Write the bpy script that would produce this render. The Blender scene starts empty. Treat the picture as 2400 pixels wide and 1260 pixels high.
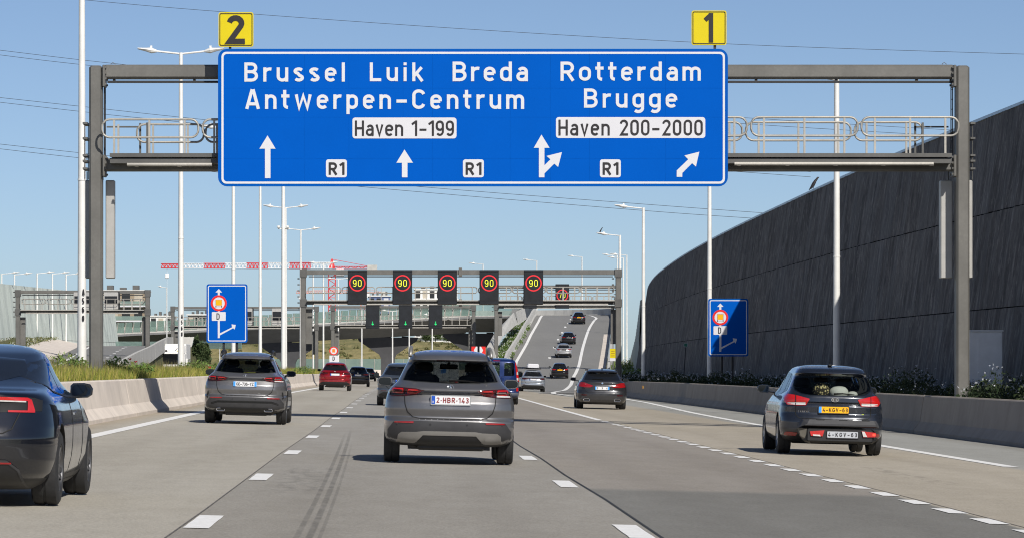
import bpy, bmesh, math, random
import numpy as np
from mathutils import Vector, Matrix, Quaternion

random.seed(7)
rng = np.random.default_rng(11)
scene = bpy.context.scene
COL = scene.collection

# ------------------------------------------------------------------ camera, sky, sun, exposure
F, PX, PY, H = 8450.0, 937.0, 862.0, 1.33          # focal length and vanishing point in photograph pixels, eye height in metres
cam_d = bpy.data.cameras.new('camera')
cam = bpy.data.objects.new('camera', cam_d)
COL.objects.link(cam)
cam_d.sensor_width = 36.0
cam_d.lens = F / 2400 * 36
cam_d.shift_x = (1200 - PX) / 2400
cam_d.shift_y = (PY - 630) / 2400
cam_d.clip_start = 0.5
cam_d.clip_end = 30000
cam.location = (0, 0, H)
cam.rotation_euler = (math.radians(90), 0, 0)
scene.camera = cam

SUN = Vector((0.52, -1.17, 1.0)).normalized()       # towards the sun
world = bpy.data.worlds.new('World')
scene.world = world
world.use_nodes = True
wn = world.node_tree.nodes
wl = world.node_tree.links
wn.clear()
wo = wn.new('ShaderNodeOutputWorld')
wb = wn.new('ShaderNodeBackground')
sky = wn.new('ShaderNodeTexSky')
sky.sky_type = 'NISHITA'
sky.sun_disc = False
sky.sun_elevation = math.asin(SUN.z)
sky.sun_rotation = math.atan2(SUN.x, SUN.y)
sky.altitude = 0
sky.air_density = 0.5
sky.dust_density = 0.5
sky.ozone_density = 2.0
wb.inputs['Strength'].default_value = 0.094
wl.new(sky.outputs[0], wb.inputs['Color'])
wl.new(wb.outputs[0], wo.inputs['Surface'])

sun_d = bpy.data.lights.new('sun', 'SUN')
sun_d.energy = 5.0
sun_d.angle = math.radians(0.53)
sun_d.color = (1.0, 0.955, 0.88)
sun = bpy.data.objects.new('sun', sun_d)
COL.objects.link(sun)
sun.rotation_euler = SUN.to_track_quat('Z', 'Y').to_euler()
sun.location = (40, -80, 90)

vs = scene.view_settings
vs.view_transform = 'Standard'
vs.look = 'None'
vs.gamma = 1
vs.exposure = 0.0
scene.render.engine = 'CYCLES'
scene.cycles.filter_width = 1.1

# ------------------------------------------------------------------ helpers
def at(px, py, y):
    """a photograph pixel at a known distance y"""
    return Vector(((px - PX) / F * y, y, H - (py - PY) / F * y))

def xat(px, y):
    return (px - PX) / F * y

def zat(py, y):
    return H - (py - PY) / F * y

def tag(o, label=None, cat=None, group=None, kind=None):
    if label: o['label'] = label
    if cat: o['category'] = cat
    if group: o['group'] = group
    if kind: o['kind'] = kind
    return o

def thing(name, label, cat, loc=(0, 0, 0), group=None, rot=(0, 0, 0)):
    o = bpy.data.objects.new(name, None)
    o.empty_display_size = 0.2
    COL.objects.link(o)
    o.location = loc
    o.rotation_euler = rot
    return tag(o, label, cat, group)

class MB:
    """collects shapes for ONE mesh object"""
    def __init__(self):
        self.v, self.f, self.mi = [], [], []
    def add(self, vs_, fs_, m=0):
        b = len(self.v)
        self.v += [tuple(p) for p in vs_]
        for q in fs_:
            self.f.append(tuple(b + i for i in q)); self.mi.append(m)
        return self
    def box(self, x0, x1, y0, y1, z0, z1, m=0):
        return self.add([(x0, y0, z0), (x1, y0, z0), (x1, y1, z0), (x0, y1, z0), (x0, y0, z1), (x1, y0, z1), (x1, y1, z1), (x0, y1, z1)],
                        [(0, 3, 2, 1), (4, 5, 6, 7), (0, 1, 5, 4), (1, 2, 6, 5), (2, 3, 7, 6), (3, 0, 4, 7)], m)
    def cbox(self, x0, x1, y0, y1, z0, z1, c=0.02, m=0):
        """box with chamfered vertical and horizontal edges (octagonal rings)"""
        def ring(a, b, d, e, z, k):
            return [(a + k, d, z), (b - k, d, z), (b, d + k, z), (b, e - k, z), (b - k, e, z), (a + k, e, z), (a, e - k, z), (a, d + k, z)]
        rs = [ring(x0 + c, x1 - c, y0 + c, y1 - c, z0, c), ring(x0, x1, y0, y1, z0 + c, c), ring(x0, x1, y0, y1, z1 - c, c), ring(x0 + c, x1 - c, y0 + c, y1 - c, z1, c)]
        return self.loft(rs, m=m)
    def loft(self, rings, closed=True, caps=True, m=0):
        n = len(rings[0])
        vs_ = [p for r in rings for p in r]
        fs_ = []
        for i in range(len(rings) - 1):
            for j in range(n if closed else n - 1):
                k = (j + 1) % n
                fs_.append((i * n + j, i * n + k, (i + 1) * n + k, (i + 1) * n + j))
        if caps and closed:
            fs_.append(tuple(range(n - 1, -1, -1)))
            fs_.append(tuple((len(rings) - 1) * n + j for j in range(n)))
        return self.add(vs_, fs_, m)
    def tube(self, pts, r, n=8, m=0, caps=True, r2=None):
        pts = [Vector(p) for p in pts]
        rings = []
        for i, p in enumerate(pts):
            d = (pts[min(i + 1, len(pts) - 1)] - pts[max(i - 1, 0)]).normalized()
            up = Vector((0, 0, 1)) if abs(d.z) < 0.9 else Vector((0, 1, 0))
            a = d.cross(up).normalized(); b = a.cross(d)
            rr = r if r2 is None else r + (r2 - r) * i / (len(pts) - 1)
            rings.append([p + rr * (math.cos(t) * a + math.sin(t) * b) for t in (2 * math.pi * k / n for k in range(n))])
        return self.loft(rings, caps=caps, m=m)
    def prism_y(self, poly, y0, y1, m=0):
        """polygon given in (x, z), extruded along y"""
        n = len(poly)
        vs_ = [(x, y0, z) for x, z in poly] + [(x, y1, z) for x, z in poly]
        fs_ = [tuple(range(n)), tuple(range(2 * n - 1, n - 1, -1))]
        fs_ += [(i, n + i, n + (i + 1) % n, (i + 1) % n) for i in range(n)]
        return self.add(vs_, fs_, m)
    def prism_x(self, poly, x0, x1, m=0):
        n = len(poly)
        vs_ = [(x0, y, z) for y, z in poly] + [(x1, y, z) for y, z in poly]
        fs_ = [tuple(range(n)), tuple(range(2 * n - 1, n - 1, -1))]
        fs_ += [(i, n + i, n + (i + 1) % n, (i + 1) % n) for i in range(n)]
        return self.add(vs_, fs_, m)
    def lathe_x(self, prof, cx, cy, cz, n=28, m=0, sgn=1):
        """profile of (x offset, radius) turned about the x axis"""
        rings = [[(cx + sgn * px_, cy + r * math.cos(t), cz + r * math.sin(t)) for t in (2 * math.pi * k / n for k in range(n))] for px_, r in prof]
        return self.loft(rings, caps=False, m=m)
    def build(self, name, mat, parent=None, smooth=False, auto=None):
        me = bpy.data.meshes.new(name)
        me.from_pydata(self.v, [], self.f)
        for mm in (mat if isinstance(mat, (list, tuple)) else [mat]):
            me.materials.append(mm)
        if any(self.mi):
            me.polygons.foreach_set('material_index', self.mi)
        bm = bmesh.new(); bm.from_mesh(me)
        bmesh.ops.recalc_face_normals(bm, faces=bm.faces)
        bm.to_mesh(me); bm.free()
        if smooth:
            me.polygons.foreach_set('use_smooth', [True] * len(me.polygons))
            if auto:
                me.set_sharp_from_angle(angle=math.radians(auto))
        return link(name, me, parent)

def link(name, me, parent=None):
    o = bpy.data.objects.new(name, me)
    COL.objects.link(o)
    if parent: o.parent = parent
    return o

def copy_tree(o, parent=None):
    c = o.copy(); COL.objects.link(c); c.parent = parent
    for ch in o.children: copy_tree(ch, c)
    return c

def rrect(x0, x1, z0, z1, r, n=5):
    pts = []
    for cx, cz, a in ((x1 - r, z1 - r, 0), (x0 + r, z1 - r, 90), (x0 + r, z0 + r, 180), (x1 - r, z0 + r, 270)):
        for k in range(n + 1):
            t = math.radians(a + 90 * k / n)
            pts.append((cx + r * math.cos(t), cz + r * math.sin(t)))
    return pts

# ------------------------------------------------------------------ materials
def lin(r, g, b):
    f = lambda c: c / 12.92 if c <= 0.04045 else ((c + 0.055) / 1.055) ** 2.4
    return (f(r / 255), f(g / 255), f(b / 255), 1)

class NT:
    def __init__(self, name):
        self.m = bpy.data.materials.new(name); self.m.use_nodes = True
        self.t = self.m.node_tree; self.n = self.t.nodes; self.l = self.t.links
        self.b = self.n['Principled BSDF']
    def node(self, t, **kw):
        x = self.n.new(t)
        for k, v in kw.items():
            if k in x.inputs.keys(): x.inputs[k].default_value = v
            else: setattr(x, k, v)
        return x
    def math(self, op, a, b=None, c=None, clamp=False):
        x = self.n.new('ShaderNodeMath'); x.operation = op; x.use_clamp = clamp
        for i, q in enumerate((a, b, c)):
            if q is None: continue
            if isinstance(q, (int, float)): x.inputs[i].default_value = q
            else: self.l.new(q, x.inputs[i])
        return x.outputs[0]
    def mix(self, fac, a, b, blend='MIX'):
        x = self.n.new('ShaderNodeMix'); x.data_type = 'RGBA'; x.blend_type = blend
        for s, q in ((x.inputs[0], fac), (x.inputs[6], a), (x.inputs[7], b)):
            if isinstance(q, (int, float)): s.default_value = q
            elif isinstance(q, tuple): s.default_value = q
            else: self.l.new(q, s)
        return x.outputs[2]
    def pos(self, scale=(1, 1, 1)):
        g = self.n.new('ShaderNodeNewGeometry')
        mp = self.n.new('ShaderNodeVectorMath'); mp.operation = 'MULTIPLY'; mp.inputs[1].default_value = scale
        self.l.new(g.outputs['Position'], mp.inputs[0])
        return mp.outputs[0]
    def noise(self, scale, vec=None, detail=4, rough=0.6):
        x = self.n.new('ShaderNodeTexNoise'); x.inputs['Scale'].default_value = scale
        x.inputs['Detail'].default_value = detail; x.inputs['Roughness'].default_value = rough
        self.l.new(vec if vec is not None else self.pos(), x.inputs['Vector'])
        return x.outputs[0]
    def ramp(self, fac, lo, hi):
        """0..1 between lo and hi"""
        x = self.n.new('ShaderNodeMapRange'); x.inputs[1].default_value = lo; x.inputs[2].default_value = hi
        self.l.new(fac, x.inputs[0]); return x.outputs[0]
    def bump(self, h, strength=0.3, dist=0.02):
        x = self.n.new('ShaderNodeBump'); x.inputs['Strength'].default_value = strength; x.inputs['Distance'].default_value = dist
        self.l.new(h, x.inputs['Height']); self.l.new(x.outputs[0], self.b.inputs['Normal'])
    def set(self, **kw):
        for k, v in kw.items():
            self.b.inputs[k.replace('_', ' ')].default_value = v
        return self
    def color(self, c):
        self.l.new(c, self.b.inputs['Base Color'])
    def add(self, shader):
        self.l.new(shader, self.n['Material Output'].inputs['Surface'])

def plain(name, col, rough=0.6, metal=0.0, var=0.12, scale=3.0, coat=0.0, spec=0.5, bump=0.0):
    t = NT(name)
    c = col if len(col) == 4 else (*col, 1)
    n = t.noise(scale)
    d = tuple(q * (1 - var) for q in c[:3]) + (1,); e = tuple(min(1, q * (1 + var)) for q in c[:3]) + (1,)
    t.color(t.mix(t.ramp(n, 0.3, 0.7), d, e))
    t.set(Roughness=rough, Metallic=metal, Coat_Weight=coat, Specular_IOR_Level=spec)
    if bump: t.bump(n, bump, 0.02)
    return t.m

def emissive(name, col, s):
    t = NT(name)
    t.set(Base_Color=(*col, 1), Emission_Color=(*col, 1), Emission_Strength=s, Roughness=0.5)
    return t.m

def concrete(name, col, streak=True, dark=0.55, rough=0.88):
    t = NT(name)
    n1 = t.noise(0.7, detail=5); n2 = t.noise(9.0, detail=5); n3 = t.noise(4.0, t.pos((1, 1, 0.18)), detail=4)
    c = t.mix(t.ramp(n1, 0.32, 0.68), tuple(q * 0.86 for q in col) + (1,), tuple(q * 1.1 for q in col) + (1,))
    c = t.mix(t.math('MULTIPLY', t.ramp(n3, 0.52, 0.8), 0.45 if streak else 0.1), c, tuple(q * dark for q in col) + (1,))
    c = t.mix(t.math('MULTIPLY', t.ramp(n2, 0.35, 0.75), 0.25), c, tuple(q * 0.8 for q in col) + (1,))
    t.color(c); t.set(Roughness=rough, Specular_IOR_Level=0.3); t.bump(n2, 0.35, 0.01)
    return t.m

def galvanised(name, col=(0.27, 0.265, 0.25)):
    t = NT(name)
    v = t.n.new('ShaderNodeTexVoronoi'); v.inputs['Scale'].default_value = 14; t.l.new(t.pos(), v.inputs['Vector'])
    n = t.noise(1.3, detail=5); n3 = t.noise(5.0, t.pos((1, 1, 0.2)))
    c = t.mix(t.ramp(n, 0.3, 0.7), tuple(q * 0.8 for q in col) + (1,), tuple(q * 1.15 for q in col) + (1,))
    c = t.mix(t.math('MULTIPLY', v.outputs['Distance'], 0.35), c, tuple(q * 0.7 for q in col) + (1,))
    c = t.mix(t.math('MULTIPLY', t.ramp(n3, 0.55, 0.8), 0.4), c, tuple(q * 0.6 for q in col) + (1,))
    t.color(c); t.set(Metallic=0.35, Roughness=0.55)
    return t.m

def glass(name, tint, gloss=0.06, col=(0.9, 0.95, 1, 1)):
    t = NT(name)
    tr = t.node('ShaderNodeBsdfTransparent'); tr.inputs[0].default_value = (*tint, 1)
    gl = t.node('ShaderNodeBsdfGlossy'); gl.inputs['Roughness'].default_value = 0.02; gl.inputs[0].default_value = col
    lw = t.node('ShaderNodeLayerWeight'); lw.inputs[0].default_value = 0.12
    f = t.math('ADD', t.math('MULTIPLY', lw.outputs['Fresnel'], 0.9), gloss, clamp=True)
    mx = t.node('ShaderNodeMixShader')
    t.l.new(f, mx.inputs[0]); t.l.new(tr.outputs[0], mx.inputs[1]); t.l.new(gl.outputs[0], mx.inputs[2])
    t.add(mx.outputs[0])
    return t.m

def car_paint(name, col, metal=0.6, rough=0.32, coat=1.0):
    t = NT(name)
    n = t.noise(2.2, detail=4); d = t.noise(6.0, detail=5)
    c = t.mix(t.ramp(n, 0.3, 0.7), tuple(q * 0.93 for q in col) + (1,), tuple(q * 1.05 for q in col) + (1,))
    # road film low on the body
    tc = t.n.new('ShaderNodeTexCoord'); sp = t.n.new('ShaderNodeSeparateXYZ'); t.l.new(tc.outputs['Object'], sp.inputs[0])
    low = t.math('MULTIPLY', t.ramp(sp.outputs['Z'], 0.75, 0.2), t.ramp(d, 0.2, 0.8))
    c = t.mix(t.math('MULTIPLY', low, 0.3), c, tuple(min(0.2, q * 1.6 + 0.012) for q in (max(col), max(col) * .95, max(col) * .85)) + (1,))
    t.color(c)
    rr = t.math('ADD', rough, t.math('MULTIPLY', t.math('ADD', low, t.ramp(d, 0.4, 0.9)), 0.14)); t.l.new(rr, t.b.inputs['Roughness'])
    t.set(Metallic=metal, Coat_Weight=coat, Coat_Roughness=0.06)
    return t.m

M = {}
M['galv'] = galvanised('galvanised_steel', (0.155, 0.15, 0.138))
M['galv_dark'] = galvanised('weathered_steel', (0.12, 0.118, 0.112))
M['rail'] = galvanised('rail_steel', (0.42, 0.4, 0.36))
M['pole'] = plain('white_pole_paint', (0.74, 0.73, 0.7), 0.5, 0.1, 0.06)
M['pole_dark'] = plain('dark_post', (0.02, 0.02, 0.022), 0.5)
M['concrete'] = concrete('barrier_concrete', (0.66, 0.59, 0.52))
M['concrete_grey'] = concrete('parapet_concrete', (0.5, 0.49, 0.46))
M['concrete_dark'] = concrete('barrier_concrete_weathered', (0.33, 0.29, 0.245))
M['concrete_pier'] = concrete('pier_concrete', (0.07, 0.07, 0.074), False)  # shade under the deck is put into this dark base colour
M['blue'] = plain('sign_blue', lin(0, 82, 176), 0.75, 0, 0.03, 0.8, spec=0.04)
M['blue_edge'] = plain('sign_rim_blue', lin(0, 80, 165), 0.7, 0, 0.04, spec=0.08)
M['white'] = plain('sign_white', (0.6, 0.6, 0.63), 0.5, 0, 0.02, spec=0.3)
M['black'] = plain('sign_black', (0.025, 0.023, 0.025), 0.5, spec=0.3)
M['yellow'] = plain('sign_yellow', lin(205, 186, 4), 0.5, 0, 0.03, spec=0.3)
M['signred'] = plain('sign_red', lin(214, 38, 34), 0.5, 0, 0.04, spec=0.3)
M['orange'] = plain('sign_orange', lin(246, 168, 0), 0.5, 0, 0.04, spec=0.3)
M['alu'] = plain('aluminium_back', (0.42, 0.41, 0.39), 0.5, 0.3, 0.08)
M['cab'] = plain('cabinet_grey', (0.8, 0.81, 0.82), 0.55, 0, 0.06)
M['vms'] = plain('signal_housing', (0.012, 0.014, 0.018), 0.55, 0, 0.3, 1.5, spec=0.3)
M['led_red'] = emissive('led_red', (0.62, 0.015, 0.025), 0.4)
M['led_yellow'] = emissive('led_yellow', (0.7, 0.72, 0.03), 0.45)
M['led_green'] = emissive('led_green', (0.01, 0.6, 0.15), 0.5)
M['paint'] = None
M['rubber'] = plain('tyre_rubber', (0.018, 0.018, 0.019), 0.82, 0, 0.25, 20)
M['rim'] = plain('rim_alloy', (0.12, 0.12, 0.125), 0.35, 0.8, 0.1)
M['rim_light'] = plain('rim_alloy_light', (0.4, 0.4, 0.41), 0.35, 0.8, 0.1)
M['rubber_blade'] = plain('wiper_rubber', (0.008, 0.008, 0.008), 0.9, spec=0.1)
M['plastic'] = plain('black_plastic', (0.012, 0.012, 0.013), 0.5, 0, 0.2, 8)
M['cladding'] = plain('grey_cladding', (0.038, 0.038, 0.041), 0.5, 0.1, 0.15, 6)
M['interior'] = plain('cabin_trim', (0.018, 0.018, 0.019), 0.75, 0, 0.2, 8)
M['seat'] = plain('seat_fabric', (0.022, 0.021, 0.022), 0.85, 0, 0.3, 14)
M['glass'] = glass('tinted_glass', (0.66, 0.69, 0.68), 0.01)
M['glass_deep'] = glass('deep_tinted_glass', (0.3, 0.33, 0.34), 0.02)
M['glass_clear'] = glass('windscreen_glass', (0.78, 0.86, 0.84), 0.02)
M['glass_dark'] = plain('dark_glass', (0.008, 0.009, 0.011), 0.04, 0, 0.1, spec=0.6)
M['mirror'] = plain('mirror_glass', (0.035, 0.043, 0.055), 0.03, 1.0, 0.02)
M['lamp_red'] = plain('lamp_red', (0.26, 0.006, 0.008), 0.12, 0, 0.15, 30, coat=1)
M['lamp_dark'] = plain('lamp_smoked_red', (0.055, 0.004, 0.006), 0.1, 0, 0.2, 30, coat=1)
M['lamp_guide'] = plain('lamp_bright_red', (0.46, 0.01, 0.009), 0.15, 0, 0.1, 30, coat=1)
M['lamp_white'] = plain('lamp_clear', (0.62, 0.6, 0.58), 0.12, 0.2, 0.15, 30, coat=1)
M['lamp_lit'] = emissive('lit_tail_light', (0.95, 0.06, 0.03), 0.9)
M['chrome'] = plain('chrome', (0.68, 0.68, 0.7), 0.14, 1.0, 0.05)
M['silver'] = plain('satin_silver', (0.27, 0.26, 0.245), 0.42, 0.55, 0.06)
M['seam'] = plain('panel_gap', (0.004, 0.004, 0.004), 0.8)
M['plate_white'] = plain('plate_white', (0.68, 0.68, 0.69), 0.4, 0, 0.03)
M['plate_yellow'] = plain('plate_yellow', lin(246, 178, 8), 0.4, 0, 0.03)
M['plate_grey'] = plain('plate_grey', (0.42, 0.44, 0.47), 0.45, 0, 0.04)
M['plate_blue'] = plain('plate_blue', lin(24, 78, 180), 0.4)
M['plate_lblue'] = plain('plate_light_blue', lin(60, 150, 225), 0.4)
M['plate_red'] = plain('plate_dark_red', lin(130, 22, 20), 0.4)
M['tar'] = plain('joint_tar', (0.03, 0.029, 0.027), 0.7)
M['tar_worn'] = plain('joint_tar_worn', (0.11, 0.1, 0.09), 0.8, 0, 0.4, 5)

# ------------------------------------------------------------------ stroke lettering (rounded road-sign letters)
def arc(cx, cy, rx, ry, a0, a1, n=9):
    return [(cx + rx * math.cos(math.radians(a0 + (a1 - a0) * k / n)), cy + ry * math.sin(math.radians(a0 + (a1 - a0) * k / n))) for k in range(n + 1)]

def stad(x0, x1, y0, y1, k=1.0):
    r = (x1 - x0) / 2; c = (x0 + x1) / 2; q = r * k
    return arc(c, y1 - q, r, q, 0, 180) + arc(c, y0 + q, r, q, 180, 360) + [(x1, y1 - q)]

def glyphs(t):
    h = t / 2; L = h; xh = 0.74; R5 = 0.53 - h; c5 = 0.265; r5 = c5 - h
    g = {}
    g['B'] = (0.62, [[(L, 0), (L, 1)], [(L, 1 - h), (0.33, 1 - h)] + arc(0.33, (1.515 - h) / 2, 0.62 - h - 0.36, (0.485 - h) / 2, 90, -90) + [(L, 0.515)], [(0.3, 0.515)] + arc(0.33, (0.515 + h) / 2, 0.62 - h - 0.33, (0.515 - h) / 2, 90, -90) + [(L, h)]])
    g['r'] = (0.38, [[(L, 0), (L, xh)], arc(0.3, xh - h - 0.21, 0.3 - L, 0.21, 172, 72)])
    g['u'] = (0.53, [[(L, xh), (L, h + r5)] + arc(c5, h + r5, r5, r5, 180, 360) + [(R5, 0.5)], [(R5, 0), (R5, xh)]])
    g['s'] = (0.48, [arc(0.24, 0.545, 0.24 - h, xh - h - 0.545, 28, 255) + arc(0.24, 0.2, 0.24 - h, 0.2 - h, 75, -152)])
    g['e'] = (0.53, [[(L, 0.39), (R5, 0.39)], [(R5, 0.39)] + arc(c5, xh - h - r5, r5, r5, 0, 180) + arc(c5, h + r5, r5, r5, 180, 322)])
    g['l'] = (t, [[(L, 0), (L, 1)]])
    g['L'] = (0.52, [[(L, 1), (L, h), (0.52, h)]])
    g['i'] = (t, [[(L, 0), (L, xh)], [(L, 0.85), (L, 1)]])
    g['k'] = (0.52, [[(L, 0), (L, 1)], [(L, 0.27), (0.43, xh)], [(0.2, 0.42), (0.46, 0)]])
    g['o'] = (0.55, [stad(L, 0.55 - h, h, xh - h)])
    g['d'] = (0.53, [stad(L, R5, h, xh - h), [(R5, 0), (R5, 1)]])
    g['p'] = (0.53, [stad(L, R5, h, xh - h), [(L, -0.26), (L, xh)]])
    g['g'] = (0.53, [stad(L, R5, h, xh - h), [(R5, xh), (R5, -0.02)] + arc(c5, -0.02, r5, r5, 0, -140)])
    g['a'] = (0.52, [[(0.52 - h, 0), (0.52 - h, 0.48)] + arc(0.28, 0.48, 0.24 - h, xh - h - 0.48, 0, 152), [(0.52 - h, 0.41), (0.22, 0.41)] + arc(0.22, (0.41 + h) / 2, 0.22 - h, (0.41 - h) / 2, 90, 270) + [(0.32, h), (0.52 - h, 0.2)]])
    g['n'] = (0.53, [[(L, 0), (L, xh)], [(L, xh - h - r5 - 0.05)] + arc(c5, xh - h - r5, r5, r5, 180, 0) + [(R5, 0)]])
    g['m'] = (0.82, [[(L, 0), (L, xh)], [(L, 0.45)] + arc((L + 0.41) / 2, xh - h - 0.17, (0.41 - L) / 2, 0.17, 180, 0) + [(0.41, 0)], [(0.41, 0.45)] + arc((0.41 + 0.82 - h) / 2, xh - h - 0.17, (0.82 - h - 0.41) / 2, 0.17, 180, 0) + [(0.82 - h, 0)]])
    g['t'] = (0.38, [[(0.15, 0.97), (0.15, 0.22)] + arc(0.3, 0.22, 0.15, 0.22 - h, 180, 268), [(0, xh - h), (0.36, xh - h)]])
    g['w'] = (0.78, [[(h, xh), (0.21, h * 0.6), (0.39, xh - 0.06), (0.57, h * 0.6), (0.78 - h, xh)]])
    g['v'] = (0.52, [[(h, xh), (0.26, h * 0.6), (0.52 - h, xh)]])
    g['A'] = (0.68, [[(h, 0), (0.32, 1)], [(0.36, 1), (0.68 - h, 0)], [(0.14, 0.26), (0.54, 0.26)]])
    g['C'] = (0.6, [arc(0.3, 1 - h - 0.21, 0.3 - h, 0.21, 12, 180) + arc(0.3, h + 0.21, 0.3 - h, 0.21, 180, 348)])
    g['G'] = (0.62, [arc(0.31, 1 - h - 0.21, 0.31 - h, 0.21, 12, 180) + arc(0.31, h + 0.21, 0.31 - h, 0.21, 180, 360) + [(0.62 - h, 0.47), (0.32, 0.47)]])
    g['R'] = (0.62, [[(L, 0), (L, 1)], [(L, 1 - h), (0.33, 1 - h)] + arc(0.33, (1.46 - h) / 2, 0.62 - h - 0.34, (0.54 - h) / 2, 90, -90) + [(L, 0.46)], [(0.3, 0.46), (0.56, 0)]])
    g['H'] = (0.6, [[(L, 0), (L, 1)], [(0.6 - h, 0), (0.6 - h, 1)], [(L, 0.5), (0.6 - h, 0.5)]])
    g['D'] = (0.6, [[(L, 0), (L, 1)], [(L, 1 - h), (0.3, 1 - h)] + arc(0.3, 0.66, 0.3 - h, 0.34 - h, 90, 0) + arc(0.3, 0.34, 0.3 - h, 0.34 - h, 0, -90) + [(L, h)]])
    g['E'] = (0.5, [[(0.5, 1 - h), (L, 1 - h), (L, h), (0.5, h)], [(L, 0.52), (0.44, 0.52)]])
    g['Y'] = (0.62, [[(h, 1), (0.31, 0.46), (0.62 - h, 1)], [(0.31, 0.5), (0.31, 0)]])
    g['Z'] = (0.54, [[(0.02, 1 - h), (0.54 - h, 1 - h), (h, h), (0.54, h)]])
    g['K'] = (0.6, [[(L, 0), (L, 1)], [(L, 0.36), (0.54, 1)], [(0.22, 0.52), (0.55, 0)]])
    g['V'] = (0.62, [[(h, 1), (0.31, h * 0.6), (0.62 - h, 1)]])
    g['I'] = (t, [[(L, 0), (L, 1)]])
    g['N'] = (0.6, [[(L, 0), (L, 1)], [(L, 0.95), (0.6 - h, 0.05)], [(0.6 - h, 0), (0.6 - h, 1)]])
    g['S'] = (0.54, [arc(0.27, 0.74, 0.27 - h, 0.26 - h, 25, 255) + arc(0.27, 0.27, 0.27 - h, 0.27 - h, 75, -155)])
    g['-'] = (0.52, [[(0.03, 0.4), (0.49, 0.4)]])
    g['_'] = (0.26, [[(0.03, 0.42), (0.23, 0.42)]])
    g[' '] = (0.34, [])
    g['0'] = (0.54, [stad(L, 0.54 - h, h, 1 - h)])
    g['1'] = (0.34, [[(0.34 - h, 0), (0.34 - h, 1)], [(0.0, 0.76), (0.34 - h, 0.95)]])
    g['2'] = (0.54, [arc(0.27, 0.72, 0.27 - h, 0.28 - h, 170, -28) + [(0.1, h), (0.54, h)]])
    g['3'] = (0.54, [arc(0.26, 0.75, 0.26 - h, 0.25 - h, 160, -80) + [(0.2, 0.52)], [(0.2, 0.52)] + arc(0.27, 0.28, 0.27 - h, 0.28 - h, 75, -160)])
    g['4'] = (0.58, [[(0.38, 1), (h, 0.27), (0.58, 0.27)], [(0.42, 0.5), (0.42, 0)]])
    g['5'] = (0.54, [[(0.5, 1 - h), (L + 0.02, 1 - h), (L, 0.53), (0.2, 0.6)] + arc(0.26, 0.32, 0.28 - h, 0.32 - h, 80, -155)])
    g['6'] = (0.54, [stad(L, 0.54 - h, h, 0.6), [(L, 0.32), (L, 0.68)] + arc(0.27, 0.7, 0.27 - h, 0.3 - h, 180, 35)])
    g['7'] = (0.52, [[(0.02, 1 - h), (0.52 - h, 1 - h), (0.2, 0)]])
    g['9'] = (0.54, [stad(L, 0.54 - h, 0.4, 1 - h), [(0.54 - h, 0.7), (0.54 - h, 0.32)] + arc(0.27, 0.3, 0.27 - h, 0.3 - h, 0, -145)])
    return g

def ribbon(mb, pts, w, y, m=0):
    """flat stroke of width w in the (x, z) plane, facing -y"""
    q = [Vector((p[0], p[1])) for p in pts]
    q = [p for i, p in enumerate(q) if i == 0 or (p - q[i - 1]).length > 1e-5]
    if len(q) < 2: return
    closed = (q[0] - q[-1]).length < 1e-4 * 50 and len(q) > 6
    if closed: q[-1] = q[0]
    L_, R_ = [], []
    for i, p in enumerate(q):
        a = q[i - 1] if i > 0 else (q[-2] if closed else None)
        b = q[i + 1] if i < len(q) - 1 else (q[1] if closed else None)
        d1 = (p - a).normalized() if a is not None else (b - p).normalized()
        d2 = (b - p).normalized() if b is not None else d1
        n1 = Vector((-d1.y, d1.x)); n2 = Vector((-d2.y, d2.x))
        nn = (n1 + n2)
        nn = n1 if nn.length < 1e-6 else nn.normalized()
        k = min(1 / max(nn.dot(n1), 0.3), 2.2)
        L_.append(p + nn * (w / 2 * k)); R_.append(p - nn * (w / 2 * k))
    n = len(q)
    mb.add([(p.x, y, p.y) for p in L_] + [(p.x, y, p.y) for p in R_], [(i, n + i, n + i + 1, i + 1) for i in range(n - 1)], m)

def text_width(s, capw, gap, t=0.15):
    g = glyphs(t)
    return sum(g[c][0] * capw for c in s) + gap * (len(s) - 1)

def lettering(mb, s, x0, x1, z0, cap, y, t=0.15, wscale=None, step=0.0015):
    """string s from x0 to x1, baseline z0, cap height cap; letter width follows, the gap fills the rest"""
    g = glyphs(t)
    tot = sum(g[c][0] for c in s)
    ws = cap if wscale is None else cap * wscale
    gap = ((x1 - x0) - tot * ws) / max(1, len(s) - 1)
    if gap < 0.02 * cap:
        gap = 0.06 * cap; ws = ((x1 - x0) - gap * (len(s) - 1)) / tot
    x = x0; k = 0
    for c in s:
        w, strokes = g[c]
        for st in strokes:
            ribbon(mb, [(x + a * ws, z0 + b * cap) for a, b in st], t * cap * (0.5 + 0.5 * min(1, ws / cap)), y - step * (k % 4))
            k += 1
        x += w * ws + gap

def flat(mb, poly, y, m=0):
    mb.add([(x, y, z) for x, z in poly], [tuple(range(len(poly)))], m)

# ------------------------------------------------------------------ ground and roads
XSL = 0.025
def prof(y):
    return float(np.interp(y, [0, 170, 300, 420, 700], [0, 0, -0.2, -0.2, -0.2]))
def road_z(x, y):
    return -XSL * x + prof(y)
def hit(px, py):
    """where a photograph pixel meets the carriageway"""
    lo, hi = 15.0, 900.0
    f = lambda y: zat(py, y) - road_z(xat(px, y), y)
    for _ in range(60):
        m_ = (lo + hi) / 2
        if f(m_) > 0: lo = m_
        else: hi = m_
    y = (lo + hi) / 2
    return xat(px, y), y

def strip(mb, left, right, dz=0.0, zf=road_z):
    """surface between two lists of (x, y)"""
    n = len(left)
    vs_ = [(x, y, zf(x, y) + dz) for x, y in left] + [(x, y, zf(x, y) + dz) for x, y in right]
    mb.add(vs_, [(i, n + i, n + i + 1, i + 1) for i in range(n - 1)])

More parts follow.
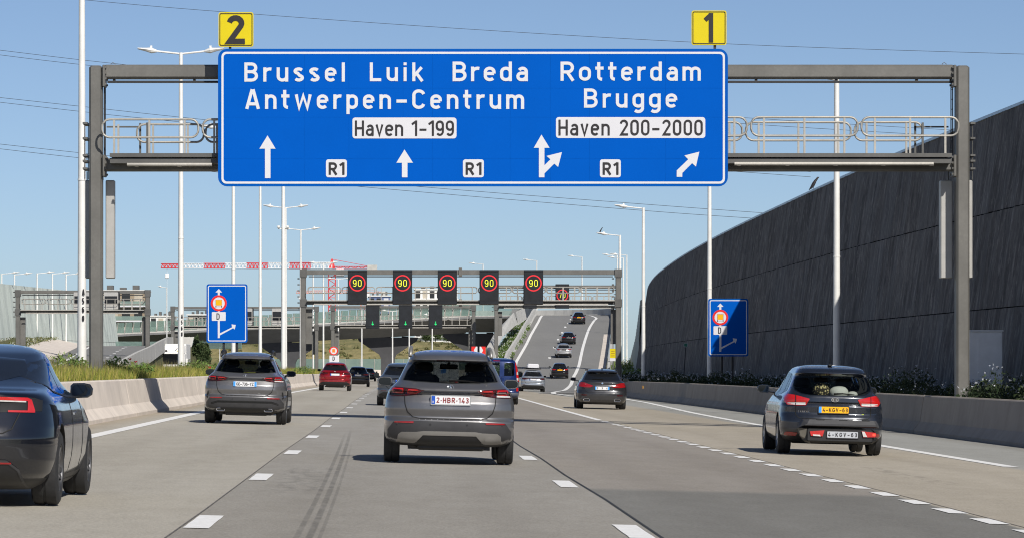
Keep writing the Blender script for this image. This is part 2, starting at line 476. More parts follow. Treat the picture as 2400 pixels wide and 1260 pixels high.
# the wide terrain
t = NT('meadow_ground')
n1 = t.noise(0.02, detail=6); n2 = t.noise(0.4, detail=6)
t.color(t.mix(t.ramp(n2, 0.3, 0.7), t.mix(t.ramp(n1, 0.35, 0.65), (0.075, 0.085, 0.03, 1), (0.14, 0.12, 0.055, 1)), (0.06, 0.075, 0.025, 1)))
t.set(Roughness=0.95); t.bump(n2, 0.6, 0.2); M['meadow'] = t.m
mb = MB(); mb.add([(-9000, -400, -1.4), (9000, -400, -1.4), (9000, 14000, -1.4), (-9000, 14000, -1.4)], [(0, 1, 2, 3)])
tag(mb.build('ground', M['meadow']), kind='structure')

# carriageway surface: brushed concrete-grey lanes with wheel tracks, a newer greyer patch, rubber marks
t = NT('carriageway')
g = t.n.new('ShaderNodeNewGeometry'); sp = t.n.new('ShaderNodeSeparateXYZ'); t.l.new(g.outputs['Position'], sp.inputs[0])
X, Y = sp.outputs['X'], sp.outputs['Y']
fine = t.noise(38, t.pos((1, 0.35, 1)), detail=5, rough=0.7); fine2 = t.noise(7, t.pos((1, 0.2, 1)), detail=5)
streak = t.noise(1.1, t.pos((1, 0.02, 1)), detail=5); big = t.noise(0.25, t.pos((1, 0.12, 1)), detail=4)
c = t.mix(t.ramp(big, 0.3, 0.7), (0.35, 0.33, 0.293, 1), (0.42, 0.402, 0.366, 1))
def band(x0, x1, soft):
    return t.math('MULTIPLY', t.ramp(X, x0 - soft, x0 + soft), t.ramp(X, x1 + soft, x1 - soft))
def rgb_mul(fac, c_, k):
    return t.mix(fac, c_, t.mix(1.0, c_, (k[0], k[1], k[2], 1), 'MULTIPLY'))
c = rgb_mul(band(-7, -1.78, 0.02), c, (1.17, 1.14, 1.07))
c = rgb_mul(t.math('MULTIPLY', band(-1.78, 2.15, 0.02), t.ramp(Y, 110, 30)), c, (0.88, 0.86, 0.83))
c = rgb_mul(band(2.15, 5.7, 0.02), c, (0.86, 0.82, 0.79))
c = rgb_mul(t.math('MULTIPLY', band(2.15, 5.72, 0.02), t.math('MULTIPLY', t.ramp(Y, 42.0, 41.0), 1.0)), c, (0.66, 0.7, 0.72))
c = rgb_mul(t.math('MULTIPLY', band(5.72, 9.6, 0.05), 0.9), c, (1.16, 1.08, 0.95))
for cx in (-4.35, -2.7, -0.65, 0.95, 3.05, 4.7, 6.8, 8.5):
    c = rgb_mul(t.math('MULTIPLY', band(cx - 0.2, cx + 0.2, 0.32), t.math('MULTIPLY', t.ramp(streak, 0.25, 0.75), 0.75)), c, (0.8, 0.79, 0.78))
c = rgb_mul(band(9.8, 14, 0.15), c, (0.93, 0.97, 1.0))
# grime against the barriers
c = rgb_mul(t.math('MULTIPLY', t.ramp(X, 12.0, 13.2), t.ramp(fine2, 0.2, 0.6)), c, (0.6, 0.56, 0.5))
c = rgb_mul(t.math('MULTIPLY', t.ramp(X, -5.7, -6.3), 0.7), c, (0.85, 0.76, 0.66))
# skid marks, slightly curved
sk = t.math('ADD', X, t.math('MULTIPLY', t.math('POWER', t.math('MAXIMUM', t.math('SUBTRACT', Y, 26.0), 0.0), 1.4), 0.0014))
def mark(x0, w, y0, y1, amp):
    bx = t.math('MULTIPLY', t.ramp(sk, x0 - w, x0 - w * 0.6), t.ramp(sk, x0 + w, x0 + w * 0.6))
    by = t.math('MULTIPLY', t.ramp(Y, y0, y0 + 6), t.ramp(Y, y1, y1 - 14))
    return t.math('MULTIPLY', t.math('MULTIPLY', bx, by), t.math('MULTIPLY', t.ramp(fine2, 0.15, 0.6), amp))
for a in ((-0.8, 0.03, 10, 74, 0.55), (-0.70, 0.035, 10, 78, 0.65), (-0.62, 0.02, 10, 66, 0.4)):
    c = rgb_mul(mark(*a), c, (0.4, 0.4, 0.4))
def smear(x0, x1, y0, y1, k):
    return t.math('MULTIPLY', t.math('MULTIPLY', t.ramp(X, x0, x0 + 0.15), t.ramp(X, x1, x1 - 0.15)), t.math('MULTIPLY', t.math('MULTIPLY', t.ramp(Y, y0, y0 + 2), t.ramp(Y, y1, y1 - 2)), t.math('MULTIPLY', t.ramp(fine2, 0.45, 0.7), k)))
for a in ((-1.5, -0.75, 37, 48, 0.6), (6.9, 7.4, 46, 56, 0.7), (1.0, 1.25, 31.5, 34, 0.7)):
    c = rgb_mul(smear(*a), c, (0.45, 0.45, 0.45))
c = rgb_mul(t.math('MULTIPLY', t.ramp(fine, 0.35, 0.65), 0.75), c, (0.66, 0.66, 0.66))
mid = t.noise(2.3, t.pos((1, 0.3, 1)), detail=6, rough=0.7)
c = rgb_mul(t.math('MULTIPLY', t.ramp(mid, 0.4, 0.65), 0.6), c, (0.84, 0.83, 0.81))
c = rgb_mul(t.math('MULTIPLY', t.ramp(fine2, 0.62, 0.8), 0.4), c, (1.25, 1.23, 1.2))
# one transverse construction joint
c = rgb_mul(t.math('MULTIPLY', t.math('MULTIPLY', t.ramp(Y, 92.6, 93.0), t.ramp(Y, 93.8, 93.2)), 0.5), c, (1.3, 1.3, 1.3))
t.color(c); t.set(Roughness=0.8, Specular_IOR_Level=0.35); t.bump(fine, 0.5, 0.012)
M['road'] = t.m
ys = [-30, 30, 100, 170, 200, 230, 260, 300, 340, 400, 500, 620]
mb = MB(); strip(mb, [(-6.9, y) for y in ys], [(13.75 if y < 280 else 9.5 if y > 330 else 13.75 - (y - 280) / 50 * 4, y) for y in ys])
tag(mb.build('road', M['road']), kind='structure')
# opposite carriageway, mostly hidden behind the planted strip
t = NT('asphalt_plain'); n1 = t.noise(12, t.pos((1, 0.25, 1)), detail=6); n2 = t.noise(0.5, t.pos((1, 0.1, 1)))
t.color(t.mix(t.ramp(n1, 0.3, 0.7), t.mix(t.ramp(n2, 0.3, 0.7), (0.21, 0.206, 0.196, 1), (0.25, 0.244, 0.233, 1)), (0.17, 0.167, 0.16, 1)))
t.set(Roughness=0.85); t.bump(n1, 0.4, 0.01); M['asphalt'] = t.m
mb = MB(); strip(mb, [(-26, y) for y in ys], [(-11.2, y) for y in ys], zf=lambda x, y: -0.15)
tag(mb.build('opposite_road', M['asphalt']), kind='structure')

# white paint
t = NT('road_paint'); n1 = t.noise(30, detail=6); n2 = t.noise(5, detail=5)
t.color(t.mix(t.math('MULTIPLY', t.ramp(n1, 0.5, 0.8), 0.55), t.mix(t.ramp(n2, 0.3, 0.7), (0.76, 0.75, 0.72, 1), (0.84, 0.83, 0.81, 1)), (0.4, 0.38, 0.35, 1)))
t.set(Roughness=0.65); t.bump(n1, 0.4, 0.006); M['paint'] = t.m

def marking(name, quads, dz=0.006, mat=None, zf=road_z):
    mb = MB()
    for l, r in quads: strip(mb, l, r, dz, zf)
    return tag(mb.build(name, mat or M['paint']), kind='structure')

def dashes(x, w, y0, period, length, y1, name):
    k = 0; y = y0
    proto = None
    while y < y1:
        j = random.uniform(-0.015, 0.015)
        mb = MB()
        e = lambda: random.uniform(-0.004, 0.004)
        nn = 6
        l = [(x - w / 2 + e(), y + length * i / nn) for i in range(nn + 1)]; r = [(x + w / 2 + e(), y + length * i / nn) for i in range(nn + 1)]
        strip(mb, l, r, 0.006)
        tag(mb.build(name, M['paint']), kind='structure')
        y += period

# first dash of each line from its place in the photograph
_, yl = hit(440, 1237); _, yr = hit(1540, 1262)
dashes(-1.64, 0.21, yl, 12.5, 2.5, 420, 'lane_dash')
dashes(1.97, 0.21, yr, 12.5, 2.5, 130, 'lane_dash')
_, ye = hit(2385, 1229)
dashes(5.66, 0.2, ye - 2.5, 2.5, 1.3, 101, 'exit_lane_dash')
def line_px(name, pts, w, dz=0.006):
    """painted line through photograph pixels on the carriageway"""
    c_ = [hit(*p) for p in pts]
    path_line(name, c_, w, dz)
def path_line(name, c_, w, dz=0.006, zf=road_z, mat=None):
    l, r = [], []
    for i, p in enumerate(c_):
        a = Vector(c_[max(i - 1, 0)]); b = Vector(c_[min(i + 1, len(c_) - 1)]); d = (b - a).normalized()
        n_ = Vector((-d.y, d.x)) * w / 2
        l.append((p[0] + n_.x, p[1] + n_.y)); r.append((p[0] - n_.x, p[1] - n_.y))
    return marking(name, [(l, r)], dz, mat, zf)
def smooth_path(pts, n=8):
    out = []
    P_ = [Vector(p) for p in pts]
    for i in range(len(P_) - 1):
        a, b, c_, d = P_[max(i - 1, 0)], P_[i], P_[i + 1], P_[min(i + 2, len(P_) - 1)]
        for k in range(n):
            s = k / n
            out.append(tuple(0.5 * ((2 * b) + (c_ - a) * s + (2 * a - 5 * b + 4 * c_ - d) * s * s + (3 * b - a - 3 * c_ + d) * s ** 3)))
    out.append(tuple(P_[-1]))
    return out
path_line('edge_line', [(-5.42, y) for y in range(10, 431, 10)], 0.28)
path_line('exit_divider_line', [(5.66, 102), (5.7, 120), (5.75, 140), (5.85, 165), (6.0, 185), (6.4, 215), (7.0, 250)], 0.2)
redge = [(9.72, 18), (9.7, 40), (9.72, 51.5)]
path_line('shoulder_line', redge, 0.24)
path_line('shoulder_line', smooth_path([(9.75, 57.5), (9.8, 75), (9.95, 95), (10.4, 125), (11.1, 150), (11.8, 175), hit(1440, 930), hit(1400, 926.5)]), 0.26)
# tarred joints
for xx, a, b in ((-1.8, 12, 200), (2.14, 12, 90), (5.78, 12, 100), (13.0, 12, 140)):
    path_line('tar_joint', [(xx + (0.03 if k % 2 else 0), a + (b - a) * k / 9) for k in range(10)], 0.016 if xx != 2.14 else 0.03, 0.004, mat=M['tar'] if xx == 2.14 else M['tar_worn'])

# ------------------------------------------------------------------ exit ramp that climbs and turns left on to the viaduct
RZ = ([240, 300, 350, 374, 400, 420, 450, 497, 515, 530, 560], [-0.35, -0.52, -0.25, 0.25, 1.55, 2.6, 4.25, 7.35, 8.5, 9.1, 9.2])
_ry = np.linspace(240, 560, 161); _rz = np.interp(_ry, *RZ)
for _ in range(6): _rz[1:-1] = 0.25 * _rz[:-2] + 0.5 * _rz[1:-1] + 0.25 * _rz[2:]
def ramp_z(x, y):
    return float(np.interp(y, _ry, _rz))
def rl(y): return float(np.interp(y, [240, 300, 350, 410, 470, 505, 530], [6.6, 8.2, 9.9, 12.5, 16.3, 18.7, 20.2]))
def rr(y): return float(np.interp(y, [240, 300, 350, 395, 468, 508, 530], [14.4, 17.2, 19.8, 22.6, 27.3, 29.9, 31.0]))
yr_ = [240 + i * 5 for i in range(59)]
# turn: inner radius 11 about (20.2-11, 530)
TC = (9.2, 530.0); RI, RO = 11.0, 21.8
def turn(r, a):
    return (TC[0] + r * math.cos(a), TC[1] + r * math.sin(a))
VY0, VY1 = 530 + RI, 530 + RO
def via_z(x):
    return float(np.interp(x, [-80, -50, -30, 0, 9, 31], [4.8, 6.0, 7.0, 8.5, 9.0, 9.1]))
mb = MB()
strip(mb, [(rl(y), y) for y in yr_], [(rr(y), y) for y in yr_], 0.012, ramp_z)
angs = [math.pi / 2 * k / 18 for k in range(19)]
strip(mb, [turn(RI, a) for a in angs], [turn(RO, a) for a in angs], 0.012, lambda x, y: 9.1)
tag(mb.build('exit_ramp', M['asphalt']), kind='structure')
# solid flanks of the ramp embankment
mb = MB()
for fn, s in ((rl, -1), (rr, 1)):
    vs_ = []
    yy = [y for y in yr_ if y >= 340]
    for y in yy:
        vs_.append((fn(y) + s * 0.3, y, ramp_z(0, y) - 0.02)); vs_.append((fn(y) + s * 0.3, y, -1.4))
    mb.add(vs_, [(2 * i, 2 * i + 1, 2 * i + 3, 2 * i + 2) for i in range(len(yy) - 1)])
tag(mb.build('ramp_embankment', M['concrete_grey']), kind='structure')
zr2 = lambda x, y: ramp_z(x, y) + 0.02
left_line = [(rl(y) + 0.75, y) for y in range(400, 531, 5)]
path_line('ramp_edge_line', left_line + [turn(RI + 0.75, a) for a in angs[1:9]], 0.35, 0.022, zf=ramp_z)
rline = [(xat(1343, 372), 372), (xat(1350, 386), 386), (xat(1357, 402), 402), (xat(1362, 424), 424), (xat(1367, 446), 446), (xat(1374, 468), 468), (xat(1382, 489), 489), (xat(1393, 508), 508)]
loop = [hit(1400, 926.5), hit(1345, 920), hit(1312, 914.5)]
bulb = [(xat(1400, 196), 196), (xat(1345, 214), 214), (xat(1312, 228), 228), (xat(1297, 240), 240), (xat(1300, 262), 262), (xat(1318, 290), 290), (xat(1333, 325), 325)]
def both_z(x, y):
    return max(road_z(x, y) if y < 330 else -5, ramp_z(x, y) if y > 240 else -5)
path_line('ramp_shoulder_line', smooth_path([hit(1400, 926.5)] + bulb[1:] + rline), 0.34, 0.03, zf=both_z)
path_line('ramp_shoulder_line', smooth_path([rline[-1], (xat(1397, 516), 516), turn(RO - 3.2, 0.1), turn(RO - 3.4, 0.3), turn(RO - 3.4, 0.7), turn(RO - 3.4, 1.1), turn(RO - 3.4, 1.5)]), 0.34, 0.03, zf=both_z)
for px_, py_ in ((1287, 838), (1298, 814), (1307, 795), (1317, 779), (1324, 766), (1331, 757), (1337, 748)):
    lo, hi = 330.0, 540.0
    for _ in range(50):
        m_ = (lo + hi) / 2
        if zat(py_, m_) > ramp_z(0, m_): lo = m_
        else: hi = m_
    yd = lo; xd = xat(px_, yd)
    path_line('ramp_lane_dash', [(xd, yd - 1.6), (xd + 0.1, yd + 1.6)], 0.28, 0.024, zf=ramp_z)
for yd in (300, 325, 350, 375):
    path_line('ramp_lane_dash', [(xat(1256 + (yd - 300) * 0.3, yd), yd), (xat(1257 + (yd - 300) * 0.3, yd), yd + 3)], 0.28, 0.028, zf=both_z)
for a in (0.35, 0.6, 0.85, 1.1):
    path_line('ramp_lane_dash', [turn(16.4, a), turn(16.4, a + 0.1)], 0.25, 0.022, zf=lambda x, y: 9.1)
# pale gutter strip beside the ramp
path_line('gutter_strip', [(rr(y) - 0.45, y) for y in range(345, 480, 8)], 0.8, 0.016, zf=ramp_z, mat=M['concrete'])

# ------------------------------------------------------------------ concrete barriers made of cast lengths
def nj_section(h=0.95, side=1):
    """safety profile, traffic side at +x when side = 1; (x, z) from the toe"""
    p = [(0, -0.4), (0, 0.08), (-0.17, 0.3), (-0.27, h - 0.03), (-0.3, h), (-0.42, h), (-0.45, h - 0.03), (-0.6, 0.0), (-0.6, -0.4)]
    return [(x * side, z) for x, z in p]
def barrier(name, label, path, h, side, mat, seg=6.0, group=None, zf=road_z, gap=0.012, section=None, cat='barrier'):
    root = thing(name, label, cat, (path[0][0], path[0][1], zf(*path[0])), group)
    P_ = [Vector((p[0], p[1], zf(p[0], p[1]))) for p in path]
    d = [0]
    for a, b in zip(P_, P_[1:]): d.append(d[-1] + (b - a).length)
    xs_, ys_, zs_ = [p.x for p in P_], [p.y for p in P_], [p.z for p in P_]
    at_ = lambda s: Vector((np.interp(s, d, xs_), np.interp(s, d, ys_), np.interp(s, d, zs_)))
    sec = section or nj_section(h, 1)
    s = 0; o0 = Vector(root.location)
    while s < d[-1] - 0.5:
        e = min(s + seg, d[-1])
        mb = MB(); rings = []
        k = 5 if seg > 3 else 2
        jx = random.uniform(-0.006, 0.006)
        for q in range(k + 1):
            u = s + gap + (e - s - 2 * gap) * q / k
            c_ = at_(u); tg = (at_(min(u + 0.3, d[-1])) - at_(max(u - 0.3, 0))).normalized()
            n_ = Vector((tg.y, -tg.x, 0)).normalized() * side
            rings.append([c_ + n_ * (x + jx) + Vector((0, 0, z)) - o0 for x, z in sec])
        mb.loft(rings)
        mb.build('barrier_segment', mat, root)
        s = e
    return root
lb = [(-6.42, y) for y in range(10, 440, 10)]
barrier('concrete_barrier', 'pale beige concrete safety barrier along the left lane and grass strip', lb, 0.9, 1, M['concrete'], 6.0)
rb = [(13.1, y) for y in range(20, 181, 10)] + smooth_path([(13.1, 190), (13.5, 210), (14.3, 230), (15.1, 250), (16.2, 275)], 4)
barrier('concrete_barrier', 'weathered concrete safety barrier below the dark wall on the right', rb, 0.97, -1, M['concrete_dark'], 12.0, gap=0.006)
rr2 = [(rr(y) + 0.05, y) for y in range(276, 531, 6)] + [turn(RO, a) for a in angs[1:]] + [(x, VY1) for x in range(8, -70, -6)]
par = [(0, -0.3), (0, 0.1), (-0.1, 0.3), (-0.16, 1.05), (-0.42, 1.05), (-0.45, -0.3)]
def rampvia_z(x, y):
    if y < 530: return ramp_z(x, y)
    if x > TC[0]: return 9.1
    return via_z(x)
barrier('ramp_parapet', 'grey concrete parapet on the outside of the curving exit ramp', rr2, 1, -1, M['concrete_grey'], 9.0, zf=rampvia_z, section=par, gap=0.02, cat='parapet')
ll = [(rl(y) - 0.05, y) for y in range(396, 531, 6)] + [turn(RI, a) for a in angs[1:10]]
barrier('ramp_parapet', 'pale concrete parapet on the inner left edge of the exit ramp', ll, 1, 1, M['concrete_grey'], 9.0, zf=rampvia_z, section=par, gap=0.02, cat='parapet')

# ------------------------------------------------------------------ verges
t = NT('verge_soil'); n1 = t.noise(3, detail=6); n2 = t.noise(0.4)
t.color(t.mix(t.ramp(n1, 0.3, 0.7), (0.06, 0.07, 0.02, 1), t.mix(t.ramp(n2, 0.3, 0.7), (0.1, 0.1, 0.03, 1), (0.14, 0.12, 0.05, 1))))
t.set(Roughness=0.95); t.bump(n1, 0.8, 0.05); M['verge'] = t.m
mb = MB(); yv = list(range(10, 460, 10))
n = len(yv)
prof_l = [(-6.85, 0.9), (-7.4, 1.04), (-9.0, 1.02), (-10.6, 0.7), (-11.6, -0.16)]
for (xa, za), (xb, zb) in zip(prof_l, prof_l[1:]):
    mb.add([(xa, y, za + prof(y)) for y in yv] + [(xb, y, zb + prof(y)) for y in yv], [(i, n + i, n + i + 1, i + 1) for i in range(n - 1)])
tag(mb.build('median_verge', M['verge']), kind='structure')
mb = MB(); yv = list(range(10, 290, 10)); n = len(yv)
rbx = [p[0] for p in rb]; rby = [p[1] for p in rb]
for a, za, b, zb in ((0.42, 0.1, 0.9, 0.16), (0.9, 0.16, 8.0, 0.3)):
    mb.add([(float(np.interp(y, rby, rbx)) + a, y, za + prof(y)) for y in yv] + [(float(np.interp(y, rby, rbx)) + b, y, zb + prof(y)) for y in yv], [(i, n + i, n + i + 1, i + 1) for i in range(n - 1)])
tag(mb.build('right_verge', M['verge']), kind='structure')

# ------------------------------------------------------------------ tall ribbed noise wall on the right
def ribbed(name, base, hi, lo, streaks=1.0):
    t = NT(name)
    n1 = t.noise(3.4, t.pos((1, 1, 0.01)), detail=6, rough=0.8); n2 = t.noise(0.35, detail=4); n3 = t.noise(9, t.pos((1, 1, 0.012)), detail=4, rough=0.8)
    c = t.mix(t.ramp(n1, 0.32, 0.68), lo, hi)
    c = t.mix(t.math('MULTIPLY', t.ramp(n3, 0.52, 0.66), 0.75 * streaks), c, tuple(min(1, q * 1.7) for q in hi[:3]) + (1,))
    c = t.mix(t.math('MULTIPLY', t.ramp(n2, 0.5, 0.75), 0.35), c, tuple(q * 0.6 for q in base) + (1,))
    t.color(c); t.set(Roughness=0.85, Specular_IOR_Level=0.2); t.bump(n1, 0.4, 0.03)
    return t.m
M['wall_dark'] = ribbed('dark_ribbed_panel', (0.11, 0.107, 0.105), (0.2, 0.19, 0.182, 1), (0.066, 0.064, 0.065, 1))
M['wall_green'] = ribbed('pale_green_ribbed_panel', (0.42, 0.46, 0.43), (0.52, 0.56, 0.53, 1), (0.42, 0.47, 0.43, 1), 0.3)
M['cap'] = plain('wall_cap_metal', (0.35, 0.42, 0.5), 0.4, 0.5)
WT = [(60, 18.9), (105, 18.1), (142, 17.85), (204, 18.45), (247, 19.4), (298, 21.2), (345, 23.7), (380, 26.2)]
wy = [a for a, b in WT]; wx = [b for a, b in WT]
_wyy = np.linspace(60, 380, 641); _wxx = np.interp(_wyy, wy, wx)
for _ in range(1500): _wxx[1:-1] = 0.25 * _wxx[:-2] + 0.5 * _wxx[1:-1] + 0.25 * _wxx[2:]
wtop = lambda y: float(np.interp(y, _wyy, _wxx))
WH = 9.0; LEAN = 0.145
root = thing('noise_wall', 'tall dark ribbed noise barrier wall leaning back along the right side', 'wall', (17, 150, 0))
tiers = [(-0.3, 3.05), (3.08, 5.955), (5.985, 9.0)]
rw = random.Random(5)
def wall_panel(y0, y1, z0, z1, parent, mat, pitch, off):
    mb = MB(); vs_ = []
    ny = int((y1 - y0) / pitch)
    for i in range(ny + 1):
        y = y0 + (y1 - y0) * i / ny
        d = rw.choice((0, 0.02, 0.05, 0.09)) if i % 2 else 0.0
        for z in (z0, z1):
            x = wtop(y) - LEAN * (WH - z) - d
            vs_.append((x - off[0], y - off[1], z - off[2]))
    mb.add(vs_, [(2 * i, 2 * i + 1, 2 * i + 3, 2 * i + 2) for i in range(ny)])
    # closed back, 0.25 m thick
    b0, b1 = [(wtop(y) - LEAN * (WH - z) + 0.25 - off[0], y - off[1], z - off[2]) for y in (y0, y1) for z in (z0, z1)][:2], [(wtop(y1) - LEAN * (WH - z) + 0.25 - off[0], y1 - off[1], z - off[2]) for z in (z0, z1)]
    mb.add([b0[0], b0[1], b1[1], b1[0]], [(0, 1, 2, 3)])
    f0 = [(wtop(y) - LEAN * (WH - z1) - off[0], y - off[1], z1 - off[2]) for y in (y0, y1)]
    if z1 > 8: mb.add([f0[0], f0[1], b1[1], b0[1]], [(0, 1, 2, 3)])
    o = mb.build('wall_panel', mat, parent)
    return o
yy = 62.0
while yy < 352:
    ln = 9.6 if yy < 200 else 14.4
    ye_ = min(yy + ln, 356)
    for z0, z1 in tiers:
        wall_panel(yy + 0.006, ye_ - 0.006, z0, z1, root, M['wall_dark'], 0.24 if yy < 200 else 0.36, root.location)
    mb = MB()
    mb.loft([[(wtop(y) - 0.06 - 17, y - 150, 9.0), (wtop(y) + 0.3 - 17, y - 150, 9.0), (wtop(y) + 0.3 - 17, y - 150, 9.09), (wtop(y) - 0.06 - 17, y - 150, 9.09)] for y in np.linspace(yy, ye_, 5)])
    mb.build('wall_cap', M['cap'], root)
    yy = ye_
mb = MB(); yb_ = np.linspace(62, 356, 60)
mb.loft([[(wtop(y) - LEAN * (WH - z) + d - 17, y - 150, z) for z, d in ((-0.3, 0.004), (8.98, 0.004), (8.98, 0.2), (-0.3, 0.2))] for y in yb_]); mb.build('wall_core', plain('joint_black', (0.008, 0.008, 0.009), 1.0, spec=0.0), root)
# continuation of the wall, its sunlit look put into a paler panel colour
root = thing('noise_wall', 'pale green sunlit end of the noise wall beyond the dark stretch', 'wall', (22, 360, 0))
mb = MB(); pts = [(xat(1502, 352), 352), (xat(1497, 368), 368), (xat(1490, 392), 392), (xat(1481, 420), 420), (xat(1474, 455), 455)]
pts = smooth_path(pts, 12)
vs_ = []
for i, (x, y) in enumerate(pts):
    d = 0.07 if i % 2 else 0
    zt = float(np.interp(y, [352, 368, 392, 420, 455], [8.0, 6.6, 4.6, 3.0, 1.5]))
    vs_ += [(x - d - 22 - 0.4, y - 360, -1.2), (x - d - 22, y - 360, zt), (x + 0.3 - 22, y - 360, zt), (x + 0.3 - 22, y - 360, -1.2)]
n = len(pts)
mb.add(vs_, [(4 * i + j, 4 * i + j + 1, 4 * i + j + 5, 4 * i + j + 4) for i in range(n - 1) for j in range(3)])
mb.build('wall_panel', M['wall_green'], root)

# pale green wall far left
root = thing('noise_wall', 'pale green ribbed noise wall behind the poles at the far left', 'wall', (-38, 400, 0))
lp = smooth_path([(-48, 330), (-45, 372), (-41, 410), (-37.5, 440), (-35.5, 462)], 24)
for z0, z1 in ((-1.2, 4.6), (4.64, 10.6)):
    for s0 in range(0, len(lp) - 1, 12):
        seg = lp[s0:s0 + 13]; vs_ = []
        for i, (x, y) in enumerate(seg):
            top = float(np.interp(y, [330, 372, 410, 440, 462], [10.2, 10.5, 10.9, 10.7, 9.3]))
            zz = (z0, min(z1, top))
            d = 0.09 if i % 2 else 0.0
            for z in zz: vs_.append((x + d - 0.12 * z + 38, y - 400, z))
            for z in (zz[1], zz[0]): vs_.append((x - 0.3 - 0.12 * z + 38, y - 400, z))
        mb = MB(); n = len(seg)
        mb.add(vs_, [(4 * i + j, 4 * i + j + 1, 4 * i + j + 5, 4 * i + j + 4) for i in range(n - 1) for j in range(3)])
        mb.build('wall_panel', M['wall_green'], root)

# ------------------------------------------------------------------ big portal gantry with the blue sign
GY = 90.0
gx = lambda p: xat(p, GY)
gz = lambda p: zat(p, GY)
root = thing('sign_gantry', 'large weathered steel portal gantry carrying the big blue direction sign', 'gantry', (gx(1240), GY, 0))
ox, oy = root.location.x, GY
def gpart(mb, name, mat, parent=root, **kw):
    mb.v = [(x - root.location.x, y - root.location.y, z - root.location.z) for x, y, z in mb.v]
    return mb.build(name, mat, parent, **kw)
for a, b, base in ((210, 241, 0.5), (2239, 2270, 0.1)):
    mb = MB(); mb.cbox(gx(a), gx(b), GY - 0.2, GY + 0.2, base, gz(155), 0.05)
    post = gpart(mb, 'post', M['galv'])
    s = 1 if a < 1000 else -1
    xe = gx(b if s > 0 else a) + s * 0.01
    for zz in (gz(175), gz(385)):
        mb = MB(); mb.cbox(min(xe, xe + s * 0.07), max(xe, xe + s * 0.07), GY - 0.27, GY + 0.27, zz - 0.32, zz + 0.22, 0.015)
        for i in range(4):
            for dy in (-0.22, 0.22): mb.box(min(xe + s * .07, xe + s * 0.1), max(xe + s * .07, xe + s * 0.1), GY + dy - 0.025, GY + dy + 0.025, zz - 0.28 + i * 0.14, zz - 0.23 + i * 0.14)
        gpart(mb, 'flange', M['galv'])
    # ladder beside the post
    mb = MB(); lx = gx(243 if a < 1000 else 2236)
    for dy in (0.22, 0.5): mb.tube([(lx, GY + dy, gz(400)), (lx, GY + dy, gz(185))], 0.014, 6)
    for k in range(9): mb.tube([(lx, GY + 0.22, gz(395) + k * 0.25), (lx, GY + 0.5, gz(395) + k * 0.25)], 0.01, 5)
    gpart(mb, 'ladder', M['pole_dark'])
    # ladder cage outside the post
    mb = MB(); xo = gx(200 if a < 1000 else 2279)
    for zz in (290, 325, 365, 378, 396):
        mb.box(xo - 0.06, xo + 0.06, GY - 0.1, GY + 0.7, gz(zz) - 0.02, gz(zz) + 0.03)
    for dx in (-0.04, 0.05): mb.tube([(xo + dx, GY + 0.3, gz(420)), (xo + dx, GY + 0.3, gz(290))], 0.012, 5)
    gpart(mb, 'ladder_cage', M['galv_dark'])
    # flat equipment boxes hung behind the post
    for c0, c1 in (((197, 214), (245, 266)) if a < 1000 else ((2209, 2237), (2268, 2284))):
        mb = MB(); mb.cbox(gx(c0), gx(c1), GY + 0.3, GY + 0.62, gz(651), gz(421), 0.02)
        gpart(mb, 'equipment_box', M['alu'])
    mb = MB()
    for dx in (-0.1, 0.3): mb.tube([(gx(a) + dx, GY + 0.45, gz(421)), (gx(a) + dx, GY + 0.45, gz(400))], 0.015, 5)
    gpart(mb, 'hanger', M['galv_dark'])
x0, x1 = gx(243), gx(2237)
mb = MB(); mb.cbox(x0, x1, GY - 0.17, GY + 0.17, gz(186), gz(153), 0.05)
for px_ in (265, 2213):
    mb.tube([(gx(px_) - 0.05, GY, gz(153)), (gx(px_) - 0.05, GY, gz(150)), (gx(px_), GY, gz(147)), (gx(px_) + 0.05, GY, gz(150)), (gx(px_) + 0.05, GY, gz(153))], 0.008, 5)
gpart(mb, 'top_beam', M['galv'])
mb = MB(); mb.box(gx(252), gx(2232), GY - 0.08, GY + 0.05, gz(195), gz(190))
for px_ in range(265, 2230, 188): mb.box(gx(px_), gx(px_) + 0.06, GY - 0.08, GY + 0.05, gz(190), gz(186))
gpart(mb, 'cable_tray', M['pole_dark'])
mb = MB(); mb.cbox(x0, x1, GY - 0.14, GY + 0.2, gz(402), gz(372), 0.04)
gpart(mb, 'bottom_beam', M['galv'])
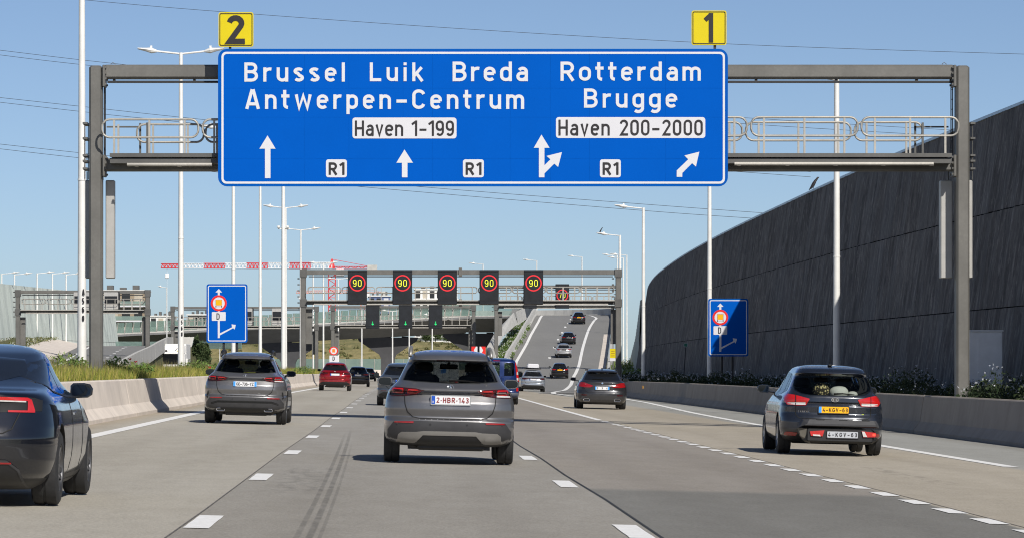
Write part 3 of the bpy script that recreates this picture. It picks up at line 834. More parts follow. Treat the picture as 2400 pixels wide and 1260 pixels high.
# walkway in front of the lower beam, slightly below the rails
mb = MB(); mb.box(gx(262), gx(2222), GY - 0.62, GY + 0.25, gz(371) + 0.01, gz(366)); mb.box(gx(262), gx(2222), GY - 0.66, GY - 0.625, gz(372), gz(363))
mb.box(gx(262), gx(2222), GY - 0.6, GY - 0.15, gz(386), gz(373) - 0.01)
gpart(mb, 'walkway', M['galv_dark'])
for pa_, pb_, pz_, cl_ in ((303, 500, 390, (320, 420)), (1715, 2178, 388, (1722, 1835, 1947, 2058, 2170))):
    mb = MB(); mb.tube([(gx(pa_), GY - 0.72, gz(pz_)), (gx(pb_), GY - 0.72, gz(pz_))], 0.045, 10)
    for px_ in cl_: mb.box(gx(px_), gx(px_) + 0.09, GY - 0.74, GY - 0.5, gz(pz_ + 4), gz(pz_ + 1))
    gpart(mb, 'tubular_lamp', M['rail'])
def rail_loop(a, b, yy, posts, zt=284, zb=326, name='railing'):
    mb = MB(); xa, xb, z0, z1 = gx(a), gx(b), gz(zb), gz(zt)
    pl = rrect(xa, xb, z0, z1, (z1 - z0) * 0.42, 5); pl.append(pl[0])
    mb.tube([(x, yy, z) for x, z in pl], 0.028, 8, caps=False)
    o = gpart(mb, name, M['rail'], smooth=True)
    for p in posts:
        mb = MB(); mb.box(gx(p) - 0.025, gx(p) + 0.025, yy - 0.02, yy + 0.02, gz(366), z1)
        gpart(mb, 'rail_post', M['rail'], o)
for yy, dd in ((GY - 0.6, 0), (GY + 0.75, 6)):
    rail_loop(244 + dd * 12, 468 + dd, yy, (272, 354, 436), zt=284 + dd * 0.5, zb=326 + dd * 0.5)
    rail_loop(478 - dd * 0, 700, yy, (505, 590, 680), zt=284 + dd * 0.5, zb=326 + dd * 0.5)
    for q in range(4): rail_loop(720 + q * 245, 955 + q * 245, yy, (750 + q * 245, 838 + q * 245, 925 + q * 245), zt=284 + dd * 0.5, zb=326 + dd * 0.5)
    rail_loop(1700 - 30, 1745 + dd * 0.2, yy, (1716,), zt=279 + dd * 0.5, zb=322 + dd * 0.5)
    rail_loop(1755, 2003, yy, (1785, 1879, 1972), zt=279 + dd * 0.5, zb=322 + dd * 0.5)
    rail_loop(2012, 2238 - dd * 11, yy, (2043, 2125, 2207) if dd == 0 else (2040, 2134), zt=279 + dd * 0.5, zb=322 + dd * 0.5)
for a, b in ((320, 338), (2155, 2170)):
    mb = MB(); mb.box(gx(a), gx(a) + 0.05, GY + 0.9, GY + 0.95, gz(366), gz(283)); mb.box(gx(b), gx(b) + 0.05, GY + 0.7, GY + 0.75, gz(366), gz(283)); mb.box(gx(a), gx(2236) if a > 1000 else gx(243) , GY + 0.9, GY + 0.93, gz(292) - 0.02, gz(292) + 0.02)
    gpart(mb, 'gate_frame', M['galv_dark'])

# the blue direction sign, 1.1 m in front of the beams
SY = GY - 1.05
sx = lambda p: xat(p, SY)
sz = lambda p: zat(p, SY)
def sign_root(name, label, cat, px_, py_, y, group=None):
    return thing(name, label, cat, tuple(at(px_, py_, y)), group)
def srel(mb, root, name, mat, parent=None, **kw):
    l = root.location
    mb.v = [(x - l.x, y - l.y, z - l.z) for x, y, z in mb.v]
    return mb.build(name, mat, parent or root, **kw)
root_s = sign_root('direction_sign', 'large blue overhead direction sign with white city names and lane arrows', 'sign', 1108, 437, SY)
mb = MB(); mb.prism_y(rrect(sx(511), sx(1706), sz(437), sz(115), 0.22), SY, SY + 0.07)
srel(mb, root_s, 'rim', M['blue_edge'])
mb = MB(); flat(mb, rrect(sx(517), sx(1700), sz(432), sz(120), 0.16), SY - 0.004)
srel(mb, root_s, 'face', M['blue'])
mb = MB()
o_, i_ = rrect(sx(519), sx(1699), sz(431), sz(122), 0.12), rrect(sx(524), sx(1694), sz(426), sz(127), 0.085)
n = len(o_)
mb.add([(x, SY - 0.009, z) for x, z in o_] + [(x, SY - 0.009, z) for x, z in i_], [(i, (i + 1) % n, n + (i + 1) % n, n + i) for i in range(n)])
srel(mb, root_s, 'border', M['white'])
# joints between the sheets of the sign face
mb = MB()
for px_ in (714, 818, 945, 1014, 1196, 1290, 1382, 1560): flat(mb, [(sx(px_) - 0.004, sz(426)), (sx(px_) + 0.004, sz(426)), (sx(px_) + 0.004, sz(127)), (sx(px_) - 0.004, sz(127))], SY - 0.0065)
for py_ in (207, 275, 372): flat(mb, [(sx(524), sz(py_) - 0.004), (sx(1694), sz(py_) - 0.004), (sx(1694), sz(py_) + 0.004), (sx(524), sz(py_) + 0.004)], SY - 0.0055)
srel(mb, root_s, 'sheet_joint', plain('sheet_joint_blue', lin(0, 79, 170), 0.75, spec=0.04))
mb = MB()
for k in range(7):
    xx = sx(560 + k * 180); mb.box(xx, xx + 0.1, SY + 0.072, GY - 0.18, sz(180), sz(172)); mb.box(xx, xx + 0.1, SY + 0.072, GY - 0.18, sz(395), sz(387)); mb.box(xx, xx + 0.1, SY + 0.072, SY + 0.16, sz(430), sz(122))
srel(mb, root_s, 'bracket', M['galv_dark'])
def word(s, a, b, base, top, mat='white', t=0.162, y=SY - 0.012, root=root_s, name='lettering', ws=None):
    mb = MB(); lettering(mb, s, sx(a), sx(b), sz(base), sz(top) - sz(base), y, t, ws)
    return srel(mb, root, name, M[mat])
word('Brussel', 572, 809, 192, 147, ws=1.2)
word('Luik', 866, 993, 191, 147, ws=1.2)
word('Breda', 1060, 1238, 191, 145, ws=1.2)
word('Rotterdam', 1313, 1643, 190, 145, ws=1.2)
word('Antwerpen-Centrum', 574, 1229, 256, 210, ws=1.15)
word('Brugge', 1368, 1588, 253, 208, ws=1.2)
def panel(a, b, z0, z1, r=0.06):
    mb = MB(); flat(mb, rrect(sx(a), sx(b), sz(z1), sz(z0), r), SY - 0.011)
    return srel(mb, root_s, 'route_panel', M['white'])
p = panel(826, 1070, 276, 325, 0.07); word('Haven 1-199', 832, 1064, 319, 283, 'black', 0.135, SY - 0.02, ws=0.98).parent = p
p.location = (0, 0, 0)
p = panel(1303, 1653, 275, 324, 0.07); word('Haven 200-2000', 1309, 1647, 318, 281, 'black', 0.135, SY - 0.02, ws=0.98).parent = p
for a, b in ((764, 813), (1085, 1134), (1406, 1455)):
    p = panel(a, b, 374, 416, 0.06); word('R1', a + 6, b - 5, 410, 381, 'black', 0.18, SY - 0.02, ws=1.15).parent = p
def sarrow(pts, name='arrow'):
    mb = MB(); flat(mb, [(sx(a), sz(b)) for a, b in pts], SY - 0.012); return srel(mb, root_s, name, M['white'])
sarrow([(621, 418), (621, 349), (608, 349), (627, 318), (646, 349), (634, 349), (634, 418)])
sarrow([(942, 416), (942, 382), (929, 382), (948, 351), (968, 382), (955, 382), (955, 416)])
sarrow([(1263, 416), (1263, 347), (1251, 347), (1269, 316), (1288, 347), (1276, 347), (1276, 388), (1290, 374), (1281, 366), (1317, 357), (1308, 392), (1299, 384), (1276, 407), (1276, 416)])
sarrow([(1586, 415), (1586, 400), (1613, 374), (1604, 365), (1639, 356), (1631, 391), (1622, 383), (1599, 406), (1599, 415)])

def number_plate(ch, a, b, z0, z1, strokes, label):
    r = sign_root('number_sign', label, 'sign', (a + b) / 2, z1, SY, 'yellow number signs above the direction sign')
    mb = MB(); mb.prism_y(rrect(sx(a), sx(b), sz(z1), sz(z0), 0.06), SY + 0.02, SY + 0.06)
    srel(mb, r, 'plate', M['yellow'])
    mb = MB(); o_ = rrect(sx(a) + 0.025, sx(b) - 0.025, sz(z1) + 0.025, sz(z0) - 0.025, 0.04); i_ = rrect(sx(a) + 0.045, sx(b) - 0.045, sz(z1) + 0.045, sz(z0) - 0.045, 0.03); n = len(o_)
    mb.add([(x, SY + 0.012, z) for x, z in o_] + [(x, SY + 0.012, z) for x, z in i_], [(i, (i + 1) % n, n + (i + 1) % n, n + i) for i in range(n)])
    srel(mb, r, 'border', M['black'])
    mb = MB(); lettering(mb, ch, sx(strokes[0]), sx(strokes[1]), sz(strokes[3]), sz(strokes[2]) - sz(strokes[3]), SY + 0.008, strokes[4], 1.2)
    srel(mb, r, 'number', M['black'])
    mb = MB(); mb.box(sx(strokes[5] - 3), sx(strokes[5] + 3), SY + 0.062, SY + 0.11, sz(150), sz(z1 - 20)); srel(mb, r, 'stem', M['pole_dark'])
number_plate('2', 512, 594, 29, 110, (530, 576, 36, 104, 0.19, 539), 'yellow square sign with a black 2 above the left end of the blue sign')
number_plate('1', 1621, 1703, 25, 106, (1653, 1671, 31, 100, 0.17, 1676), 'yellow square sign with a black 1 above the right end of the blue sign')

# ------------------------------------------------------------------ far gantries with lane signals
def far_gantry(label, y, pa, pb, top, beam_t, low, low_t, base, rails=True, boxes=True, front=True, splice=None):
    r = thing('signal_gantry', label, 'gantry', (xat((pa + pb) / 2, y), y, 0), 'steel signal gantries over the motorway')
    X0, X1 = xat(pa, y), xat(pb, y)
    q = lambda mb, name, mat, parent=None, **kw: srel(mb, r, name, mat, parent, **kw)
    hw = 0.2
    for xx in (X0, X1):
        mb = MB(); mb.cbox(xx - hw, xx + hw, y - 0.2, y + 0.2, base, zat(top, y) + 0.05, 0.04); q(mb, 'post', M['galv'])
        for zz in (zat(top, y) - 0.25, zat(low, y) - 0.15):
            mb = MB(); mb.box(xx - hw - 0.07, xx + hw + 0.07, y - 0.26, y + 0.26, zz - 0.3, zz + 0.3); q(mb, 'flange', M['galv_dark'])
        if boxes:
            mb = MB(); mb.cbox(xx + (0.3 if xx == X0 else -0.3) - 0.25, xx + (0.3 if xx == X0 else -0.3) + 0.35, y + 0.3, y + 0.6, zat(low, y) - 3.2, zat(low, y) - 0.6, 0.02); q(mb, 'equipment_box', M['galv'])
            mb = MB()
            for k in range(6): mb.box(xx - 0.45, xx - 0.3, y, y + 0.6, zat(low, y) - 0.6 + 0.45 * k, zat(low, y) - 0.52 + 0.45 * k)
            q(mb, 'ladder_cage', M['galv_dark'])
    mb = MB(); mb.cbox(X0 + hw, X1 - hw, y - 0.16, y + 0.16, zat(top + beam_t, y), zat(top, y), 0.03); q(mb, 'top_beam', M['galv'])
    mb = MB(); mb.box(X0 + 0.4, X1 - 0.4, y - 0.06, y + 0.04, zat(top + beam_t, y) - 0.16, zat(top + beam_t, y) - 0.08); q(mb, 'cable_tray', M['pole_dark'])
    mb = MB(); mb.cbox(X0 + hw, X1 - hw, y - 0.14, y + 0.18, zat(low + low_t, y), zat(low, y), 0.03); q(mb, 'bottom_beam', M['galv_dark'])
    mb = MB(); mb.box(X0 + 0.3, X1 - 0.3, y - 0.7, y - 0.16, zat(low, y) + 0.0, zat(low, y) + 0.07); mb.tube([(X0 + 0.8, y - 0.8, zat(low, y) - 0.25), (X1 - 0.8, y - 0.8, zat(low, y) - 0.25)], 0.06, 6)
    q(mb, 'walkway', M['rail'])
    if rails:
        n_ = max(2, round((X1 - X0) / 2.6)); st = (X1 - X0 - 0.6) / n_
        z0, z1 = zat(low, y) + 0.6, zat(low, y) + 1.05
        for k in range(n_):
            for dy in (-0.68, 0.5):
                a, b = X0 + 0.3 + k * st + 0.05, X0 + 0.3 + (k + 1) * st - 0.05
                mb = MB(); pl = rrect(a, b, z0, z1, 0.18, 3); pl.append(pl[0])
                mb.tube([(x, y + dy, z) for x, z in pl], 0.03, 5, caps=False)
                for f_ in (0.15, 0.5, 0.85): mb.box(a + (b - a) * f_ - 0.025, a + (b - a) * f_ + 0.025, y + dy - 0.02, y + dy + 0.02, zat(low, y) + 0.07, z1)
                q(mb, 'railing', M['rail'])
    if splice:
        mb = MB()
        for pz in (top, low): mb.box(xat(splice, y) - 0.12, xat(splice, y) + 0.12, y - 0.24, y + 0.24, zat(pz + beam_t, y) - 0.1, zat(pz, y) + 0.15)
        q(mb, 'splice_flange', M['galv'])
    return r
far_gantry('long steel gantry carrying five speed signals reading ninety', 270, 711, 1449, 632, 12, 705, 8, 0.0, splice=1079)
far_gantry('shorter gantry behind the ninety signals with three green arrow signals', 393, 780, 1110, 716, 6, 762, 5, -0.3)
far_gantry('gantry over the exit ramp carrying a signal reading seventy', 388, 1163, 1449, 668, 8, 716, 6, -0.3)
far_gantry('gantry over the opposite carriageway before the apartment block at far left', 330, 42, 346, 680, 8, 727, 6, -0.5)
far_gantry('gantry over the opposite carriageway behind the left blue lorry sign', 410, 405, 742, 718, 6, 764, 5, -0.5)

def lane_signal(y, a, b, t_, bt, label, kind, group):
    yy = y - 0.95
    s = thing('lane_signal', label, 'signal', tuple(at((a + b) / 2, bt, yy)), group)
    x0, x1, z0, z1 = xat(a, yy), xat(b, yy), zat(bt, yy), zat(t_, yy)
    mb = MB(); mb.cbox(x0, x1, yy, yy + 0.4, z0, z1, 0.03); srel(mb, s, 'housing', M['vms'])
    mb = MB(); mb.box(x0 + 0.03, x1 - 0.03, yy - 0.03, yy - 0.002, z0 + 0.28, z0 + 0.31); mb.box(x0 + 0.03, x1 - 0.03, yy - 0.03, yy - 0.002, z1 - 0.14, z1 - 0.11); srel(mb, s, 'shade_lip', M['plastic'])
    cx = (x0 + x1) / 2; w = x1 - x0
    if kind in ('90', '70'):
        cz = z1 - (z1 - z0) * (0.385 if kind == '90' else 0.46); R_ = w * 0.395
        mb = MB(); pl = [(cx + R_ * math.cos(k * math.pi / 20), cz + R_ * math.sin(k * math.pi / 20)) for k in range(41)]
        ribbon(mb, pl, w * 0.06, yy - 0.012); srel(mb, s, 'red_ring', M['led_red'])
        mb = MB(); lettering(mb, kind, cx - w * 0.23, cx + w * 0.22, cz - w * 0.18, w * 0.36, yy - 0.012, 0.1, 0.95); srel(mb, s, 'digits', M['led_yellow'])
    elif kind == 'arrow':
        cz = z0 + (z1 - z0) * 0.19; k = w * 0.09
        mb = MB(); mb.box(cx - k * 0.2, cx + k * 0.2, yy - 0.015, yy - 0.005, cz, cz + k * 2.2); flat(mb, [(cx - k, cz), (cx, cz - k), (cx + k, cz), (cx + k * 0.7, cz + k * 0.5), (cx, cz - k * 0.2), (cx - k * 0.7, cz + k * 0.5)], yy - 0.017); srel(mb, s, 'green_arrow', M['led_green'])
    return s
ordn = ['leftmost', 'second', 'third', 'fourth', 'fifth']
for i, c_ in enumerate((837.5, 943.5, 1048.5, 1146.5, 1250.5)):
    lane_signal(270, c_ - 22.5, c_ + 22.5, 632, 712, ['leftmost of the five black signals showing ninety in a red ring', 'second from left of the five black signals showing ninety', 'middle one of the five black signals showing ninety', 'fourth from left of the five black signals showing ninety', 'rightmost of the five black signals showing ninety, above the ramp'][i], '90', 'speed signals reading ninety')
for i, c_ in enumerate((873.5, 950.5, 1021)):
    lane_signal(393, c_ - 16, c_ + 16, 713, 769, ['left black signal with a small green down arrow', 'middle black signal with a small green down arrow', 'right black signal with a small green down arrow'][i], 'arrow', 'green arrow signals')
lane_signal(388, 1302, 1334, 665, 722, 'small black signal showing seventy in a red ring above the ramp', '70', None)
lane_signal(388, 1227, 1258, 666, 722, 'dark ramp signal whose lower edge shows under the rightmost ninety signal', '', None)
# signals of the opposite carriageway seen from behind
for y, a, b, t_, bt, lab in ((330, 172, 214, 684, 724, 'grey back of a lane signal left of the big gantry post'), (330, 243, 280, 684, 724, 'grey back of a lane signal right of the big gantry post'), (410, 566, 594, 722, 761, 'grey back of a lane signal beside the blue lorry sign'), (410, 637, 664, 722, 761, 'grey back of a lane signal beside the camera mast')):
    s = thing('lane_signal', lab, 'signal', tuple(at((a + b) / 2, bt, y - 0.4)), 'backs of opposite lane signals')
    x0, x1, z0, z1 = xat(a, y - .4), xat(b, y - .4), zat(bt, y - .4), zat(t_, y - .4)
    mb = MB(); mb.cbox(x0, x1 - 0.12, y - 0.36, y - 0.2, z0, z1, 0.02); srel(mb, s, 'back_panel', M['alu'])
    mb = MB(); mb.box(x1 - 0.25, x1, y - 0.19, y + 0.3, z0 - 0.05, z1 + 0.05); mb.box(x0 + 0.1, x1 - 0.2, y - 0.4, y - 0.365, z0 + 0.55, z1 - 0.35); srel(mb, s, 'housing', M['vms'])

# ------------------------------------------------------------------ blue lorry-exit signs
def lorry_sign(px0, px1, py0, py1, y, label, leg_px, leg_bot, tilt=0):
    r = sign_root('lorry_sign', label, 'sign', (px0 + px1) / 2, py1, y, 'blue lorry lane signs')
    X_ = lambda f_: xat(px0 + (px1 - px0) * f_, y); Z_ = lambda f_: zat(py0 + (py1 - py0) * f_, y)
    W_, H_ = X_(1) - X_(0), Z_(0) - Z_(1)
    q = lambda mb, name, mat, parent=None: srel(mb, r, name, mat, parent)
    mb = MB(); mb.prism_y(rrect(X_(0), X_(1), Z_(1), Z_(0), 0.1), y, y + 0.05); q(mb, 'rim', M['blue_edge'])
    mb = MB(); flat(mb, rrect(X_(0) + .05, X_(1) - .05, Z_(1) + .05, Z_(0) - .05, 0.08), y - 0.004); q(mb, 'face', M['blue'])
    mb = MB(); o_ = rrect(X_(0) + .065, X_(1) - .065, Z_(1) + .065, Z_(0) - .065, 0.07); i_ = rrect(X_(0) + .105, X_(1) - .105, Z_(1) + .105, Z_(0) - .105, 0.05); n = len(o_)
    mb.add([(x, y - 0.008, z) for x, z in o_] + [(x, y - 0.008, z) for x, z in i_], [(i, (i + 1) % n, n + (i + 1) % n, n + i) for i in range(n)]); q(mb, 'border', M['white'])
    mb = MB(); flat(mb, [(X_(a), Z_(b)) for a, b in ((0.275, 0.92), (0.275, 0.14), (0.22, 0.14), (0.3, 0.08), (0.38, 0.14), (0.325, 0.14), (0.325, 0.84), (0.625, 0.735), (0.61, 0.685), (0.715, 0.695), (0.685, 0.775), (0.65, 0.75), (0.325, 0.875), (0.325, 0.92))], y - 0.01); q(mb, 'arrow', M['white'])
    cx, cz, R_ = X_(0.3), Z_(0.325), W_ * 0.195
    circ = lambda rad: [(cx + rad * math.cos(k * math.pi / 16), cz + rad * math.sin(k * math.pi / 16)) for k in range(32)]
    mb = MB(); flat(mb, circ(R_), y - 0.014); red = q(mb, 'prohibition_ring', M['signred'])
    mb = MB(); flat(mb, circ(R_ * 0.74), y - 0.018); q(mb, 'ring_centre', M['white'], red)
    k = R_ * 0.36
    mb = MB(); flat(mb, [(cx - k - .012, cz + k * 1.1 + .012), (cx - k - .012, cz - k * 0.8), (cx + k + .012, cz - k * 0.8), (cx + k + .012, cz + k * 1.1 + .012)], y - 0.021)
    for xx in (-1, 1): flat(mb, [(cx + xx * k - 0.02, cz - k * 0.95), (cx + xx * k + 0.02, cz - k * 0.95), (cx + xx * k + 0.02, cz - k * 1.45), (cx + xx * k - 0.02, cz - k * 1.45)], y - 0.021)
    flat(mb, [(cx - k, cz - k * 1.17), (cx + k, cz - k * 1.17), (cx + k, cz - k * 1.25), (cx - k, cz - k * 1.25)], y - 0.0225); q(mb, 'lorry_outline', M['black'], red)
    mb = MB(); flat(mb, [(cx - k, cz + k * 1.1), (cx + k, cz + k * 1.1), (cx + k, cz - k * 0.75), (cx - k, cz - k * 0.75)], y - 0.025); q(mb, 'lorry_symbol', M['orange'], red)
    mb = MB(); flat(mb, rrect(cx - W_ * .17, cx + W_ * .17, Z_(0.625), Z_(0.475), 0.035), y - 0.014); tab = q(mb, 'letter_tab', M['white'])
    mb = MB(); lettering(mb, 'D', cx - W_ * 0.055, cx + W_ * 0.055, Z_(0.605), Z_(0.495) - Z_(0.605), y - 0.019, 0.16, 0.8); q(mb, 'letter', M['black'], tab)
    for p_ in leg_px:
        mb = MB(); mb.tube([(xat(p_, y), y + 0.12, leg_bot), (xat(p_, y), y + 0.12, Z_(0.1))], 0.055, 10); q(mb, 'leg', M['pole_dark'])
lorry_sign(484, 580, 665, 802, 165, 'blue lorry lane sign on black legs in the grass strip at left', (524, 555), 0.5)
lorry_sign(1660, 1754, 699, 834, 165, 'blue lorry lane sign half in shadow before the dark wall', (1692, 1717), 0.1)

# small round lorry sign behind the red car
r = sign_root('round_sign', 'round red rimmed lorry sign with a letter D panel above the red car', 'sign', 782, 870, 300)
yS = 300
c0 = at(782, 821, yS); mb = MB(); mb.prism_y([(c0.x + 0.36 * math.cos(k * math.pi / 12), c0.z + 0.36 * math.sin(k * math.pi / 12)) for k in range(24)], yS, yS + 0.03); red = srel(mb, r, 'prohibition_ring', M['signred'])
mb = MB(); flat(mb, [(c0.x + 0.27 * math.cos(k * math.pi / 12), c0.z + 0.27 * math.sin(k * math.pi / 12)) for k in range(24)], yS - 0.006); srel(mb, r, 'ring_centre', M['white'], red)
mb = MB(); flat(mb, [(c0.x - .12, c0.z + .15), (c0.x + .12, c0.z + .15), (c0.x + .12, c0.z - .13), (c0.x - .12, c0.z - .13)], yS - 0.012); srel(mb, r, 'lorry_symbol', plain('deep_orange', lin(235, 125, 30), 0.5), red)
mb = MB(); mb.box(xat(772, yS), xat(793, yS), yS, yS + 0.03, zat(856, yS), zat(832, yS)); tab = srel(mb, r, 'letter_tab', M['white'])
mb = MB(); lettering(mb, 'D', xat(779.5, yS), xat(786, yS), zat(844, yS), zat(834, yS) - zat(844, yS), yS - 0.008, 0.18, 0.8); srel(mb, r, 'letter', M['black'], tab)
mb = MB(); mb.tube([(c0.x, yS + 0.08, 0.3), (c0.x, yS + 0.08, c0.z)], 0.05, 8); srel(mb, r, 'leg', M['galv_dark'])

# ------------------------------------------------------------------ lamp posts
def lamp_arm(mb, base, dx, rise, L_, th=0.05):
    tip = base + Vector((dx * L_ * 0.62, 0, rise * 0.6))
    mb.tube([base, tip], th * 0.8, 7)
def lamp_head(mb, base, dx, rise, L_):
    a = base + Vector((dx * L_ * 0.55, 0, rise * 0.5)); b = base + Vector((dx * L_, 0, rise))
    d = (b - a); k = abs(d.x)
    pts = [(0, .06, .05), (0.3, .17, .12), (0.55, .17, .08), (1, .1, .035)]
    rings = []
    for s, w, h_ in pts:
        c_ = a + d * s
        rings.append([c_ + Vector((0, w * math.cos(t_), h_ * math.sin(t_))) for t_ in (2 * math.pi * i / 8 for i in range(8))])
    mb.loft(rings)
    mb.box(a.x + d.x * 0.3 - 0.04, a.x + d.x * 0.3 + 0.04, a.y - 0.04, a.y + 0.04, a.z + d.z * 0.3 + 0.1, a.z + d.z * 0.3 + 0.19)
def pole(x, y, base, top, arms, label, group, r0=0.13, r1=0.075, L_=1.75, number=False):
    o = thing('lamp_post', label, 'lamp post', (x, y, base), group)
    mb = MB(); mb.tube([(0, 0, 0), (0, 0, (top - base) * 0.45), (0, 0, top - base)], r0, 12, r2=r1)
    mb.build('mast', M['pole'], o, smooth=True, auto=40)
    mb = MB(); mb.tube([(0, 0, (top - base) * 0.45), (0, 0, (top - base) * 0.45 + 0.05)], (r0 + r1) / 2 + 0.012, 12); mb.build('collar', M['pole'], o)
    for dx in arms:
        mb = MB(); lamp_arm(mb, Vector((0, 0, top - base - 0.05)), dx, 0.2, L_); mb.build('arm', M['pole'], o)
        mb = MB(); lamp_head(mb, Vector((0, 0, top - base - 0.05)), dx, 0.22, L_); mb.build('lamp_head', M['pole'], o)
    if number:
        mb = MB()
        for i, ch in enumerate('A560'): lettering(mb, ch, 0.02, 0.12, 2.95 - i * 0.24, 0.17, -r0 - 0.012, 0.2, 0.6)
        mb.build('asset_number', M['black'], o)
    return o
GL, GR, GF = 'double armed lamp posts in the median', 'lamp posts before the dark wall', 'lamp posts far away'
for px_, y, top, num, lab in ((192, 100, 14.0, True, 'thick white lamp post left of the big gantry, top out of frame'), (424, 146, None, True, 'white double armed lamp post with both lamps left of the blue sign'), (547, 191, 14.0, False, 'white lamp post behind the left blue lorry sign'), (610, 232, 14.0, False, 'white lamp post between the lorry sign and the camera mast'), (669.5, 281, None, False, 'double armed lamp post partly behind the camera mast'), (705, 322, None, False, 'double armed lamp post at the left end of the signal gantry'), (758, 431, None, False, 'double armed lamp post crossing the white crane jib'), (793, 505, None, False, 'double armed lamp post beside the red crane tower'), (920, 505, None, False, 'double armed lamp post between two green arrow signals')):
    top = top or {424: zat(124, y), 669.5: zat(486, y), 705: zat(538, y), 758: zat(617, y), 793: zat(653, y), 920: zat(728, y)}[px_]
    pole(xat(px_, y), y, 0.4 if y < 450 else -0.3, top, (-1, 1), lab, GL, r0=0.135 if y < 150 else 0.12, number=num)
for px_, y, lab in ((734, 420, 'thin white lamp post just right of the signal gantry left post'), (848, 470, 'white post standing below the leftmost green arrow signal'), (959, 480, 'white post standing below the middle green arrow signal'), (1013, 500, 'white post standing below the right green arrow signal')):
    pole(xat(px_, y), y, -0.3, zat({734: 640, 848: 722, 959: 735, 1013: 738}[px_], y), (-1,), lab, GF, 0.1, 0.08, 1.2)
for px_, y, top, lab in ((1961, 125, zat(184, 125), 'white lamp post right of the sign, crossing the gantry rail'), (1663, 176, 11.4, 'white lamp post behind the right blue lorry sign'), (1508, 225, zat(487, 225), 'white lamp post with one arm at the far end of the dark wall'), (1453, 277, zat(551, 277), 'white lamp post with a black bird, beside the signal gantry')):
    pole(xat(px_, y), y, 0.1, top, (-1,), lab, GR, 0.135, 0.09, 1.8 if y > 130 else 1.5)
for px_, top, y, lab in ((1132, 618, 560, 'small lamp post on the viaduct, furthest left above the ninety gantry'), (1258, 610, 560, 'small lamp post above the rightmost ninety signal'), (1364, 601, 552, 'small lamp post above the seventy signal'), (1447, 598, 520, 'tall thin lamp post at the ramp bend, nearest the gantry post'), (1469, 597, 470, 'outermost thin lamp post right of the gantry post'), (1461, 604, 500, 'thin lamp post between its two neighbours right of the gantry')):
    pole(xat(px_, y), y, 9.1 if y > 545 else -1, zat(top, y), (-1,), lab, GF, 0.13, 0.08, 2.2)
for i, (px_, top) in enumerate(((4, 641), (34, 643), (87, 640), (123, 641), (155, 643))):
    pole(xat(px_, 400 + i * 6), 400 + i * 6, -0.5, zat(top, 400 + i * 6), (1,), ['white lamp post cut by the left picture edge', 'second white lamp post from the left picture edge', 'third white lamp post before the pale green wall', 'fourth white lamp post before the pale green wall', 'fifth white lamp post, nearest the big gantry post'][i], GF, 0.11, 0.08, 2.0)
pole(xat(391, 480), 480, -0.5, zat(673, 480), (-1,), 'small lamp post standing left of the opposite gantry, arm to the left', GF, 0.09, 0.07, 1.2)
pole(xat(488, 440), 440, -0.5, zat(811, 440), (-1,), 'short white lamp post under the left lorry sign', GF, 0.08, 0.06, 0.6)
pole(xat(515, 460), 460, -0.5, zat(813, 460), (1,), 'short white lamp post close to the lorry sign legs', GF, 0.08, 0.06, 0.5)
# camera mast
y = 235; o = thing('camera_mast', 'thick white camera mast crossing behind the bottom edge of the blue sign', 'mast', (xat(664, y), y, 0.4))
mb = MB(); mb.tube([(0, 0, 0), (0, 0, 7), (0, 0, 15)], 0.15, 12, r2=0.11); mb.build('mast', M['pole'], o, smooth=True, auto=40)
zc = zat(535, y) - 0.4
mb = MB(); mb.box(-0.35, 0.35, -0.03, 0.03, zc - 0.05, zc); mb.build('bracket', M['pole'], o)
for dx in (-0.3, 0.28):
    mb = MB(); mb.cbox(dx - 0.09, dx + 0.09, -0.3, 0.05, zc, zc + 0.16, 0.03); mb.build('camera', M['pole'], o)

# ------------------------------------------------------------------ cabinet, markers, birds, wires
o = thing('roadside_cabinet', 'pale grey roadside cabinet beside the right gantry post', 'cabinet', (xat(2307, 99), 99, 0.3))
hw = (xat(2347, 99) - xat(2268, 99)) / 2; zt = zat(776, 99) - 0.3
mb = MB(); mb.cbox(-hw, hw, -0.25, 0.35, -0.3, zt, 0.02); mb.build('housing', M['cab'], o)
mb = MB(); mb.box(-hw - 0.015, hw + 0.015, -0.28, 0.38, zt + 0.002, zt + 0.04); mb.build('lid', M['cab'], o)
mb = MB(); mb.box(-hw + 0.25, hw - 0.03, -0.268, -0.252, 0.1, zt - 0.1); d_ = mb.build('door', M['cab'], o)
mb = MB(); mb.prism_x([(-0.27, 0.12), (-0.42, 0.12), (-0.42, 0.32), (-0.27, 0.46)], -0.02, 0.32); mb.build('vent_hood', M['cab'], o)
y = 215; o = thing('marker_post', 'leaning thin post with a small green distance plate by the wall', 'marker', tuple(at(1602, 880, y)))
mb = MB(); mb.tube([(0, 0, -0.3), (0.13, 0, 1.75)], 0.03, 6); mb.build('post', M['pole_dark'], o)
mb = MB(); mb.prism_y(rrect(0.0, 0.26, 1.72, 1.98, 0.06), -0.05, -0.03); mb.build('plate', plain('marker_green', lin(40, 110, 90), 0.5), o)
mb = MB(); pl = rrect(0.02, 0.24, 1.74, 1.96, 0.05); pl.append(pl[0]); ribbon(mb, pl, 0.02, -0.055); mb.build('plate_border', M['white'], o)
for y, px_, py_, lab in ((105, 2197, 805, 'small white reflector on the dark wall near the gantry post'),):
    x_ = wtop(y * 1.0) - LEAN * (WH - zat(py_, y)) - 0.14
    mb = MB(); p_ = at(px_, py_, y)
    yy = y
    mb.cbox(-0.012, 0.012, -0.15, 0.15, -0.05, 0.05, 0.004); o = mb.build('wall_reflector', M['white']); o.location = (wtop(108) - LEAN * (WH - p_.z) - 0.12, 108, p_.z); tag(o, lab, 'reflector')
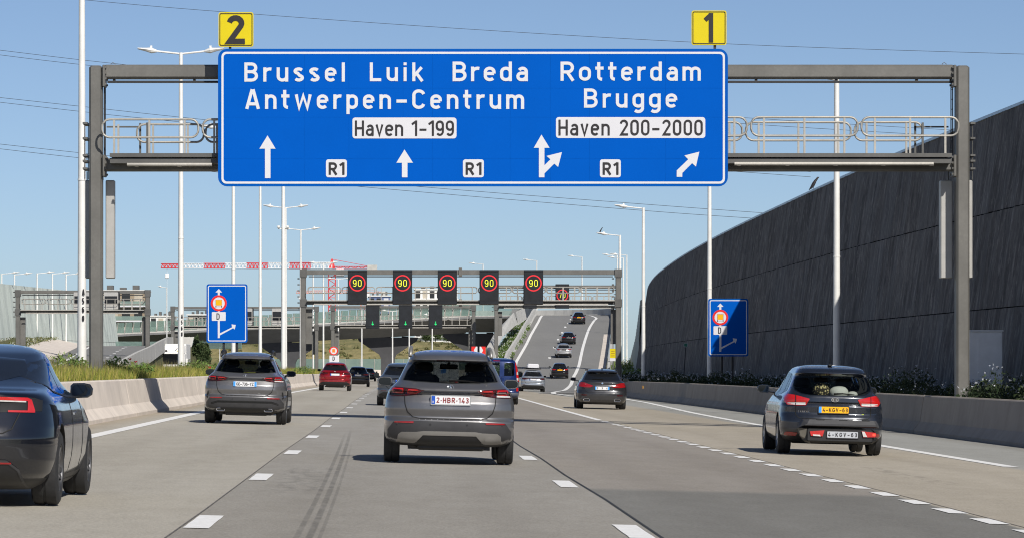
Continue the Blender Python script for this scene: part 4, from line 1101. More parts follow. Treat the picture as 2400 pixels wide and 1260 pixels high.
for px_, py_, lab in ((2060, 946, 'orange reflector on the right barrier beside the nearest dark car'), (1507, 906, 'orange reflector on the right barrier near the estate car'),):
    yb = float(np.interp(px_, [1507, 2060], [13.25 * F / (1507 - PX), 13.35 * F / (2060 - PX)]))
    mb = MB(); mb.cbox(-0.025, 0.0, -0.3, 0.3, -0.08, 0.08, 0.008); o = mb.build('barrier_reflector', M['orange']); o.location = (xat(px_, yb), yb, zat(py_, yb)); tag(o, lab, 'reflector', 'orange barrier reflectors')
y = 262; o = thing('yellow_sign', 'small yellow emergency sign on the barrier beside the ramp', 'sign', tuple(at(1436, 838, y)))
mb = MB(); mb.box(-0.2, 0.2, -0.03, 0.0, 0, 0.68); mb.build('plate', M['yellow'], o)
mb = MB(); mb.box(-0.2, 0.2, -0.032, 0.0, -0.22, -0.004); mb.build('tab', M['white'], o)
mb = MB(); mb.box(0.0, 0.07, 0.01, 0.08, -1.4, 0.5); mb.build('post', M['galv_dark'], o)
mb = MB()
for i in range(3): mb.box(-0.12, 0.14, -0.036, -0.032, 0.15 + i * 0.17, 0.19 + i * 0.17)
mb.build('print_lines', plain('print_ochre', lin(150, 105, 20)), o)

def bird(name, label, loc, flip, s, nod):
    o = thing(name, label, 'bird', loc, rot=(0, 0, 0))
    mb = MB(); body = [(-0.28, .02, .012), (-0.2, .05, .03), (-0.08, .09, .075), (0.06, .12, .085), (0.14, .16, .065), (0.19, .2, .05), (0.24, .215, .048), (0.29, .21, .025), (0.36, .2, .006)]
    mb.loft([[(flip * x * 0.68 * s, r_ * 1.3 * s * math.cos(a), (z * 0.8 + nod * x * 0.9 + r_ * 1.5 * math.sin(a) + 0.12) * s) for a in (2 * math.pi * i / 8 for i in range(8))] for x, z, r_ in body]); mb.build('body', M['black'], o, smooth=True)
    mb = MB()
    for dy in (-0.03, 0.03): mb.tube([(0.0, dy * s, 0.1 * s), (0.02 * flip * s, dy * s, -0.01)], 0.008, 5)
    mb.build('legs', M['black'], o)
yb = 160
p_ = at(1827, 489, yb); bird('crow', 'black crow perched on top of the dark wall', (wtop(157), 157, 9.1), 1, 1.05, 0.7)
lp_ = Vector((xat(1453, 277) - 1.5, 277, zat(551, 277) + 0.14)); bird('crow', 'black crow perched on a lamp arm above the gantry', lp_, 1, 0.8, 0.9)

M['wire'] = plain('cable_grey', (0.03, 0.032, 0.04), 0.6)
wires = [([(150, -4), (480, 25), (1100, 69), (1740, 105), (2420, 128)], 'topmost overhead cable passing above the blue sign'),
         ([(-10, 117), (320, 155), (1000, 222), (1707, 274), (2420, 316)], 'overhead cable meeting the left gantry corner, upper of a pair'),
         ([(-10, 128), (220, 155), (900, 225), (1707, 288), (2420, 330)], 'overhead cable meeting the left gantry corner, lower of a pair'),
         ([(-10, 228), (183, 249), (480, 281), (1200, 352), (1900, 403)], 'overhead cable behind the left gantry post, upper of the middle pair'),
         ([(-10, 239), (183, 261), (370, 281), (1200, 362), (1900, 415)], 'overhead cable behind the left gantry post, lower of the middle pair'),
         ([(-10, 337), (183, 358), (510, 392), (975, 437), (1500, 478), (1800, 500)], 'lowest pair of overhead cables, upper one'),
         ([(-10, 348), (183, 370), (510, 404), (870, 440), (1500, 493), (1800, 514)], 'lowest pair of overhead cables, lower one')]
for pts, lab in wires:
    yw = 430
    pp = smooth_path([tuple(at(a, b, yw)) for a, b in pts], 6)
    mb = MB(); mb.tube(pp, 0.026, 5); tag(mb.build('overhead_cable', M['wire']), lab, 'cable', 'overhead power cables')

# ------------------------------------------------------------------ viaduct
t = NT('screen_glass')
tr = t.node('ShaderNodeBsdfTransparent'); tr.inputs[0].default_value = (0.66, 0.78, 0.73, 1)
df = t.node('ShaderNodeBsdfDiffuse'); df.inputs[0].default_value = (0.26, 0.36, 0.33, 1)
gl = t.node('ShaderNodeBsdfGlossy'); gl.inputs['Roughness'].default_value = 0.05
m1 = t.node('ShaderNodeMixShader'); m1.inputs[0].default_value = 0.5; m2 = t.node('ShaderNodeMixShader'); m2.inputs[0].default_value = 0.1
t.l.new(tr.outputs[0], m1.inputs[1]); t.l.new(df.outputs[0], m1.inputs[2]); t.l.new(m1.outputs[0], m2.inputs[1]); t.l.new(gl.outputs[0], m2.inputs[2]); t.add(m2.outputs[0])
M['screen'] = t.m
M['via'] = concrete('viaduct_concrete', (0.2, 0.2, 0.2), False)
root = thing('viaduct', 'dark grey viaduct with green glass screens crossing over the motorway', 'bridge', (0, VY0, 0))
xs_ = [10 - 4 * i for i in range(24)]
mb = MB()
mb.loft([[(x, 0, via_z(x)), (x, 0, via_z(x) - 0.28), (x, 4.2, via_z(x) - 2.35), (x, VY1 - VY0 - 3, via_z(x) - 2.35), (x, VY1 - VY0, via_z(x) - 0.3), (x, VY1 - VY0, via_z(x))] for x in xs_])
mb.build('deck_girder', M['via'], root)
mb = MB(); mb.loft([[(x, -0.05, via_z(x) + 0.02), (x, -0.05, via_z(x) + 0.22), (x, 0.3, via_z(x) + 0.22), (x, 0.3, via_z(x) + 0.02)] for x in xs_]); mb.build('edge_beam', M['concrete_grey'], root)
# the curved end of the deck
mb = MB(); mb.loft([[(*turn(r_, a), z) for r_, z in ((RI, 9.1), (RI, 8.8), (RI + 4, 6.8), (RO - 3, 6.8), (RO, 8.8), (RO, 9.08))] for a in angs])
mb.v = [(x, y - VY0, z) for x, y, z in mb.v]
mb.build('curved_deck', M['via'], root)
gp, pp_ = None, None
x = 11.5
while x > -74:
    zz = via_z(x - 0.6) + 0.2
    hgt = float(np.interp(x, [-74, -30, 0, 11], [1.5, 1.55, 1.75, 1.9]))
    if gp is None:
        mb = MB(); mb.add([(0.04, -0.05, 0), (1.16, -0.05, 0), (1.16, -0.22, 1), (0.04, -0.22, 1), (0.04, -0.02, 0), (1.16, -0.02, 0), (1.16, -0.19, 1), (0.04, -0.19, 1)], [(0, 1, 2, 3), (7, 6, 5, 4), (0, 4, 5, 1), (1, 5, 6, 2), (2, 6, 7, 3), (3, 7, 4, 0)]); gp = mb.build('glass_panel', M['screen'], root)
        mb = MB(); mb.add([(-0.09, -0.06, 0), (0.09, -0.06, 0), (0.32, -0.24, 1), (0.22, -0.24, 1), (-0.09, 0.1, 0), (0.09, 0.1, 0), (0.32, -0.1, 1), (0.22, -0.1, 1)], [(0, 1, 2, 3), (7, 6, 5, 4), (0, 4, 5, 1), (1, 5, 6, 2), (2, 6, 7, 3), (3, 7, 4, 0)]); pp_ = mb.build('screen_post', M['rail'], root)
        a, b = gp, pp_
    else:
        a, b = gp.copy(), pp_.copy(); COL.objects.link(a); COL.objects.link(b)
    a.location = (x - 1.2, 0, zz); a.scale = (1, 1, hgt); b.location = (x - 1.2, -0.06, zz); b.scale = (1, 1, hgt * 0.98)
    x -= 1.2
# screen carried round the bend
for k in range(9):
    a = angs[18] - (k + 1) * 0.12
    p0, p1 = turn(RI, a + 0.12), turn(RI, a)
    mb = MB(); mb.add([(p0[0], p0[1] - VY0, 9.2), (p1[0], p1[1] - VY0, 9.2), (p1[0], p1[1] - VY0, 11.1), (p0[0], p0[1] - VY0, 11.1)], [(0, 1, 2, 3)]); mb.build('glass_panel', M['screen'], root)
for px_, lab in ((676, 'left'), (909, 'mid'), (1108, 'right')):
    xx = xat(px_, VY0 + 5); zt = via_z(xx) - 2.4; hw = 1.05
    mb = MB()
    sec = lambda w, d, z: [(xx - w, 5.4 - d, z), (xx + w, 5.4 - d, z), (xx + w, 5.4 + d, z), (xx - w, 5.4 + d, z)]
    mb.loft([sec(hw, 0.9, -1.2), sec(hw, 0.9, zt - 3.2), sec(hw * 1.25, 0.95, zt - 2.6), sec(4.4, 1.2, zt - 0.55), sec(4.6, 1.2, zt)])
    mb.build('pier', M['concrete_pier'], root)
    mb = MB()
    for dx in (-2.6, 0, 2.6): mb.box(xx + dx - 0.5, xx + dx + 0.5, 4.9, 5.9, zt + 0.005, zt + 0.14)
    mb.build('bearing', M['seam'], root)

# leaning pale wing walls between the main road and the ramp
for i, pts in enumerate((((1137, 822, 380), (1184, 756, 440), (1194, 728, 450), (1206, 752, 458)), ((1206, 752, 461), (1210, 735, 465), (1228, 722, 480), (1234, 742, 482)))):
    o = thing('wing_wall', ['long pale concrete wing wall rising beside the ramp planting', 'short pale concrete wing wall at the top of the ramp planting'][i], 'wall', tuple(at(*pts[0])), 'wing walls by the ramp')
    if i == 0: poly = [at(1140, 872, 378), at(1141, 812, 380), at(1160, 778, 412), at(1203, 732, 452), at(1212, 757, 454), at(1174, 790, 416), at(1162, 818, 390), at(1158, 872, 380)]
    else: poly = [at(1209, 730, 457), at(1228, 721, 474), at(1233, 746, 476), at(1214, 760, 459)]
    n = len(poly); l = Vector(o.location)
    mb = MB(); mb.add([p - l for p in poly] + [p - l + Vector((0.1, 0.5, 0)) for p in poly], [tuple(range(n)), tuple(range(2 * n - 1, n - 1, -1))] + [(i_, n + i_, n + (i_ + 1) % n, (i_ + 1) % n) for i_ in range(n)])
    mb.build('slab', M['concrete_grey'], o)
# planted slope between wing wall and ramp parapet
mb = MB(); sl = [(378, 11.4, 9.3), (410, 12.4, 10.6), (440, 14.2, 12.3), (470, 16.2, 14.4), (500, 18.3, 16.4)]
vs_ = []
for y, xr_, xl_ in sl: vs_ += [(xr_ - 0.3, y, ramp_z(0, y) + 0.15), (xl_, y, ramp_z(0, y) + 0.3)]
mb.add(vs_, [(2 * i, 2 * i + 1, 2 * i + 3, 2 * i + 2) for i in range(len(sl) - 1)])
tag(mb.build('planted_slope', M['verge']), kind='structure')

# ------------------------------------------------------------------ chevron boards at the split
for i, (a, b) in enumerate(((1105, 1119), (1124, 1138))):
    y = 352; o = thing('chevron_board', ['red and white chevron board at the road split, left one', 'red and white chevron board at the road split, right one'][i], 'sign', tuple(at((a + b) / 2, 862, y)), 'chevron boards at the split')
    w = (b - a) / F * y / 2; z1 = zat(811, y) - o.location.z; z0 = z1 - 0.75
    mb = MB(); mb.box(-w, w, 0, 0.04, z0, z1); mb.build('board', M['white'], o)
    mb = MB(); flat(mb, [(-w, z1), (w * 0.5, z1), (-w * 0.2, z1 - 0.35), (w * 0.5, z0), (-w, z0)] if i == 0 else [(w, z1), (-w * 0.5, z1), (w * 0.2, z1 - 0.35), (-w * 0.5, z0), (w, z0)], -0.006); mb.build('red_chevron', M['signred'], o)
    mb = MB(); mb.box(-0.04, 0.04, 0.045, 0.1, -1.4, z1); mb.build('post', M['galv_dark'], o)

# ------------------------------------------------------------------ left slip road with parapets
LR = [(230, -24.9, -18.6, 0.55), (280, -28.0, -20.9, 1.5), (320, -30.5, -22.6, 2.2), (360, -33.0, -24.4, 3.0), (400, -35.5, -26.1, 3.75), (430, -37.2, -26.6, 4.0), (455, -38.0, -24.5, 4.0)]
lz = lambda x, y: float(np.interp(y, [q[0] for q in LR], [q[3] for q in LR]))
yy_ = list(range(230, 456, 9))
lx0 = lambda y: float(np.interp(y, [q[0] for q in LR], [q[1] for q in LR])); lx1 = lambda y: float(np.interp(y, [q[0] for q in LR], [q[2] for q in LR]))
mb = MB(); strip(mb, [(lx0(y), y) for y in yy_], [(lx1(y), y) for y in yy_], 0, lz); tag(mb.build('slip_road', M['asphalt']), kind='structure')
mb = MB()
n = len(yy_)
mb.add([(lx1(y) + 0.25, y, lz(0, y)) for y in yy_] + [(lx1(y) + 0.6, y, -1.4) for y in yy_], [(i, n + i, n + i + 1, i + 1) for i in range(n - 1)])
mb.add([(lx0(y) - 0.1, y, lz(0, y)) for y in yy_] + [(lx0(y) - 6.5, y, lz(0, y) + 1.1) for y in yy_], [(i, n + i, n + i + 1, i + 1) for i in range(n - 1)])
tag(mb.build('slip_road_embankment', M['verge']), kind='structure')
path_line('slip_edge_line', [(lx0(y) + 1.2, y) for y in range(240, 450, 10)], 0.3, 0.01, zf=lz)
for y in range(250, 440, 12): path_line('slip_lane_dash', [((lx0(y) + lx1(y)) / 2 + 0.5, y), ((lx0(y + 3) + lx1(y + 3)) / 2 + 0.5, y + 3)], 0.3, 0.012, zf=lz)
barrier('slip_parapet', 'pale concrete parapet on the right edge of the left slip road', [(lx1(y) + 0.1, y) for y in range(240, 430, 8)], 1, -1, M['concrete_grey'], 12.0, zf=lz, section=par, gap=0.02, cat='parapet')
low = [(0, -0.3), (0, 0.02), (-3.2, 0.75), (-3.4, 0.75), (-3.4, -0.3)]
barrier('slip_apron', 'pale concrete apron along the left edge of the left slip road', [(lx0(y) - 0.05, y) for y in range(235, 440, 8)], 1, 1, M['concrete'], 12.0, zf=lz, section=low, gap=0.01, cat='apron')
o = barrier('slip_parapet', 'bluish screen wall closing the far bend of the left slip road', [(-40, 458), (-33, 461), (-26, 460), (-20, 455)], 1, 1, M['screen'], 4.0, zf=lambda x, y: 4.0, section=[(0, -0.2), (0, 0.75), (-0.12, 0.75), (-0.12, -0.2)], cat='screen')
# slabs behind the lorry
for i, px_ in enumerate((418, 428, 438)):
    mb = MB(); p0 = at(px_, 806, 425); mb.add([(0, 0, 0), (0.55, 0, 0), (0.85, 0.1, 1.2), (0.25, 0.1, 1.15), (0, .3, 0), (0.55, .3, 0), (0.85, .4, 1.2), (0.25, .4, 1.15)], [(0, 1, 2, 3), (7, 6, 5, 4), (0, 4, 5, 1), (1, 5, 6, 2), (2, 6, 7, 3), (3, 7, 4, 0)])
    o = mb.build('leaning_slab', M['concrete_grey']); o.location = p0 - Vector((0, 0, 0.3)); tag(o, ['pale leaning slab behind the white lorry, left one', 'pale leaning slab behind the white lorry, middle one', 'pale leaning slab behind the white lorry, right one'][i], 'slab', 'slabs behind the lorry')

# ------------------------------------------------------------------ dry grassy hill behind the viaduct, screens at its foot
t = NT('dry_hill'); n1 = t.noise(0.5, detail=7, rough=0.7); n2 = t.noise(0.12, detail=4); n3 = t.noise(2.5, detail=5)
c = t.mix(t.ramp(n1, 0.35, 0.65), (0.22, 0.19, 0.07, 1), (0.34, 0.28, 0.13, 1)); c = t.mix(t.math('MULTIPLY', t.ramp(n2, 0.45, 0.6), 0.7), c, (0.12, 0.13, 0.045, 1)); c = t.mix(t.math('MULTIPLY', t.ramp(n3, 0.5, 0.7), 0.5), c, (0.09, 0.1, 0.035, 1))
t.color(c); t.set(Roughness=0.95); t.bump(n1, 1.0, 0.8); M['hill'] = t.m
def hill_z(x, y):
    crest = float(np.interp(x, [-80, -50, -20, 0, 12, 30], [7.8, 7.5, 7.2, 6.6, 5.8, 3.0]))
    s = min(1, max(0, (y - 612) / 55)); s = s * s * (3 - 2 * s)
    return -0.4 + (crest + 0.4) * s + 0.25 * math.sin(x * 0.5 + y * 0.2) * s
mb = MB(); gxs = np.linspace(-90, 40, 66); gys = np.linspace(600, 700, 26)
mb.add([(x, y, hill_z(x, y)) for y in gys for x in gxs], [(j * 66 + i, j * 66 + i + 1, (j + 1) * 66 + i + 1, (j + 1) * 66 + i) for j in range(25) for i in range(65)])
tag(mb.build('hill', M['hill'], smooth=True), kind='structure')
r = thing('screen_fence', 'low pale green glass screen at the foot of the dry hill', 'fence', (0, 596, 0))
z0, z1 = zat(866, 596), zat(840, 596)
gp2 = None
x = xat(640, 596)
while x < xat(1160, 596):
    if gp2 is None:
        mb = MB(); mb.box(0.03, 2.37, 0, 0.04, 0, z1 - z0); gp2 = mb.build('glass_panel', M['screen'], r); a = gp2
        mb = MB(); mb.box(-0.05, 0.03, -0.06, 0.06, 0, z1 - z0 + 0.05); ps2 = mb.build('fence_post', M['rail'], r); b = ps2
    else:
        a, b = gp2.copy(), ps2.copy(); COL.objects.link(a); COL.objects.link(b)
    a.location = (x, 0, z0); b.location = (x, 0, z0); x += 2.4
wb_ = [(x, 590) for x in range(-26, 18, 4)]
barrier('concrete_barrier', 'far pale concrete wall below the glass screen under the viaduct', wb_, 1, -1, M['concrete'], 8.0, zf=lambda x, y: -0.9, section=[(0, 0), (0, 2.0), (-0.3, 2.0), (-0.3, 0)], cat='barrier')
wb_ = [(x, 560) for x in range(-24, 14, 4)]
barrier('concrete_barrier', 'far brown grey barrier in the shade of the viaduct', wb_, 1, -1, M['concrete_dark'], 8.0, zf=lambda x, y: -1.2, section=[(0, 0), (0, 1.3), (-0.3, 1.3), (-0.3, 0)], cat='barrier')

# ------------------------------------------------------------------ far buildings
def building(label, px0, px1, ptop, y, floors, wall, win, style, zb=-1.4, depth=16):
    r = thing('apartment_block', label, 'building', (xat((px0 + px1) / 2, y), y, zb))
    hw = (xat(px1, y) - xat(px0, y)) / 2; zt = zat(ptop, y) - zb
    mb = MB(); mb.box(-hw, hw, 0, depth, 0, zt); mb.build('wall', wall, r)
    fh = zt / floors
    for k in range(floors):
        z = k * fh
        if z + fh < zat(775, y) - zb: continue
        mb = MB(); mb.box(-hw - 0.5, hw + 0.5, -1.3, 0.0 - 0.01, z - 0.18, z + 0.14); sl_ = mb.build('balcony_slab', M['white'] if style == 'a' else wall, r)
        if style == 'a':
            mb = MB(); mb.box(-hw - 0.45, hw + 0.45, -1.3, -1.26, z + 0.16, z + 1.1); mb.build('balustrade', M['screen'], sl_)
        nb = max(3, int(2 * hw / 2.6))
        for i in range(nb):
            xa = -hw + 2 * hw * (i + 0.12) / nb; xb_ = -hw + 2 * hw * (i + 0.78) / nb
            mb = MB(); mb.box(xa, xb_, -0.06, -0.015, z + 0.35, z + fh - 0.45); mb.build('window', M['glass_dark'] if (i + k) % 3 else win, r)
    mb = MB(); mb.box(-hw - 0.3, hw + 0.3, -0.3, depth, zt + 0.01, zt + 0.3); rf = mb.build('roof', M['pole'], r)
    mb = MB()
    for i in range(4): mb.box(-hw * 0.7 + i * hw * 0.42, -hw * 0.7 + i * hw * 0.42 + hw * 0.2, 3, 6, zt + 0.31, zt + 0.9 + 0.5 * (i % 2))
    mb.build('roof_plant', M['galv_dark'], rf)
M['brick'] = plain('buff_brick', (0.3, 0.24, 0.17), 0.85, 0, 0.2, 4)
M['curtain'] = plain('pale_curtain', (0.45, 0.4, 0.32), 0.7)
building('buff apartment block with white balcony bands left of the big gantry', 196, 340, 682, 800, 6, M['brick'], M['curtain'], 'a')
building('white apartment block seen between the ninety signals', 972, 1072, 678, 1400, 9, M['pole'], M['curtain'], 'b')
building('dark low block on the horizon left of the lorry sign', 440, 490, 738, 900, 4, M['galv_dark'], M['curtain'], 'b')
building('white low warehouse on the horizon beside the opposite gantry', 352, 404, 741, 1000, 3, M['pole'], M['curtain'], 'b')
building('blue and white low shed seen behind the leftmost ninety signal', 864, 914, 694, 1000, 5, plain('shed_blue', (0.12, 0.16, 0.3), 0.6, 0, 0.1), M['white'], 'b')

# ------------------------------------------------------------------ tower cranes
M['crane_red'] = plain('crane_red', lin(214, 66, 70), 0.5, 0, 0.05)
M['crane_pale'] = plain('crane_faded_orange', lin(226, 160, 140), 0.5, 0, 0.05)
M['crane_white'] = plain('crane_white', (0.75, 0.76, 0.78), 0.5, 0, 0.05)
def lattice(mb, a, b, h, w, n, r=0.06):
    a, b = Vector(a), Vector(b)
    d = (b - a) / n
    up = Vector((0, 0, h)) if abs(d.z) < abs(d.x) else Vector((h, 0, 0))
    dy = Vector((0, w, 0))
    for k in range(n):
        p0, p1 = a + d * k, a + d * (k + 1)
        for o_ in (Vector((0, 0, 0)), up, dy, dy + up): mb.tube([p0 + o_, p1 + o_], r, 4, caps=False)
        for o_ in (Vector((0, 0, 0)), dy): mb.tube([p0 + o_, (p0 + p1) / 2 + o_ + up], r * 0.7, 4, caps=False); mb.tube([(p0 + p1) / 2 + o_ + up, p1 + o_], r * 0.7, 4, caps=False)
        mb.tube([p0 + up, p0], r * 0.7, 4, caps=False)
y = 900
def crane(label, y, pmast, ptip, ptail, pj, pmt, base, seg, mats, jh, mw):
    m_ = at(pmast, pj, y); r = thing('tower_crane', label, 'crane', (m_.x, y, -1.4), 'tower cranes on the horizon')
    zj = m_.z + 1.4
    mb = MB(); lattice(mb, (-mw / 2, 0, 0), (-mw / 2, 0, zj - 0.4), mw, mw, int(zj / (mw * 1.3)), 0.11); mb.build('mast', mats[0], r)
    xt = xat(ptip, y) - m_.x
    for i in range(seg):
        a = xt * i / seg; b = xt * (i + 1) / seg
        mb = MB(); lattice(mb, (a, 0, zj + (jh * .1 * i / seg)), (b, 0, zj + (jh * .1 * (i + 1) / seg)), jh * (1 - 0.35 * i / seg), 1.2, 6, 0.1); mb.build('jib_section', mats[(i + 1) % 2], r)
    xl = xat(ptail, y) - m_.x
    mb = MB(); lattice(mb, (0, 0, zj), (xl, 0, zj), 0.5, 1.2, 6, 0.08); mb.build('counter_jib', mats[0], r)
    mb = MB(); mb.box(xl * 0.78, xl, -0.2, 1.4, zj - 1.0, zj + 0.9); mb.build('counterweight', M['concrete_grey'], r)
    mb = MB(); mb.prism_y([(-mw / 2, zj), (mw / 2, zj), (0.2, zj + 2.4), (-0.2, zj + 2.4)], 0, mw); mb.tube([(0.1, mw / 2, zj + 2.3), (xl * 0.85, mw / 2, zj + 0.5)], 0.06, 4); mb.build('tower_head', mats[0], r)
    mb = MB(); mb.cbox(mw * 0.6, mw * 0.6 + 2.0, -0.3, 1.5, zj - 1.8, zj - 0.1, 0.1); mb.build('cab', M['crane_white'], r)
    hx = xat(ptip, y) - m_.x + 1.5
    mb = MB(); mb.tube([(hx, 0.5, zj), (hx, 0.5, zj - 3.0)], 0.05, 4); mb.cbox(hx - 0.5, hx + 0.5, 0.2, 0.8, zj - 2.4, zj - 1.2, 0.1); mb.tube([(hx, 0.5, zj - 2.6), (hx, 0.5, zj - 5)], 0.04, 4); mb.build('hook_block', M['crane_white'], r)
crane('red and white tower crane with a long jib towards the left', 900, 778, 377, 884, 629, 620, 0, 8, (M['crane_red'], M['crane_white']), 1.5, 1.7)
crane('faded orange tower crane far behind the signal gantry', 1500, 850, 694, 905, 687, 680, 0, 4, (M['crane_pale'], M['crane_pale']), 1.4, 1.8)

# ------------------------------------------------------------------ plants
def leaf_mat(name, rough=0.7, trans=0.25):
    t = NT(name); a = t.n.new('ShaderNodeAttribute'); a.attribute_name = 'Col'
    t.color(a.outputs['Color']); t.set(Roughness=rough, Specular_IOR_Level=0.25)
    tl = t.node('ShaderNodeBsdfTranslucent'); t.l.new(a.outputs['Color'], tl.inputs[0])
    mx = t.node('ShaderNodeMixShader'); mx.inputs[0].default_value = trans
    t.l.new(t.b.outputs[0], mx.inputs[1]); t.l.new(tl.outputs[0], mx.inputs[2]); t.add(mx.outputs[0])
    return t.m
M['leaf'] = leaf_mat('foliage')
def tri_cloud(name, v, cols, mat=None, parent=None, per=3):
    """v: (n, per, 3) faces of per corners, cols: (n, 3)"""
    n = len(v); me = bpy.data.meshes.new(name)
    me.vertices.add(n * per); me.vertices.foreach_set('co', np.asarray(v, dtype=np.float32).ravel())
    me.loops.add(n * per); me.loops.foreach_set('vertex_index', np.arange(n * per, dtype=np.int32))
    me.polygons.add(n); me.polygons.foreach_set('loop_start', np.arange(0, n * per, per, dtype=np.int32))
    me.update(calc_edges=True)
    ca = me.color_attributes.new('Col', 'FLOAT_COLOR', 'POINT')
    c4 = np.ones((n, per, 4), dtype=np.float32); c4[:, :, :3] = np.asarray(cols)[:, None, :]
    ca.data.foreach_set('color', c4.ravel())
    me.materials.append(mat or M['leaf'])
    return link(name, me, parent)
def blades(n, xf, yr, zf, h, w, pal, lean=0.35):
    u = rng.random(n)
    y = yr[0] + (yr[1] - yr[0]) * u ** 1.15
    x = xf(y, rng.random(n)); z = zf(x, y)
    hh = h * (0.45 + 0.85 * rng.random(n)); a = rng.random(n) * 2 * np.pi; ln = lean * hh * rng.standard_normal(n)
    b = rng.random(n) * 2 * np.pi; ww = w * (0.6 + 0.8 * rng.random(n))
    p = np.stack([x, y, z], 1); d = np.stack([np.cos(a) * ww, np.sin(a) * ww, 0 * a], 1)
    tip = p + np.stack([np.cos(b) * ln, np.sin(b) * ln, hh], 1)
    v = np.stack([p - d, p + d, tip], 1)
    pal = np.asarray(pal); c = pal[rng.integers(0, len(pal), n)] * (0.75 + 0.5 * rng.random((n, 1)))
    return v, c
def vz(x, y):
    return np.interp(-x, [6.85, 7.4, 9, 10.6, 11.6], [0.9, 1.04, 1.02, 0.7, -0.16]) - 0.02 + np.interp(y, [0, 170, 300, 420], [0, 0, -0.2, -0.2])
pal_g = [(0.34, 0.32, 0.055), (0.4, 0.35, 0.09), (0.22, 0.27, 0.045), (0.42, 0.35, 0.13), (0.16, 0.2, 0.04), (0.26, 0.27, 0.05)]
va, ca_ = blades(130000, lambda y, r_: -6.9 - 3.4 * r_ ** 1.3, (58, 260), vz, 0.34, 0.012, pal_g)
vb, cb_ = blades(16000, lambda y, r_: -7.2 - 3.0 * r_, (62, 330), vz, 0.5, 0.01, [(0.24, 0.2, 0.09), (0.3, 0.25, 0.12), (0.16, 0.17, 0.05)], 0.2)
vc, cc_ = blades(14000, lambda y, r_: -6.9 - 3.6 * r_, (240, 440), vz, 0.42, 0.03, pal_g)
tag(tri_cloud('verge_grass', np.concatenate([va, vb, vc]), np.concatenate([ca_, cb_, cc_])), 'tall yellow green grass growing behind the left barrier', 'grass', kind='stuff')
def clump(cx, cy, cz, rx, ry, rz, n, s, pal):
    d = rng.standard_normal((n, 3)); d /= np.linalg.norm(d, axis=1)[:, None]; rad = rng.random(n) ** 0.45
    p = np.array([cx, cy, cz]) + d * rad[:, None] * np.array([rx, ry, rz])
    p[:, 2] = np.maximum(p[:, 2], cz - rz * 0.9)
    a = rng.standard_normal((n, 3)) * s; b = rng.standard_normal((n, 3)) * s
    v = np.stack([p - a * 0.5, p + b * 0.5, p + a * 0.5], 1)
    pal = np.asarray(pal); c = pal[rng.integers(0, len(pal), n)] * (0.7 + 0.6 * rng.random((n, 1)))
    return v, c
# leafy weeds rising above the grass
pal_w = [(0.14, 0.22, 0.05), (0.17, 0.25, 0.06), (0.22, 0.27, 0.08), (0.1, 0.17, 0.04)]
for i, (px_, py_, y, rx, rz, lab) in enumerate(((150, 850, 88, 0.55, 0.34, 'leafy green weed clump behind the nearest black car'), (185, 858, 92, 0.4, 0.25, 'leafy weed clump just left of the thick lamp post'), (270, 856, 96, 0.42, 0.28, 'leafy weed clump just right of the big gantry post'), (330, 862, 100, 0.4, 0.2, 'low weed clump between gantry post and second lamp post'), (455, 856, 130, 0.6, 0.3, 'leafy weed clump right of the double armed lamp post'), (520, 860, 135, 0.5, 0.25, 'leafy weed clump at the legs of the left lorry sign'), (712, 866, 190, 0.6, 0.3, 'weed clump at the foot of the signal gantry left post'))):
    c_ = at(px_, py_, y); v, c = clump(c_.x, y, c_.z, rx, 0.5, rz * 0.75, 420, 0.06, pal_w)
    o = tri_cloud('weed_clump', v, c); tag(o, lab, 'plant', 'weed clumps in the grass strip', 'stuff')
# poppies
M['poppy'] = plain('poppy_red', (0.6, 0.03, 0.02), 0.6)
for i, (px_, py_) in enumerate(((305, 843), (318, 849), (492, 862), (344, 857), (536, 858))):
    y = 96 + i * 6; p_ = at(px_, py_, y); o = thing('poppy', ['upper red poppy right of the big gantry post', 'lower red poppy right of the big gantry post', 'red poppy left of the lorry sign legs', 'red poppy half hidden in grass near the second lamp post', 'red poppy between the lorry sign legs'][i], 'flower', tuple(p_), 'red poppies')
    mb = MB()
    for k in range(5):
        a = k * 1.257; mb.add([(0, 0, 0), (0.05 * math.cos(a - 0.6), 0.05 * math.sin(a - .6), 0.035), (0.055 * math.cos(a), 0.055 * math.sin(a), 0.06), (0.05 * math.cos(a + .6), 0.05 * math.sin(a + .6), 0.035)], [(0, 1, 2, 3)])
    mb.build('petals', M['poppy'], o); mb = MB(); mb.tube([(0, 0, 0), (0.02, 0, -0.6)], 0.004, 4); mb.build('stem', plain('stem_green', (0.1, 0.15, 0.04)) if i == 0 else bpy.data.materials['stem_green'], o)
# dark planting with white flowers before the wall
pal_d = [(0.03, 0.05, 0.022), (0.045, 0.065, 0.028), (0.025, 0.04, 0.02), (0.055, 0.07, 0.035)]
vv, cc = [], []; vf, cf = [], []
for k in range(420):
    y = 72 + 215 * (k / 420) ** 1.25 + random.uniform(-1, 1); bx = float(np.interp(y, rby, rbx))
    x = bx + random.uniform(1.05, 3.1); rz = random.uniform(0.16, 0.42) + (0.2 if random.random() < 0.12 else 0)
    zb = 0.42 + prof(y)
    v, c = clump(x, y, zb + rz * 0.7, random.uniform(0.3, 0.55), 0.8, rz * 0.85, 300, 0.045 + y * 0.00015, pal_d); vv.append(v); cc.append(c)
    if random.random() < 0.75:
        v, c = clump(x, y, zb + rz * 1.2, 0.5, 0.8, rz * 0.6, random.randint(8, 40), 0.03 + y * 0.0002, [(0.6, 0.62, 0.66), (0.45, 0.47, 0.5)]); vf.append(v); cf.append(c)
